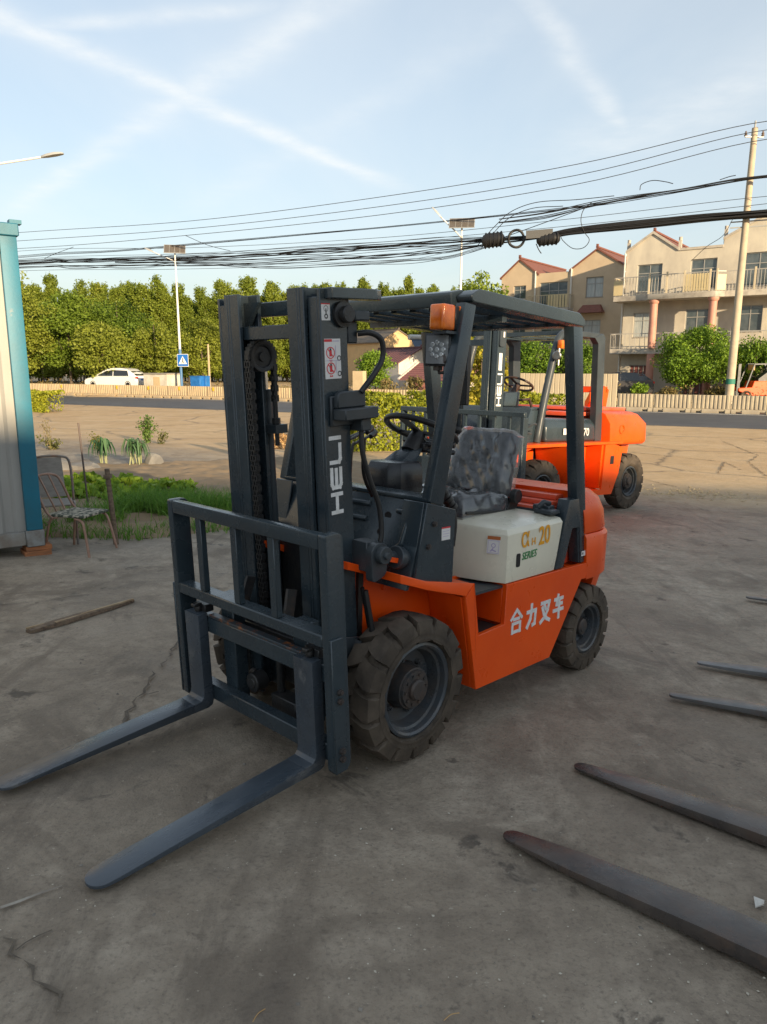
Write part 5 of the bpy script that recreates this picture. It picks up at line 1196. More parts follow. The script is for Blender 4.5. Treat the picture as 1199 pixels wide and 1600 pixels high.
# old cracks and seams of the yard, following the broken concrete
CRACK = mat('crack_dirt', (.085, .070, .055), .95, col2=(.15, .125, .095), nscale=12); SEAM = mat('pale_seam', (.36, .33, .28), .9, col2=(.22, .19, .16), nscale=9)
def crack(pix, w, material, seed, name='crack'):
    r = random.Random(seed); P = [G(u, v) for u, v in pix]; pts = []
    for p, q in zip(P, P[1:]):
        n = max(2, int((q - p).length / .05)); t_ = (q - p).normalized(); s_ = Vector((-t_.y, t_.x, 0))
        for k in range(n): m = p.lerp(q, k / n) + s_ * r.gauss(0, .014); pts.append((m, s_, w * .8 * r.choice((.0, .25, .5, .8, 1.0, 1.2))))
    V, Fc = [], []
    for m, s_, ww in pts:
        for s in (-1, 1): x, y = m.x + s_.x * ww * s, m.y + s_.y * ww * s; V.append((x, y, gz(x, y) + .011))
    for k in range(len(pts) - 1): Fc.append((2 * k, 2 * k + 1, 2 * k + 3, 2 * k + 2))
    me = bpy.data.meshes.new(name); me.from_pydata(V, [], Fc); me.materials.append(material); o = bpy.data.objects.new(name, me); COL.objects.link(o); o['kind'] = 'structure'
crack([(275, 1000), (262, 1035), (240, 1050), (222, 1085), (205, 1100), (190, 1145)], .010, CRACK, 1)
crack([(222, 1085), (240, 1088), (262, 1080)], .006, CRACK, 2)
crack([(5, 1470), (25, 1490), (45, 1520), (70, 1548), (100, 1580), (118, 1598)], .007, CRACK, 3)
crack([(25, 1490), (60, 1468), (105, 1450)], .004, CRACK, 4)
crack([(0, 1418), (60, 1398), (130, 1372)], .007, SEAM, 5, 'seam')
CRACK = mat('lot_crack', (.24, .18, .115), .95, col2=(.16, .12, .08), nscale=6)
crack([(990, 745), (1060, 762)], .02, CRACK, 6)
crack([(935, 703), (1000, 708), (1075, 716), (1132, 722), (1160, 735)], .026, CRACK, 7)
crack([(1132, 722), (1122, 740)], .035, CRACK, 8)
crack([(1130, 690), (1185, 712), (1170, 722), (1199, 745)], .028, CRACK, 9)
# scraps on the yard
SCR = mat('white_scrap', (.6, .58, .53), .8)
p_ = G(1180, 1424); sc_ = MB().loft([[(0, 0, .012), (.03, .004, .02), (.045, .03, .012), (.01, .035, .025)], [(0, 0, .016), (.03, .004, .026), (.045, .03, .018), (.01, .035, .03)]]).build('paper_scrap', SCR, smooth=10); sc_.location = p_; tag(sc_, 'crumpled white scrap on the ground between the two near brown blades', 'scrap')
for u, v, rz, lb in ((706, 1590, .5, 'dry straw stalk on the ground at the bottom edge of the photo'), (405, 1588, 1.0, 'thin dry twig on the ground near the bottom edge')):
    p_ = G(u, v); o = MB().tube(curve([(-.025, 0, .003), (0, .004, .006), (.025, 0, .003)], 4), .0014, 5).build('straw_stalk', STRAW, smooth=60); o.location = p_; o.rotation_euler = (0, 0, rz); tag(o, lb, 'twig')
# ================================================================== along the road
BARR = mat('barrier_plastic', (.44, .335, .20), .65, col2=(.33, .26, .17), nscale=1.6, dust=(.4, .33, .24), dustamt=.5, bump=.05)
BARG = mat('barrier_concrete_beige', (.38, .33, .24), .75, col2=(.29, .25, .19), nscale=1.4, bump=.1)
def RP(al, q, dz=0.): 
    p = rp(al, q); p.z = ZR + .05 + dz; return p
ROADANG = math.atan2(RD.y, RD.x)
def make_barrier(material, label, M):
    t = thing('road_barrier', label, 'road barrier', M, 'low ribbed barriers along the far side of the road')
    m = MB(); m.box(.0, 1.93, -.035, .035, .20, .95); m.prism([(-.16, .0), (.16, .0), (.16, .10), (.08, .20), (-.08, .20), (-.16, .10)], 'X', 0, .22); m.prism([(-.16, 0), (.16, 0), (.16, .10), (.08, .20), (-.08, .20), (-.16, .10)], 'X', .52, 1.36); m.prism([(-.16, 0), (.16, 0), (.16, .10), (.08, .20), (-.08, .20), (-.16, .10)], 'X', 1.68, 1.93)
    m.box(.221, .519, -.08, .08, .105, .199); m.box(1.361, 1.679, -.08, .08, .105, .199)
    m.build('panel', material, t)
    r = MB()
    for k in range(9):
        x = .06 + k * .205; r.prism([(x, -.0352), (x + .03, -.075), (x + .115, -.075), (x + .145, -.0352)], 'Z', .235, .945)
    r.build('ribs', material, t); return t
def rmat(al, q, rz=0.): return Matrix.Translation(RP(al, q)) @ Matrix.Rotation(ROADANG + rz, 4, 'Z')
QB = 43.9
def al_of(u, v=625):
    p = onplane(u, v, RP(0, QB), RN); return p.dot(RD)
a_left, a_h0, a_h1, a_right = al_of(-40), al_of(797), al_of(964), al_of(1290)
lab1 = 'low beige ribbed barrier panel left of the tall board fence'; lab2 = 'low grey beige ribbed barrier panel right of the tall board fence'
NUM = 'first second third fourth fifth sixth seventh eighth ninth tenth eleventh twelfth thirteenth fourteenth fifteenth sixteenth seventeenth eighteenth nineteenth twentieth twenty-first twenty-second twenty-third twenty-fourth twenty-fifth twenty-sixth twenty-seventh twenty-eighth twenty-ninth thirtieth'.split(); nleft = 0
bar0 = None; a = a_h0 - .05 - 1.97
while a > a_left:
    M = rmat(a, QB + random.uniform(-.03, .03), random.uniform(-.006, .006))
    lb = NUM[min(nleft, 29)] + ' low beige barrier panel counted leftwards from the tall board fence'; nleft += 1
    if bar0 is None: bar0 = make_barrier(BARR, lb, M)
    else: copy_tree(bar0, M, lb)
    a -= 1.97
ORD = ['second', 'third', 'fourth', 'fifth', 'sixth', 'seventh', 'eighth', 'ninth']; nright = 0; lab2 = 'low grey beige ribbed barrier panel touching the right end of the tall board fence'
bar1 = None; a = a_h1 + .06
while a < a_right:
    M = rmat(a, QB + random.uniform(-.03, .03), random.uniform(-.008, .008))
    if bar1 is None: bar1 = make_barrier(BARG, lab2, M)
    else: copy_tree(bar1, M, ORD[nright] + ' low grey beige ribbed barrier panel counted from the tall board fence rightwards')
    nright += 1; a += 1.97
REFL = mat('yellow_reflector', (.62, .40, .03), .4)
for u, lb in ((100, 'leftmost of the small yellow reflectors on the barrier, near the low hedge'), (186, 'small yellow reflector on the barrier under the white car'), (235, 'small yellow reflector on the barrier below the low white shed'), (283, 'small yellow reflector on the barrier below the blue crossing sign'), (336, 'rightmost of the small yellow reflectors, beside the forklift mast')):
    p = RP(al_of(u), QB - .12, .62); o = MB().prism(round_poly([(-.06, 0), (.06, 0), (.09, .22), (.0, .30), (-.09, .22)], .02), 'Y', -.02, .02).build('reflector', REFL, bev=.005)
    o.matrix_world = Matrix.Translation(p) @ Matrix.Rotation(ROADANG, 4, 'Z'); tag(o, lb, 'reflector', 'yellow reflectors on the barrier')
# tall board fence (hoarding) behind the bigger forklift
hb_ = thing('board_fence', 'tall beige fence of upright boards behind the bigger forklift', 'fence', Matrix.Translation(RP(a_h0, QB)) @ Matrix.Rotation(ROADANG, 4, 'Z'))
HL = a_h1 - a_h0; nb = int(HL / .30); BOARD = mat('fence_board', (.46, .385, .265), .7, col2=(.38, .32, .23), nscale=1.5, stretch=(1, 1, .3), bump=.08)
bme = None
for i in range(nb):
    x = i * HL / nb; w_ = HL / nb - .012
    if bme is None:
        o = MB().prism([(0, -.02), (.03, -.05), (w_ - .03, -.05), (w_, -.02), (w_, .0), (0, .0)], 'Z', 0, 2.05).build('board', BOARD, hb_); bme = o.data
    else: o = link_mesh('board', bme, hb_)
    o.location.x = x; o.location.z = random.uniform(-.012, .012)
MB().box(-.05, HL + .02, .012, .05, .3, .36).build('rail', BOARD, hb_); MB().box(-.05, HL + .02, .012, .05, 1.6, 1.66).build('rail', BOARD, hb_)
gp_ = W(562, 600, 50); o = MB().box(-.38, .38, -.25, .25, -.6, 2.2).build('gate_pillar', mat('ochre_plaster', (.50, .40, .25), .8, col2=(.44, .34, .21), nscale=2)); o.location = (gp_.x, gp_.y, ZR); o.rotation_euler = (0, 0, ROADANG); tag(o, 'plain ochre gate pillar beyond the barrier beside the round tree', 'pillar')
# bank behind the barriers with scrub
SCRUB = leafmat('dry_scrub', (.10, .095, .03), (.26, .20, .08), .25, (.30, .22, .12))
rg = np.random.default_rng(8); n = 9000
al = rg.uniform(a_left, a_right, n); q = rg.uniform(44.8, 49, n)
C = np.stack([RD.x * al + RN.x * q, RD.y * al + RN.y * q, 0 * al], 1); C[:, 2] = [gz(x, y) for x, y in C[:, :2]]
C[:, 2] += rg.random(n) ** 1.8 * (.35 + .45 * (np.sin(al * .9) * np.sin(al * 2.3 + 1) > .1))
o = link_mesh('scrub', leaf_mesh('scrub', C, .2, 5, SCRUB, .6, 2.4)); o['kind'] = 'stuff'

# ---- street lamps with solar panels
LAMPM = mat('lamp_white', (.70, .70, .68), .4); LAMPB = mat('lamp_blue', (.06, .16, .32), .5); SOLAR = mat('solar_panel', (.10, .085, .07), .25, col2=(.13, .11, .09), nscale=8); LHEAD = mat('lamp_head_grey', (.35, .36, .36), .4)
def lamp(base, H, label, arm_dir, arm_len, arm_rise, panel=True, panel_rz=0., blue=False):
    t = thing('street_lamp', label, 'street lamp', Matrix.Translation(base), 'street lamps along the road')
    m = MB(); z0 = 3.2 if blue else 0
    m.cyl((0, 0, z0), (0, 0, H), .095, 12, .055); m.build('pole', LAMPM, t)
    if blue: MB().cyl((0, 0, 0), (0, 0, z0 - .002), .11, 12).build('pole_foot', LAMPB, t)
    d = Vector((math.cos(arm_dir), math.sin(arm_dir), 0)); e = Vector((0, 0, H - .9)) + d * arm_len + Vector((0, 0, arm_rise))
    MB().tube(curve([Vector((0, 0, H - .95)), Vector((0, 0, H - .9)) + d * arm_len * .12 + Vector((0, 0, arm_rise * .22)), e], 5), .045, 8).build('arm', LAMPM, t, smooth=60)
    h = MB(); dd = (d * arm_len + Vector((0, 0, arm_rise))).normalized(); sd = dd.cross(Vector((0, 0, 1))).normalized(); up = sd.cross(dd)
    rings = []
    for s, w, hh in ((-.1, .05, .05), (.15, .14, .07), (.5, .17, .08), (.78, .12, .05), (.85, .06, .02)):
        c = e + dd * s; rings.append([c + sd * w - up * .03, c + sd * w * .8 + up * hh, c - sd * w * .8 + up * hh, c - sd * w - up * .03])
    h.loft(rings); h.build('lamp_head', LHEAD, t, bev=.01)
    if panel:
        T_ = Matrix.Translation((0, 0, H + .12)) @ Matrix.Rotation(panel_rz, 4, 'Z') @ Matrix.Rotation(math.radians(42), 4, 'X')
        f_ = lambda p: T_ @ p
        p_ = MB(f_).box(-.80, .80, -.52, .52, 0, .035).build('solar_panel', LHEAD, t)
        g_ = MB(f_)
        for i in range(4): g_.box(-.77 + i * .39, -.40 + i * .39, -.49, .49, -.004, -.001); g_.box(-.77 + i * .39, -.40 + i * .39, -.49, .49, .036, .039)
        g_.build('cells', SOLAR, p_); MB().cyl((0, 0, H), (0, 0, H + .14), .04, 8).build('bracket', LAMPM, t)
b1_ = W(284.5, 605, 59.2); b1_.z = ZR + .6
lamp(b1_, W(275, 392, 59.2).z - b1_.z, 'white street lamp with small solar panel standing over the blue crossing sign', math.radians(152), 2.3, 1.0, True, .2, True)
b2_ = W(718, 560, 49); b2_.z = ZR + .6
lamp(b2_, W(719, 352, 49).z - b2_.z, 'white street lamp with solar panel rising behind the forklift roof', math.radians(165), 1.35, 1.45, True, -.15)
b3_ = Vector((W(40, 245, 33).x - 3.6, 33.0, gz(-18, 33)))
lamp(b3_, W(-60, 258, 33).z - b3_.z + .5, 'street lamp whose arm pokes into the sky at the left frame edge', .0, 4.35, .72, False)
# crossing sign
SBLUE = mat('sign_blue', (.015, .12, .42), .4); 
sg = thing('crossing_sign', 'square blue pedestrian crossing sign with white triangle on the lamp pole', 'road sign', Matrix.Translation(W(286, 563, 58.9)) @ Matrix.Rotation(-.10, 4, 'Z'))
MB().prism(round_poly([(-.45, -.48), (.45, -.48), (.45, .48), (-.45, .48)], .06), 'Y', -.02, .0).build('plate', LAMPM, sg)
MB().prism(round_poly([(-.42, -.45), (.42, -.45), (.42, .45), (-.42, .45)], .05), 'Y', -.024, -.0205).build('face', SBLUE, sg)
MB().prism([(-.33, -.28), (.33, -.28), (0, .32)], 'Y', -.028, -.0245).build('triangle', WHITE, sg)
wm = MB(); wm.box(-.035, .035, -.033, -.0285, -.10, .10)
wm.bar((-.02, -.031, -.09), (-.10, -.031, -.24), .05, .005, up=(0, 1, 0)); wm.bar((.02, -.0305, -.09), (.10, -.0305, -.24), .05, .006, up=(0, 1, 0)); wm.cyl((0, -.0285, .15), (0, -.034, .15), .042, 12); wm.build('walking_figure', BLACKP, sg)

# ---- parked cars behind the barriers
CARW = mat('car_white', (.72, .72, .70), .25, coat=.6, dust=(.5, .45, .36), dustamt=.25); GLASS = mat('car_glass', (.015, .018, .02), .08, spec=.8); CARK = mat('car_dark_grey', (.05, .05, .055), .25, coat=.5, dust=(.3, .26, .2), dustamt=.3)
def car(label, M, paint, L=4.7, Hh=1.66, roofpts=None):
    t = thing('parked_car', label, 'car', M)
    W2 = .92
    side = [(-L / 2, .55), (-L / 2 + .02, .92), (-L / 2 + .10, 1.05), (L / 2 - 1.25, 1.00), (L / 2 - .35, .88), (L / 2 - .02, .70), (L / 2, .42), (L / 2 - .15, .26), (-L / 2 + .15, .26)]
    m = MB(); rings = []
    for y, k in ((-W2, .94), (-W2 * .97, .985), (-W2 * .85, 1), (0, 1.015), (W2 * .85, 1), (W2 * .97, .985), (W2, .94)):
        rings.append([(x * (1 if abs(y) < W2 * .9 else .985), y, .62 + (z - .62) * k) for x, z in side])
    m.loft(rings); m.build('body', paint, t, smooth=35)
    roof = [(-L / 2 + .10, 1.02), (-L / 2 + .45, 1.30), (-L / 2 + 1.05, Hh - .10), (-L / 2 + 1.7, Hh - .01), (-.2, Hh), (.45, Hh - .09), (L / 2 - .95, .98)]
    c = MB(); rings = []
    for y, k, ins in ((-.80, .0, 0), (-.66, .97, .05), (0, 1, 0), (.66, .97, .05), (.80, .0, 0)):
        rings.append([(x, y, 1.0 + (z - 1.0) * k) for x, z in roof])
    c.loft(rings); c.build('cabin', paint, t, smooth=35)
    def side_y(z): return .80 - .14 * min(1, max(0, (z - 1.0) / ((Hh - 1) * .97)))
    for s in (1, -1):
        for P in ([(-L / 2 + .85, 1.06), (-L / 2 + 1.0, 1.50), (-.3, 1.55), (-.3, 1.05)], [(-.22, 1.05), (-.22, 1.55), (.5, 1.47), (L / 2 - 1.3, 1.05)]):
            g = MB(); o_ = [(x, s * (side_y(z) + .006), z) for x, z in P]; i_ = [(x, s * (side_y(z) - .02), z) for x, z in P]
            g.loft([i_, o_]); g.build('side_window', GLASS, t)
    g = MB(); g.hexa([(-L / 2 + .165, -.66, 1.10), (-L / 2 + .165, .66, 1.10), (-L / 2 + .25, .66, 1.10), (-L / 2 + .25, -.66, 1.10), (-L / 2 + .72, -.58, 1.46), (-L / 2 + .72, .58, 1.46), (-L / 2 + .80, .58, 1.46), (-L / 2 + .80, -.58, 1.46)]); g.build('rear_window', GLASS, t)
    for s in (1, -1):
        y0, y1 = sorted((s * .58, s * .915)); MB().prism([(-L / 2 - .015, .86), (-L / 2 + .30, .90), (-L / 2 + .10, 1.0), (-L / 2 - .005, 1.0)], 'Y', y0, y1).build('tail_light', REDL, t, bev=.01)
        for x in (-L / 2 + .85, L / 2 - .9):
            w = MB().lathe([(0, .10), (.2, .10), (.22, .07), (.30, .09), (.345, .06), (.345, -.1), (0, -.1)], (x, s * .84, .345), (0, s, 0), 20); w.build('wheel', RUBBER2, t)
    MB().box(-L / 2 - .02, -L / 2 + .02, -.25, .25, .70, .83).build('number_plate', SBLUE, t)
    return t
p_ = W(183, 590, 64.2); cz = ZR + .62
car('white car with dark windows parked beyond the beige barrier on the left', Matrix.Translation((p_.x, p_.y, cz)) @ Matrix.Rotation(ROADANG + PI + .12, 4, 'Z'), CARW, 5.4, 1.74)
p_ = W(962, 606, 47.5)
car('dark car seen from behind at the end of the board fence', Matrix.Translation((p_.x, p_.y, ZR + .60)) @ Matrix.Rotation(ROADANG + PI + .2, 4, 'Z'), CARK, 4.5, 1.48)
# white shed, blue boxes, slim wooden pole
PLAST = mat('white_plaster', (.60, .57, .50), .8, col2=(.46, .42, .35), nscale=1.5)
p_ = W(254, 592, 61); s_ = thing('low_shed', 'low whitewashed shed just right of the white car', 'shed', Matrix.Translation((p_.x, p_.y, ZR + .55)) @ Matrix.Rotation(ROADANG, 4, 'Z'))
MB().box(-1.25, 1.25, -.8, .8, 0, 1.32).build('wall', PLAST, s_); MB().box(-1.35, 1.35, -.9, .9, 1.322, 1.40).build('roof', mat('tin_roof', (.25, .23, .2), .7), s_); MB().box(-.2, .5, -.82, -.801, 0, 1.1).build('door', mat('shed_door', (.5, .38, .22), .8), s_)
BLUEB = mat('blue_sheet', (.02, .16, .48), .5, col2=(.015, .12, .38), nscale=3)
for u, sz, lb in ((311, 1.05, 'bright blue sheet metal bin near the slim wooden pole'), (321, .62, 'darker small blue bin touching the bright blue one')):
    p_ = W(u, 600, 59.5); o = thing('blue_bin', lb, 'bin', Matrix.Translation((p_.x, p_.y, ZR + .58)) @ Matrix.Rotation(-.5, 4, 'Z')); MB().prism([(-.45 * sz, 0), (.45 * sz, 0), (.5 * sz, 1.1), (-.5 * sz, 1.1)], 'Y', -.4 * sz, .4 * sz).build('body', BLUEB, o, bev=.02); MB().box(-.53 * sz, .53 * sz, -.43 * sz, .43 * sz, 1.101, 1.16).build('lid', BLUEB, o, bev=.01)
p_ = W(328, 600, 60); o = MB().cyl((0, 0, 0), (0, 0, 3.7), .10, 8, .07).build('wooden_pole', mat('pale_pole', (.42, .33, .2), .8)); o.location = (p_.x, p_.y, ZR + .5); tag(o, 'slim bare wooden pole in front of the poplars beside the blue bins', 'pole')

# ================================================================== trees
BARK = mat('bark', (.13, .10, .07), .9, col2=(.08, .06, .045), nscale=5, bump=.5)
POPL = leafmat('poplar_leaf', (.135, .185, .022), (.275, .335, .046), .48, (.32, .34, .06))
BROAD = leafmat('broadleaf', (.085, .145, .016), (.19, .27, .032), .42)
BROAD2 = leafmat('olive_leaf', (.14, .175, .02), (.28, .32, .045), .42)
ROUND = leafmat('clipped_tree_leaf', (.06, .13, .014), (.21, .33, .03), .3)
HEDGE = leafmat('hedge_leaf', (.10, .14, .015), (.36, .38, .03), .3, (.45, .42, .04))
def cloud(n, H, W_, seed, kind):
    rg = np.random.default_rng(seed); out = []
    if kind == 'poplar':
        nb_ = 90
        hb = rg.uniform(.06, 1, nb_); ab = rg.uniform(0, 6.28, nb_)
        for i in range(n):
            k = rg.integers(nb_); h = hb[k]; R_ = W_ * .5 * (1 - .72 * h ** 3) * (.55 + .45 * min(1, h / .15)); u = rg.random() ** .6
            out.append((math.cos(ab[k]) * R_ * u + rg.normal(0, .16), math.sin(ab[k]) * R_ * u + rg.normal(0, .13), H * h + u * .07 * H + rg.normal(0, .22)))
    else:
        nb_ = 70; B = []
        for k in range(nb_):
            v = rg.normal(size=3); v /= np.linalg.norm(v)
            r = rg.uniform(.55, .86); B.append((v * r * np.array([W_ / 2, W_ / 2, H / 2]), rg.uniform(.13, .22) * W_))
        for i in range(n):
            c, r = B[rg.integers(nb_)]; v = rg.normal(size=3); v /= np.linalg.norm(v); p = c + v * r * rg.random() ** .45 * np.array([1, 1, .75])
            out.append((p[0], p[1], p[2] + H / 2))
    return np.array(out)
def trunk_mesh(H, r, crown_z, spread, seed, nl=5):
    rg = random.Random(seed); m = MB(); m.tube([(0, 0, -.2), (rg.uniform(-.05, .05), 0, H * .3), (rg.uniform(-.1, .1), rg.uniform(-.1, .1), H * .62), (0, 0, H * .9)], [r, r * .8, r * .55, r * .12], 8)
    for k in range(nl):
        a = 6.28 * k / nl + rg.uniform(-.4, .4); z = crown_z + rg.uniform(0, .3) * (H - crown_z); m.tube([(0, 0, z), (math.cos(a) * spread * .4, math.sin(a) * spread * .4, z + spread * .35), (math.cos(a) * spread * .85, math.sin(a) * spread * .85, z + spread * .8)], [r * .45, r * .3, r * .08], 6)
    return m
pop = []
for s in range(4):
    H = (10.4, 9.6, 10.9, 9.9)[s]
    me = leaf_mesh('crown', cloud(13000, H * .97, 2.9, s + 20, 'poplar') + np.array([0, 0, .2]), .215, s, POPL, .8, 1.5)
    tm = trunk_mesh(H, .12, 1.0, .9, s, 6).build('trunk', BARK); tme = tm.data; bpy.data.objects.remove(tm); pop.append((me, tme))
rs = random.Random(5); k = 0
PLAB = 'slim yellow green poplar in the long row behind the road'
for row in range(3):
    x = -52.0 + row * .8
    while x < 16:
        yy = 84 + row * 5 + .22 * (x + 45) * .6 + rs.uniform(-1, 1); me, tme = pop[k % 4]; k += 1
        t = thing('poplar_tree', PLAB, 'tree', loc(Vector((x + rs.uniform(-.4, .4), yy, ZR + .3)), rs.uniform(0, 6), rs.uniform(.90, 1.10)), 'poplars in the row behind the road')
        link_mesh('crown', me, t); link_mesh('trunk', tme, t); x += 1.30 + row * .1
def tree(label, P, H, W_, n, seed, material, lsz, trunk_h, r=.14, group=None, name='broadleaf_tree', squash=1.):
    t = thing(name, label, 'tree', Matrix.Translation(P), group)
    C = cloud(n, H - trunk_h, W_, seed, 'round'); C[:, 2] += trunk_h
    link_mesh('crown', leaf_mesh('crown', C, lsz, seed, material, .9, 1.5), t); trunk_mesh(H, r, trunk_h * .9, W_ * .42, seed).build('trunk', BARK, t); return t
def base(u, depth): p = W(u, 600, depth); return Vector((p.x, p.y, ZR + .55))
tree('broad olive tree at the far left beside the container', base(42, 66), 9.9, 6.2, 14700, 1, BROAD2, .225, 1.2)
tree('broad darker green tree behind the white car', base(112, 68), 8.6, 6.5, 15750, 2, BROAD, .225, 1.1)
tree('wide mid green tree left of the lamp with the crossing sign', base(190, 70), 8.3, 7.0, 15750, 3, BROAD, .225, 1.0)
tree('low spreading yellow green tree right behind the white car', base(165, 65), 5.6, 5.2, 10500, 4, BROAD2, .225, .8)
tree('small bushy tree between the white car and the crossing sign', base(245, 68), 6.2, 4.2, 9450, 5, BROAD2, .225, .8)
tree('bushy tree between the crossing sign and the mast', base(318, 72), 6.6, 4.4, 9450, 15, BROAD2, .225, .8)
tree('dense dome shaped tree beside the white house with the purple roof', base(587, 53), 3.1, 2.75, 6500, 6, ROUND, .15, .35, .1)
tree('yellow green tree top showing above the forklift roof', base(752, 60), 9.3, 4.6, 7000, 7, leafmat('young_leaf', (.12, .18, .02), (.30, .38, .05), .35), .26, 2.5)
tree('big clipped round tree in front of the balconied house', base(1080, 45.0), 4.45, 4.35, 22000, 8, ROUND, .13, .55, .13)
tree('round tree half hidden behind the utility pole', base(1178, 44.6), 3.75, 3.5, 12000, 9, ROUND, .14, .3, .12)
tree('left one of two dark round trees seen through the bigger forklift', base(832, 47), 3.9, 2.9, 7500, 10, ROUND, .15, .5, .1)
tree('right one of two dark round trees seen through the bigger forklift', base(893, 47.5), 4.0, 3.3, 8000, 11, ROUND, .15, .5, .1)
p_ = W(748, 720, 15.5); p_.z = gz(p_.x, p_.y)
tree('young yellowing tree standing between the two forklifts', p_, 3.0, 1.35, 2600, 12, leafmat('yellowing_leaf', (.16, .19, .02), (.42, .36, .04), .35), .11, .7, .04)
for u, d_, h_, w_, lb in ((683, 52, 1.0, 1.0, 'small green bush by the wall of the purple roofed shed'), (648, 54, 1.3, 1.4, 'reddish dry bush by the shed door'), (606, 50, 1.2, 1.3, 'dry bush at the foot of the dome shaped tree'), (1122, 43.9, .8, 1.3, 'scrubby bush under the big round tree right side'), (1046, 43.9, .8, 1.1, 'scrubby bush under the big round tree left side'), (1000, 45.5, 1.0, 1.1, 'small bush between the dark car and the pink column')):
    tree(lb, base(u, d_), h_, w_, 700, int(u), SCRUB if 'dry' in lb or 'scrub' in lb else ROUND, .14, .05, .03, name='bush')
# hedges: closely leaved boxes
def hedge(label, P0_, P1_, th, H, n, seed, lsz):
    t = thing('hedge', label, 'hedge', Matrix.Translation(P0_)); d = P1_ - P0_; L = d.length; d.normalize(); nv = Vector((-d.y, d.x, 0)); rg = np.random.default_rng(seed); C = []
    for i in range(n):
        f = rg.random(); a = rg.uniform(0, L); bump = 1 + .10 * math.sin(a * 3.1 + seed) + .06 * math.sin(a * 7.7)
        if f < .4: y, z = rg.uniform(-th / 2, th / 2), H * bump - abs(rg.normal(0, .05))
        elif f < .8: y, z = (-th / 2) * bump + abs(rg.normal(0, .05)), rg.uniform(.02, H * bump)
        else: y, z = rg.uniform(-th / 2, th / 2), rg.uniform(.05, H)
        p = d * a + nv * y; C.append((p.x, p.y, z + p.z))
    link_mesh('leaves', leaf_mesh('leaves', np.array(C), lsz, seed, HEDGE, .9, 1.5), t)
    m = MB(); 
    for i in range(int(L / .4)): q = d * (.2 + i * .4); m.tube([q, q + Vector((.05, .02, H * .7))], [.025, .012], 5)
    m.build('stems', BARK, t)
hA, hB = Vector((-1.5, 21.6, 0)), Vector((6.0, 27.2, 0)); hA.z = gz(hA.x, hA.y) - .1; hB.z = gz(hB.x, hB.y) - .1
hedge('bright yellow green hedge behind the steering wheel, before the road', hA, hB, 1.6, 1.55, 15000, 3, .13)
hC, hD = W(30, 640, 43.5), W(90, 641, 41.5); hC.z = hD.z = ZR
hedge('low clipped yellow hedge right of the container, by the road', hC, hD, 1.2, 1.05, 4500, 4, .14)
# ================================================================== houses
WFR = mat('window_frame', (.30, .30, .29), .5); WGL = mat('window_glass', (.05, .07, .08), .08, col2=(.11, .13, .14), nscale=1.2, spec=.8); CURT = mat('curtained_glass', (.42, .44, .43), .25, col2=(.30, .34, .35), nscale=3, stretch=(4, 4, .5)); RAILM = mat('railing_pale', (.55, .47, .33), .5); RAILG = mat('railing_steel', (.38, .36, .33), .4)
HGREY = mat('grey_render', (.58, .53, .43), .85, col2=(.45, .41, .345), nscale=.9, nlo=.35, nhi=.6, stretch=(1, 1, .5), bump=.1); HCREAM = mat('cream_tiles', (.56, .50, .39), .7, col2=(.48, .43, .34), nscale=1.2)
HBEIGE = mat('beige_render', (.52, .41, .285), .85, col2=(.46, .36, .25), nscale=1.0, bump=.05); RRED = mat('red_tiles', (.20, .075, .052), .8, col2=(.15, .06, .045), nscale=3, stretch=(1, 6, 1)); PINK = mat('pink_column', (.52, .26, .19), .6, col2=(.45, .22, .17), nscale=2); SLABM = mat('balcony_concrete', (.46, .42, .36), .85, col2=(.30, .27, .235), nscale=2.5, nlo=.45, nhi=.7); DOORR = mat('maroon_grille', (.20, .075, .065), .5); YPANEL = mat('yellow_panel', (.56, .46, .26), .5, col2=(.48, .40, .24), nscale=2); PIPE = mat('white_pipe', (.62, .60, .55), .5)
HN = Vector((-.581, -.814, 0)); HU = Vector((.814, -.581, 0)); HANG = math.atan2(HU.y, HU.x)
# local frame of a house: +X along the facade to the right, -Y out of the facade towards the road, Z up from the road
def hframe(P): return Matrix.Translation((P.x, P.y, ZR)) @ Matrix.Rotation(HANG, 4, 'Z')
def window(root, x0, x1, z0, z1, nx_=2, nz=1, glass=WGL, y=0., name='window'):
    fr = MB(); t = .06; fr.box(x0, x1, y - .03, y + .03, z0, z0 + t); fr.box(x0, x1, y - .03, y + .03, z1 - t, z1); fr.box(x0, x0 + t, y - .03, y + .03, z0 + t, z1 - t); fr.box(x1 - t, x1, y - .03, y + .03, z0 + t, z1 - t)
    for i in range(1, nx_): x = x0 + (x1 - x0) * i / nx_; fr.box(x - .025, x + .025, y - .025, y + .025, z0 + t, z1 - t)
    zb = z0 + (z1 - z0) * .68
    if nz > 1: fr.box(x0 + t, x1 - t, y - .028, y + .028, zb - .025, zb + .025)
    o = fr.build(name, WFR, root)
    MB().box(x0 + .02, x1 - .02, y + .004, y + .02, z0 + .02, z1 - .02).build('pane', glass, o)
    MB().box(x0 - .05, x1 + .05, y - .12, y - .032, z0 - .07, z0 - .002).build('sill', SLABM, o)
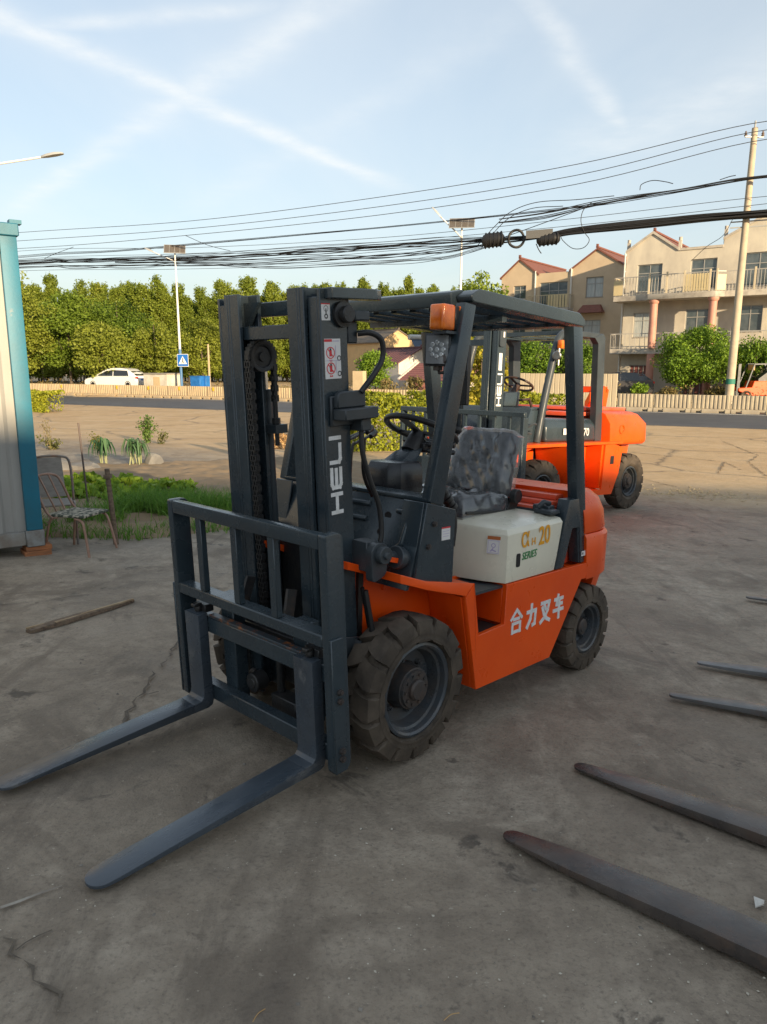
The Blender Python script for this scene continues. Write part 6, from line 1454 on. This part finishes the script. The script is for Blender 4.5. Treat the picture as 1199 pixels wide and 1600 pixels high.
def wall_with_holes(root, outline, holes, depth, material, y0=0., name='wall', recess=.14):
    """facade slab whose openings are real: the outline is cut into strips round the holes"""
    xs_ = sorted(set([p[0] for p in outline] + [h[0] for h in holes] + [h[1] for h in holes])); m = MB()
    def top(x):
        for (a, za), (b, zb) in zip(outline, outline[1:]):
            if a <= x <= b and b > a: return za + (zb - za) * (x - a) / (b - a)
        return outline[-1][1]
    for a, b in zip(xs_, xs_[1:]):
        mid = (a + b) / 2; zz = 0; H_ = sorted([(h[2], h[3]) for h in holes if h[0] < mid < h[1]])
        for lo, hi in H_ + [(None, None)]:
            ta, tb = (top(a + 1e-6), top(b - 1e-6)) if lo is None else (lo, lo)
            m.hexa([(a, y0, zz), (b, y0, zz), (b, y0 + depth, zz), (a, y0 + depth, zz), (a, y0, ta), (b, y0, tb), (b, y0 + depth, tb), (a, y0 + depth, ta)]); zz = hi
    return m.build(name, material, root)
def railing(parent, pts, z0, h, step, material, panelx=None):
    m = MB()
    for (xa, ya), (xb, yb) in zip(pts, pts[1:]):
        L = math.hypot(xb - xa, yb - ya); n = max(1, int(L / step))
        m.bar((xa, ya, z0 + h), (xb, yb, z0 + h), .05, .05); m.bar((xa, ya, z0 + .1), (xb, yb, z0 + .1), .03, .03)
        for i in range(n + 1):
            x, y = xa + (xb - xa) * i / n, ya + (yb - ya) * i / n; m.box(x - .014, x + .014, y - .014, y + .014, z0, z0 + h - .02)
    return m.build('railing', material, parent)
# ---- grey three storey house at the right
P0 = W(970, 560, 52.0); G1 = thing('house', 'three storey grey house with balconies and pink columns at the right', 'house', hframe(P0))
w3 = [(.78, 2.38, 7.35, 9.10), (4.15, 5.72, 7.35, 9.20), (7.25, 9.05, 7.35, 9.34)]; w2 = [(.71, 1.98, 4.42, 6.02), (4.05, 5.45, 4.55, 6.12), (7.19, 8.58, 4.62, 6.22)]; w1 = [(.63, 1.85, .6, 2.60), (4.2, 5.6, .6, 2.6), (7.2, 8.6, .6, 2.6)]
out1 = [(0, 10.0), (1.66, 11.03), (3.31, 9.90), (6.02, 9.84), (6.03, 10.30), (8.34, 11.45), (10.6, 10.3), (13, 10.3)]
cut = 6.95
m_ = wall_with_holes(G1, out1, w3 + w2 + w1, .22, HGREY)
for i, (a, b, c, d) in enumerate(w3): window(G1, a, b, c, d, 2, 2, WGL, .12)
for i, (a, b, c, d) in enumerate(w2): window(G1, a, b, c, d, 2, 2, CURT if i == 0 else WGL, .12)
for a, b, c, d in w1: window(G1, a, b, c, d, 4, 2, DOORR, .12)
MB().box(0, 13, .221, 9.0, 0, 9.7).build('rear_block', HGREY, G1)
def gable_roof(root, xl, xm, xr, zl, zm, zr, y0, y1, material, th=.14, over=.25, name='roof'):
    m = MB()
    for (xa, za, xb, zb) in ((xl, zl, xm, zm), (xm, zm, xr, zr)):
        s = 1 if xa == xl else -1
        xa2, za2 = (xa - over, za - over * (zm - zl) / (xm - xl)) if s > 0 else (xa, za); xb2, zb2 = (xb, zb) if s > 0 else (xb + over, zb - over * (zm - zr) / (xr - xm))
        m.hexa([(xa2, y0, za2 + .01), (xb2, y0, zb2 + .01), (xb2, y1, zb2 + .01), (xa2, y1, za2 + .01), (xa2, y0, za2 + th), (xb2, y0, zb2 + th), (xb2, y1, zb2 + th), (xa2, y1, za2 + th)])
    r = m.build(name, material, root)
    MB().box(xm - .10, xm + .10, y0 - .05, y1, zm + th - .02, zm + th + .10).build('ridge', material, r)
    MB().box(xm - .07, xm + .07, y0 - .10, y0 + .12, zm + th + .101, zm + th + .26).build('finial', material, r)
    return r
gable_roof(G1, 0, 1.66, 3.31, 10.0, 11.03, 9.9, .24, 9.0, RRED, .10, .05); gable_roof(G1, 6.05, 8.34, 10.6, 10.3, 11.45, 10.3, .24, 9.0, RRED, .10, .05)
MB().prism([(-.06, 9.9), (1.66, 11.0), (3.36, 9.82), (3.36, 9.97), (1.66, 11.16), (-.06, 10.06)], 'Y', -.10, .235).build('cornice', SLABM, G1)
MB().prism([(5.98, 10.24), (8.34, 11.42), (10.65, 10.24), (10.65, 10.38), (8.34, 11.57), (5.98, 10.38)], 'Y', -.10, .235).build('cornice', SLABM, G1)
MB().box(3.32, 6.02, -.06, .3, 9.80, 9.95).build('parapet', SLABM, G1)
for x, z in ((-.02, 10.05), (3.30, 9.95), (6.02, 10.35)): m = MB(); m.box(x - .09, x + .09, .3, .5, z - .3, z + .55); m.cyl((x, .4, z + .55), (x, .4, z + .75), .11, 8); m.build('vent_stack', SLABM, G1)
MB().cyl((-.08, -.06, .5), (-.08, -.06, 9.9), .06, 8).build('downpipe', PIPE, G1)
def balcony(z, pts, name='balcony'):
    b_ = MB().prism(pts + [(pts[-1][0], -.002), (pts[0][0], -.002)], 'Z', z - .36, z).build(name, SLABM, G1, bev=.02); return b_
pt3 = [(-.30, -1.35), (1.95, -1.35), (2.05, -1.75), (5.9, -1.75), (6.15, -1.75), (6.6, -1.35), (10, -1.35), (13, -1.35)]
b3 = balcony(7.05, pt3); railing(b3, [(-.28, -.05), (-.28, -1.30)] , 7.05, 1.15, .3, RAILM); railing(b3, [(-.28, -1.30), (1.95, -1.30), (2.08, -1.70), (6.15, -1.70), (6.58, -1.30), (13, -1.30)], 7.05, 1.15, .19, RAILG)
for (xa, ya, xb, yb) in ((1.95, -1.34, 2.07, -1.73), (6.17, -1.735, 6.60, -1.335), (-.30, -1.335, .30, -1.34)):
    MB().bar((xa, ya, 7.55), (xb, yb, 7.55), .02, .92).build('panel', YPANEL, b3)
mm = MB(); 
for i in range(9): x = 4.35 + i * .155; mm.box(x, x + .12, -1.745, -1.725, 7.10, 8.12)
mm.build('panel', YPANEL, b3)
for x in (2.1, 3.2, 4.25, 5.75, 6.15, 8.2): y = -1.70 if 2 < x < 6.3 else -1.30; MB().box(x - .05, x + .05, y - .05, y + .05, 7.05, 8.35).build('post', RAILM, b3)
b2 = balcony(3.66, [(-.35, -1.35), (2.9, -1.35), (3.2, -1.6), (13, -1.6)]); railing(b2, [(-.33, -.05), (-.33, -1.30), (2.9, -1.30), (3.15, -1.55), (13, -1.55)], 3.66, .95, .30, RAILG)
for x, y in ((2.42, -1.42), (6.0, -1.45), (9.8, -1.45)):
    cm = MB(); cm.cyl((x, y, 4.0 if False else .55), (x, y, 3.29), .24, 16); cm.build('column', PINK, G1); cm = MB(); cm.cyl((x, y, 3.665), (x, y, 6.45), .24, 16); cm.lathe([(.24, 6.44), (.33, 6.56), (.33, 6.685)], (x, y, 0), (0, 0, 1), 16); cm.build('column', PINK, G1)
# ---- beige houses further left: twin gables
P1 = W(785, 560, 64.0); G2 = thing('house', 'beige house with two red tiled gables and a yellow balcony, left of the grey house', 'house', hframe(P1))
out2 = [(-.27, 9.62), (1.38, 10.94), (2.90, 9.80), (5.72, 9.80), (5.73, 9.9), (7.8, 11.23), (9.9, 9.95)]
h2w = [(.85, 1.95, 7.9, 8.95), (3.16, 5.50, 7.0, 9.07), (7.0, 8.38, 7.74, 9.25), (6.91, 8.31, 4.75, 6.03), (.9, 2.0, 4.4, 6.0), (3.4, 5.2, 4.2, 6.0)]
wall_with_holes(G2, out2, h2w, .22, HBEIGE)
for i, (a, b, c, d) in enumerate(h2w): window(G2, a, b, c, d, 3 if i == 1 else 2, 2, CURT if i in (2, 3) else WGL, .12)
MB().box(-.27, 9.9, .221, 9.5, 0, 9.5).build('rear_block', HBEIGE, G2)
gable_roof(G2, -.27, 1.38, 2.95, 9.62, 10.94, 9.75, -.12, 9.5, RRED, .14, .12); gable_roof(G2, 5.72, 7.8, 9.92, 9.85, 11.23, 9.9, -.12, 9.5, RRED, .14, .12)
for x in (2.78, 5.8): MB().cyl((x, -.08, 3), (x, -.08, 10.0), .07, 8).build('downpipe', PIPE, G2)
bb_ = MB().box(2.5, 6.05, -1.0, -.002, 6.75, 7.0).build('balcony', SLABM, G2, bev=.02); railing(bb_, [(2.55, -.05), (2.55, -.95), (6.0, -.95), (6.0, -.05)], 7.0, 1.0, .2, RAILM)
mm = MB()
for i in range(7): mm.box(4.3 + i * .24, 4.48 + i * .24, -.99, -.97, 7.03, 8.02)
mm.build('panel', YPANEL, bb_)
aw = MB(); aw.hexa([(6.62, -.8, 6.55), (8.62, -.8, 6.55), (8.62, -.002, 6.55), (6.62, -.002, 6.55), (6.95, -.35, 7.15), (8.3, -.35, 7.15), (8.3, -.002, 7.15), (6.95, -.002, 7.15)]); aw.build('awning_roof', RRED, G2)
# ---- yellow house, white house with purple roof, purple shed
YEL = mat('yellow_plaster', (.62, .43, .22), .8, col2=(.54, .38, .20), nscale=1.5); GRT = mat('grey_tiles', (.17, .135, .105), .85, col2=(.12, .10, .08), nscale=4); WHW = mat('whitewash', (.60, .56, .51), .8, col2=(.48, .45, .41), nscale=1.2); PUR = mat('purple_roof_tiles', (.14, .055, .06), .65, col2=(.10, .045, .05), nscale=2, stretch=(1, 5, 1))
def ridge_house(name, label, gable, xl, xm, xr, zl, zm, zr, back, wallm, roofm, holes=()):
    """gable wall faces the viewer's right; the ridge runs back and to the left"""
    t = thing(name, label, 'house' if name == 'house' else 'shed', gable)
    wall_with_holes(t, [(xl, zl), (xm, zm), (xr, zr)], list(holes), .2, wallm)
    MB().box(xl, xr, .201, back, 0, min(zl, zr) - .02).build('rear_block', wallm, t)
    gable_roof(t, xl, xm, xr, zl, zm, zr, -.12, back, roofm, .12, .2)
    return t
def gframe(u, depth, ang): p = W(u, 570, depth); return Matrix.Translation((p.x, p.y, ZR)) @ Matrix.Rotation(ang, 4, 'Z')
HA = math.radians(35)
Y1 = ridge_house('house', 'low house with a bright yellow gable and grey tiled roof', gframe(622, 75, HA), -2.3, 0, 2.3, 4.75, 5.93, 4.75, 7, YEL, GRT, [(-.4, .4, 2.2, 3.2)])
window(Y1, -.4, .4, 2.2, 3.2, 2, 1, WGL, .1)
Wh = ridge_house('house', 'white house with a purple sheet roof below the yellow gable', gframe(655, 66, HA), -2.2, .2, 2.9, 2.75, 3.95, 2.6, 6.5, WHW, PUR, [(.9, 1.25, 2.2, 2.6)])
window(Wh, .9, 1.25, 2.2, 2.6, 1, 1, WGL, .1)
ribs = MB()
for i in range(14): y = .25 + i * .45; ribs.bar((-2.38, y, 2.80), (.15, y, 4.07), .04, .03)
ribs.build('roof_seam', PUR, Wh)
sh_ = thing('shed', 'small white lean-to with a dark purple tiled roof in front of the white house', 'shed', gframe(664, 59.5, math.radians(-6)))
wall_with_holes(sh_, [(-1.5, 1.48), (4, 1.48)], [(-1.15, .45, .3, 1.40)], .2, WHW); MB().box(-1.5, 4, .201, 2.4, 0, 1.47).build('rear_block', WHW, sh_); MB().box(-1.15, .45, .10, .14, .3, 1.40).build('door', DOORR, sh_)
rf_ = MB(); rf_.hexa([(-2.0, -.55, 1.40), (4.2, -.55, 1.40), (4.2, 1.5, 2.62), (-.6, 1.5, 2.62), (-2.0, -.55, 1.50), (4.2, -.55, 1.50), (4.2, 1.5, 2.74), (-.6, 1.5, 2.74)]); rfo = rf_.build('roof', PUR, sh_)
se = MB()
for k in range(8): t_ = k / 8; se.bar((-2.0 + 1.4 * t_, -.55 + 2.05 * t_, 1.515 + 1.24 * t_), (4.2, -.55 + 2.05 * t_, 1.515 + 1.24 * t_), .05, .05)
se.build('tile_courses', PUR, rfo)
MB().bar((-2.05, -.56, 1.50), (-.62, 1.5, 2.80), .16, .12).build('verge', WHW, rfo)
ht = thing('solar_water_heater', 'solar water heater with a grey tank on the purple roof', 'water heater', gframe(650, 68, .5))
MB().cyl((-.75, 0, 5.0), (.75, 0, 5.0), .24, 16).build('tank', mat('tank_grey', (.5, .5, .48), .35), ht)
MB().hexa([(-.6, -.9, 4.05), (.6, -.9, 4.05), (.6, -.86, 4.05), (-.6, -.86, 4.05), (-.6, -.12, 4.85), (.6, -.12, 4.85), (.6, -.08, 4.85), (-.6, -.08, 4.85)]).build('collector', mat('collector_blue', (.04, .07, .12), .2), ht)
fr_ = MB()
for x in (-.6, .6): fr_.bar((x, .1, 3.6), (x, 0, 4.8), .04, .04); fr_.bar((x, -.9, 3.5), (x, -.9, 4.06), .04, .04)
fr_.build('frame', RAILG, ht)

# ================================================================== two small forklifts far right, cut by the frame
def far_fork(P, rz, label):
    t = thing('forklift', label, 'forklift', Matrix.Translation(P) @ Matrix.Rotation(rz, 4, 'Z'), 'small forklifts across the road')
    MB().prism(round_poly([(-1.9, .35), (-.2, .35), (.45, .6), (.45, .75), (-.3, .80), (-.4, 1.15), (-1.9, 1.15), (-2.05, .9)], .05), 'Y', -.52, .52).build('body', ORANGE, t, bev=.02)
    for x in (0, -1.6):
        for s in (1, -1): MB().lathe([(0, .08), (.12, .08), (.15, .05), (.28, .09), (.32, .05), (.32, -.09), (0, -.09)], (x, s * .46, .32), (0, s, 0), 18).build('wheel', RUBBER, t)
    for s in (1, -1):
        g = MB(); g.bar((.05, s * .47, .75), (-.35, s * .47, 2.08), .06, .06, up=(0, 1, 0)); g.bar((-.35, s * .47, 2.08), (-1.4, s * .47, 2.10), .07, .06); g.bar((-1.4, s * .47, 2.08), (-1.55, s * .47, 1.15), .07, .07, up=(0, 1, 0)); g.build('guard_post', SLATE2, t)
        m = MB(); m.box(.35, .50, s * .33 - .05, s * .33 + .05, .1, 2.1); m.build('mast_rail', SLATE2, t); MB().prism([(.55, .6), (.55, .06), (1.6, .04), (1.6, .06), (.62, .12), (.60, .6)], 'Y', s * .3 - .06, s * .3 + .06).build('fork', SLATE2, t)
        MB().box(.52, .58, s * .5 - .03, s * .5 + .03, .2, 1.1).build('backrest_post', SLATE2, t)
    for i in range(5): MB().box(-1.38, -.36, -.36 + i * .18 - .02, -.36 + i * .18 + .02, 2.08, 2.12).build('guard_slat', SLATE2, t)
    MB().box(.36, .42, -.28, .28, 1.95, 2.05).build('mast_crossbar', SLATE2, t); MB().box(.52, .58, -.53, .53, 1.101, 1.15).build('backrest_rail', SLATE2, t)
    MB().hexa([(-.75, -.25, 1.15), (-1.2, -.25, 1.15), (-1.2, .25, 1.15), (-.75, .25, 1.15), (-.75, -.25, 1.27), (-1.3, -.25, 1.7), (-1.3, .25, 1.7), (-.75, .25, 1.27)]).build('seat', VINYL, t)
    sw_ = MB(); c = Vector((-.45, 0, 1.42)); sw_.tube([c + Vector((.15 * math.cos(k * PI / 8), .17 * math.sin(k * PI / 8), .07 * math.cos(k * PI / 8))) for k in range(16)], .015, 6, closed=True); sw_.cyl((-.2, 0, .8), c, .04, 8); sw_.build('steering_wheel', RUBBER2, t)
    return t
pA = W(1160, 610, 42.9); pA.z = ZR + .55
fA = far_fork(pA, math.radians(180), 'small orange forklift across the road behind the utility pole')
MB().box(-.43, -.38, -.35, .35, 1.75, 2.05).build('board', mat('orange_board', (.62, .33, .12), .6), fA)
pB = W(1212, 612, 43.2); pB.z = ZR + .55
far_fork(pB, math.radians(184), 'second small forklift across the road, cut by the right frame edge')

# ================================================================== utility pole and overhead lines
CONC = mat('pole_concrete', (.46, .385, .28), .8, col2=(.38, .32, .24), nscale=2, bump=.1)
pb_ = W(1139.5, 618, 42.2); pt_ = W(1180, 200, 42.2); up_ = thing('utility_pole', 'tall pale concrete utility pole carrying the overhead lines on the right', 'pole', Matrix.Translation((pb_.x, pb_.y, ZR + .3)))
rel = pt_ - Vector((pb_.x, pb_.y, ZR + .3)); lean = Vector((rel.x, 0, rel.z))
MB().cyl((0, 0, 0), lean, .235, 18, .15).build('shaft', CONC, up_)
MB().cyl(lean * .085, lean * .105, .245, 18, .243).build('green_band', mat('green_band', (.03, .18, .13), .7), up_)
ins = MB()
def on_pole(k): return lean * k
ins.cyl(lean, lean + Vector((0, 0, .35)), .05, 8); ins.bar(on_pole(.97) + Vector((-.5, -.05, 0)), on_pole(.97) + Vector((.5, .05, 0)), .07, .07)
ins.build('cross_arm', LHEAD, up_)
for dx, dz in ((-.45, 0), (.45, 0)):
    q = on_pole(.97) + Vector((dx, 0, .04 + dz)); MB().lathe([(0, 0), (.07, 0), (.09, .05), (.05, .08), (.08, .14), (.05, .17), (.04, .24), (0, .26)], q, (0, 0, 1), 10).build('insulator', mat('porcelain', (.16, .12, .1), .3), up_)
for kz in (.68, .66): br_ = MB().bar(on_pole(kz) + Vector((-.7, .3, 0)), on_pole(kz) + Vector((1.1, -.5, 0)), .06, .06); br_.build('bracket', LHEAD, up_)
for i in range(4): q = on_pole(.685) + Vector((.45 + .2 * (i % 2), -.22 - .1 * (i % 2), .06 + .22 * (i // 2))); MB().lathe([(0, 0), (.06, 0), (.08, .04), (.04, .07), (.07, .12), (0, .18)], q, (0, 0, 1), 8).build('insulator', mat('porcelain', (.16, .12, .1), .3), up_)
WN_ = Vector((.447, .894, 0)); WP = W(1165, 350, 41.8)
def wp(u, v, off=0.): return onplane(u, v, WP + WN_ * off, WN_)
WIRE = mat('black_cable', (.012, .012, .013), .55); WIREG = mat('grey_line', (.045, .05, .06), .5)
def cable(name, label, pts, r, material, off=0., group=None, n=8):
    o = MB().tube(curve([wp(u, v, off) for u, v in pts], n), r, 6).build(name, material, smooth=80)
    return tag(o, label, 'cable', group)
GL = 'thin power lines above the cable bundles'
cable('power_line', 'topmost thin power line running to the tip of the utility pole', [(-260, 385), (35, 363), (300, 345), (600, 307), (900, 257), (1176, 193), (1320, 185)], .020, WIREG, 0, GL)
cable('power_line', 'second thin power line from the top', [(-260, 396), (35, 376), (300, 357), (600, 322), (900, 274), (1173, 207), (1320, 200)], .020, WIREG, .05, GL)
cable('power_line', 'third thin power line from the top', [(-260, 398), (35, 388), (300, 367), (600, 335), (900, 288), (1172, 222), (1320, 212)], .020, WIREG, .1, GL)
cable('service_line', 'faint line running level between the upper and the lower bundle', [(-260, 424), (35, 392), (300, 387), (600, 371), (900, 341), (1165, 310), (1320, 298)], .016, WIREG, .15, 'faint service lines between the bundles')
cable('service_line', 'faint line dipping just over the lower bundle', [(-260, 436), (35, 405), (300, 396), (600, 378), (900, 352), (1165, 322), (1320, 305)], .016, WIREG, .2, 'faint service lines between the bundles')
cable('service_line', 'lowest faint line below the thick bundle at the left', [(-260, 436), (35, 423), (250, 421), (420, 417), (560, 411), (690, 404)], .016, WIREG, .2, 'faint service lines between the bundles')
def bundle(label, path, strands, r, spread, seed, name='cable_bundle', loose=0.):
    rr = random.Random(seed); t = thing(name, label, 'cable bundle', None)
    for s in range(strands):
        o = (rr.uniform(-1, 1), rr.uniform(-1, 1)); ph = rr.uniform(0, 6); pts = []
        for i, (u, v) in enumerate(path):
            sc = spread if not isinstance(spread, (list, tuple)) else spread[i]
            pts.append(wp(u, v + (o[0] * sc + rr.uniform(-1, 1) * sc * .35), -.1 + o[1] * .12))
        MB().tube(curve(pts, 6), r * rr.uniform(.6, 1.25), 5).build('strand', WIRE, t, smooth=80)
    return t
bundle('upper loose bundle of black cables between the thin lines and the thick one', [(-260, 432), (35, 400), (180, 391), (320, 379), (470, 366), (620, 352), (780, 336), (900, 322), (960, 315), (1050, 299), (1165, 279), (1240, 271), (1320, 262)], 3, .017, [2, 2, 2, 2, 2, 2, 2, 3, 4, 4, 3, 3, 3], 2)
bundle('frayed tail of the upper bundle near the utility pole', [(780, 345), (850, 335), (930, 318), (990, 308), (1060, 297), (1130, 285), (1165, 279), (1240, 270)], 5, .026, [6, 6, 4, 3, 3, 3, 2, 2], 3)
bundle('thick sagging bundle of many black cables across the sky', [(-260, 432), (35, 413), (120, 411), (210, 409), (300, 406), (400, 402), (500, 396), (600, 390), (690, 384), (760, 377), (830, 371), (900, 361), (1000, 350), (1100, 340), (1200, 331), (1320, 320)], 20, .021, [6, 6, 8, 9, 9, 10, 11, 12, 11, 6, 4, 3, 3, 3, 3, 3], 4)
bundle('solid lashed run of the thick bundle right of the splice boxes', [(860, 368), (900, 360), (1000, 349), (1100, 340), (1200, 332), (1320, 322)], 13, .045, [3, 5, 6, 6, 5, 5], 5)
bundle('stray cables drooping under the thick bundle', [(180, 409), (300, 411), (430, 414), (560, 409), (640, 405), (700, 399), (745, 388), (790, 374)], 7, .015, [2, 5, 8, 8, 9, 8, 5, 2], 6)
def loop(label, pts, r=.022, name='cable_loop'):
    return cable(name, label, pts, r, WIRE, -.25)
loop('long loop rising from the splice to the upper bundle', [(745, 385), (775, 352), (800, 330), (840, 316), (900, 312), (960, 306)])
loop('inner loop rising from the splice box to the upper bundle', [(752, 388), (790, 345), (830, 326), (880, 322)])
loop('straight stray cable slanting up from the left splice', [(770, 377), (840, 352), (905, 328), (918, 322)])
loop('loop hanging from the bundle right of the splice boxes', [(925, 316), (912, 328), (908, 345), (913, 362), (921, 375), (912, 387), (895, 388), (880, 376), (876, 368)])
loop('small cable arc over the upper bundle', [(1000, 297), (1003, 288), (1020, 282), (1040, 284), (1052, 287)])
loop('little whisker sticking up near the pole', [(1125, 281), (1140, 276), (1150, 274)])
loop('cable tail hanging under the right splice', [(838, 381), (842, 390), (846, 396)], .03)
loop('slanting stay wire from the left bundle up to the upper lines', [(70, 404), (85, 397), (115, 386)], .02)
loop('slack connecting wire between the bundles over the left lamp', [(290, 368), (325, 383), (360, 392)], .02)
loop('drooping service wire down to the grey house roof', [(1145, 343), (1130, 368), (1105, 385), (1080, 408)], .015)
for u, v, w_, h_, lb in ((771, 375, 1.35, .86, 'left black splice closure wrapped on the thick bundle'), (857, 374, 1.35, .66, 'right black splice closure wrapped on the thick bundle')):
    c = wp(u, v, -.35); d = (wp(u + 20, v - 2.5, -.35) - c).normalized(); t = thing('splice_closure', lb, 'splice box', None); m = MB()
    m.tube([c + d * k * w_ * .5 for k in (-1, -.85, -.5, 0, .5, .85, 1)], [h_ * .25, h_ * .42, h_ * .5, h_ * .46, h_ * .5, h_ * .42, h_ * .25], 12); m.build('wrap', WIRE, t)
    for k in range(5): MB().tube([c + d * (k - 2) * w_ * .18 + Vector((0, math.cos(a) * h_ * .5, math.sin(a) * h_ * .52)) for a in [PI * q / 8 for q in range(16)]], .04, 5, closed=True).build('coil', WIRE, t)
c = wp(843, 366, -.62); o = MB().bar(c + Vector((-.75, .2, .0)), c + Vector((.75, -.2, .05)), .05, .46, up=(0, 0, 1)).build('terminal_box', mat('grey_box', (.09, .09, .09), .6)); tag(o, 'flat grey terminal box hung over the right splice closure', 'box')
t = thing('cable_coil', 'round black cable coil hanging between the two splice closures', 'cable coil', None)
for k in range(5):
    c = wp(807, 373, -.4 - .03 * k); r0_ = .46 + .035 * (k % 3)
    MB().tube([c + Vector((math.cos(q * PI / 12) * r0_ * .95, .05 * math.sin(q), math.sin(q * PI / 12) * r0_)) for q in range(24)], .045, 5, closed=True).build('turn', WIRE, t, smooth=80)
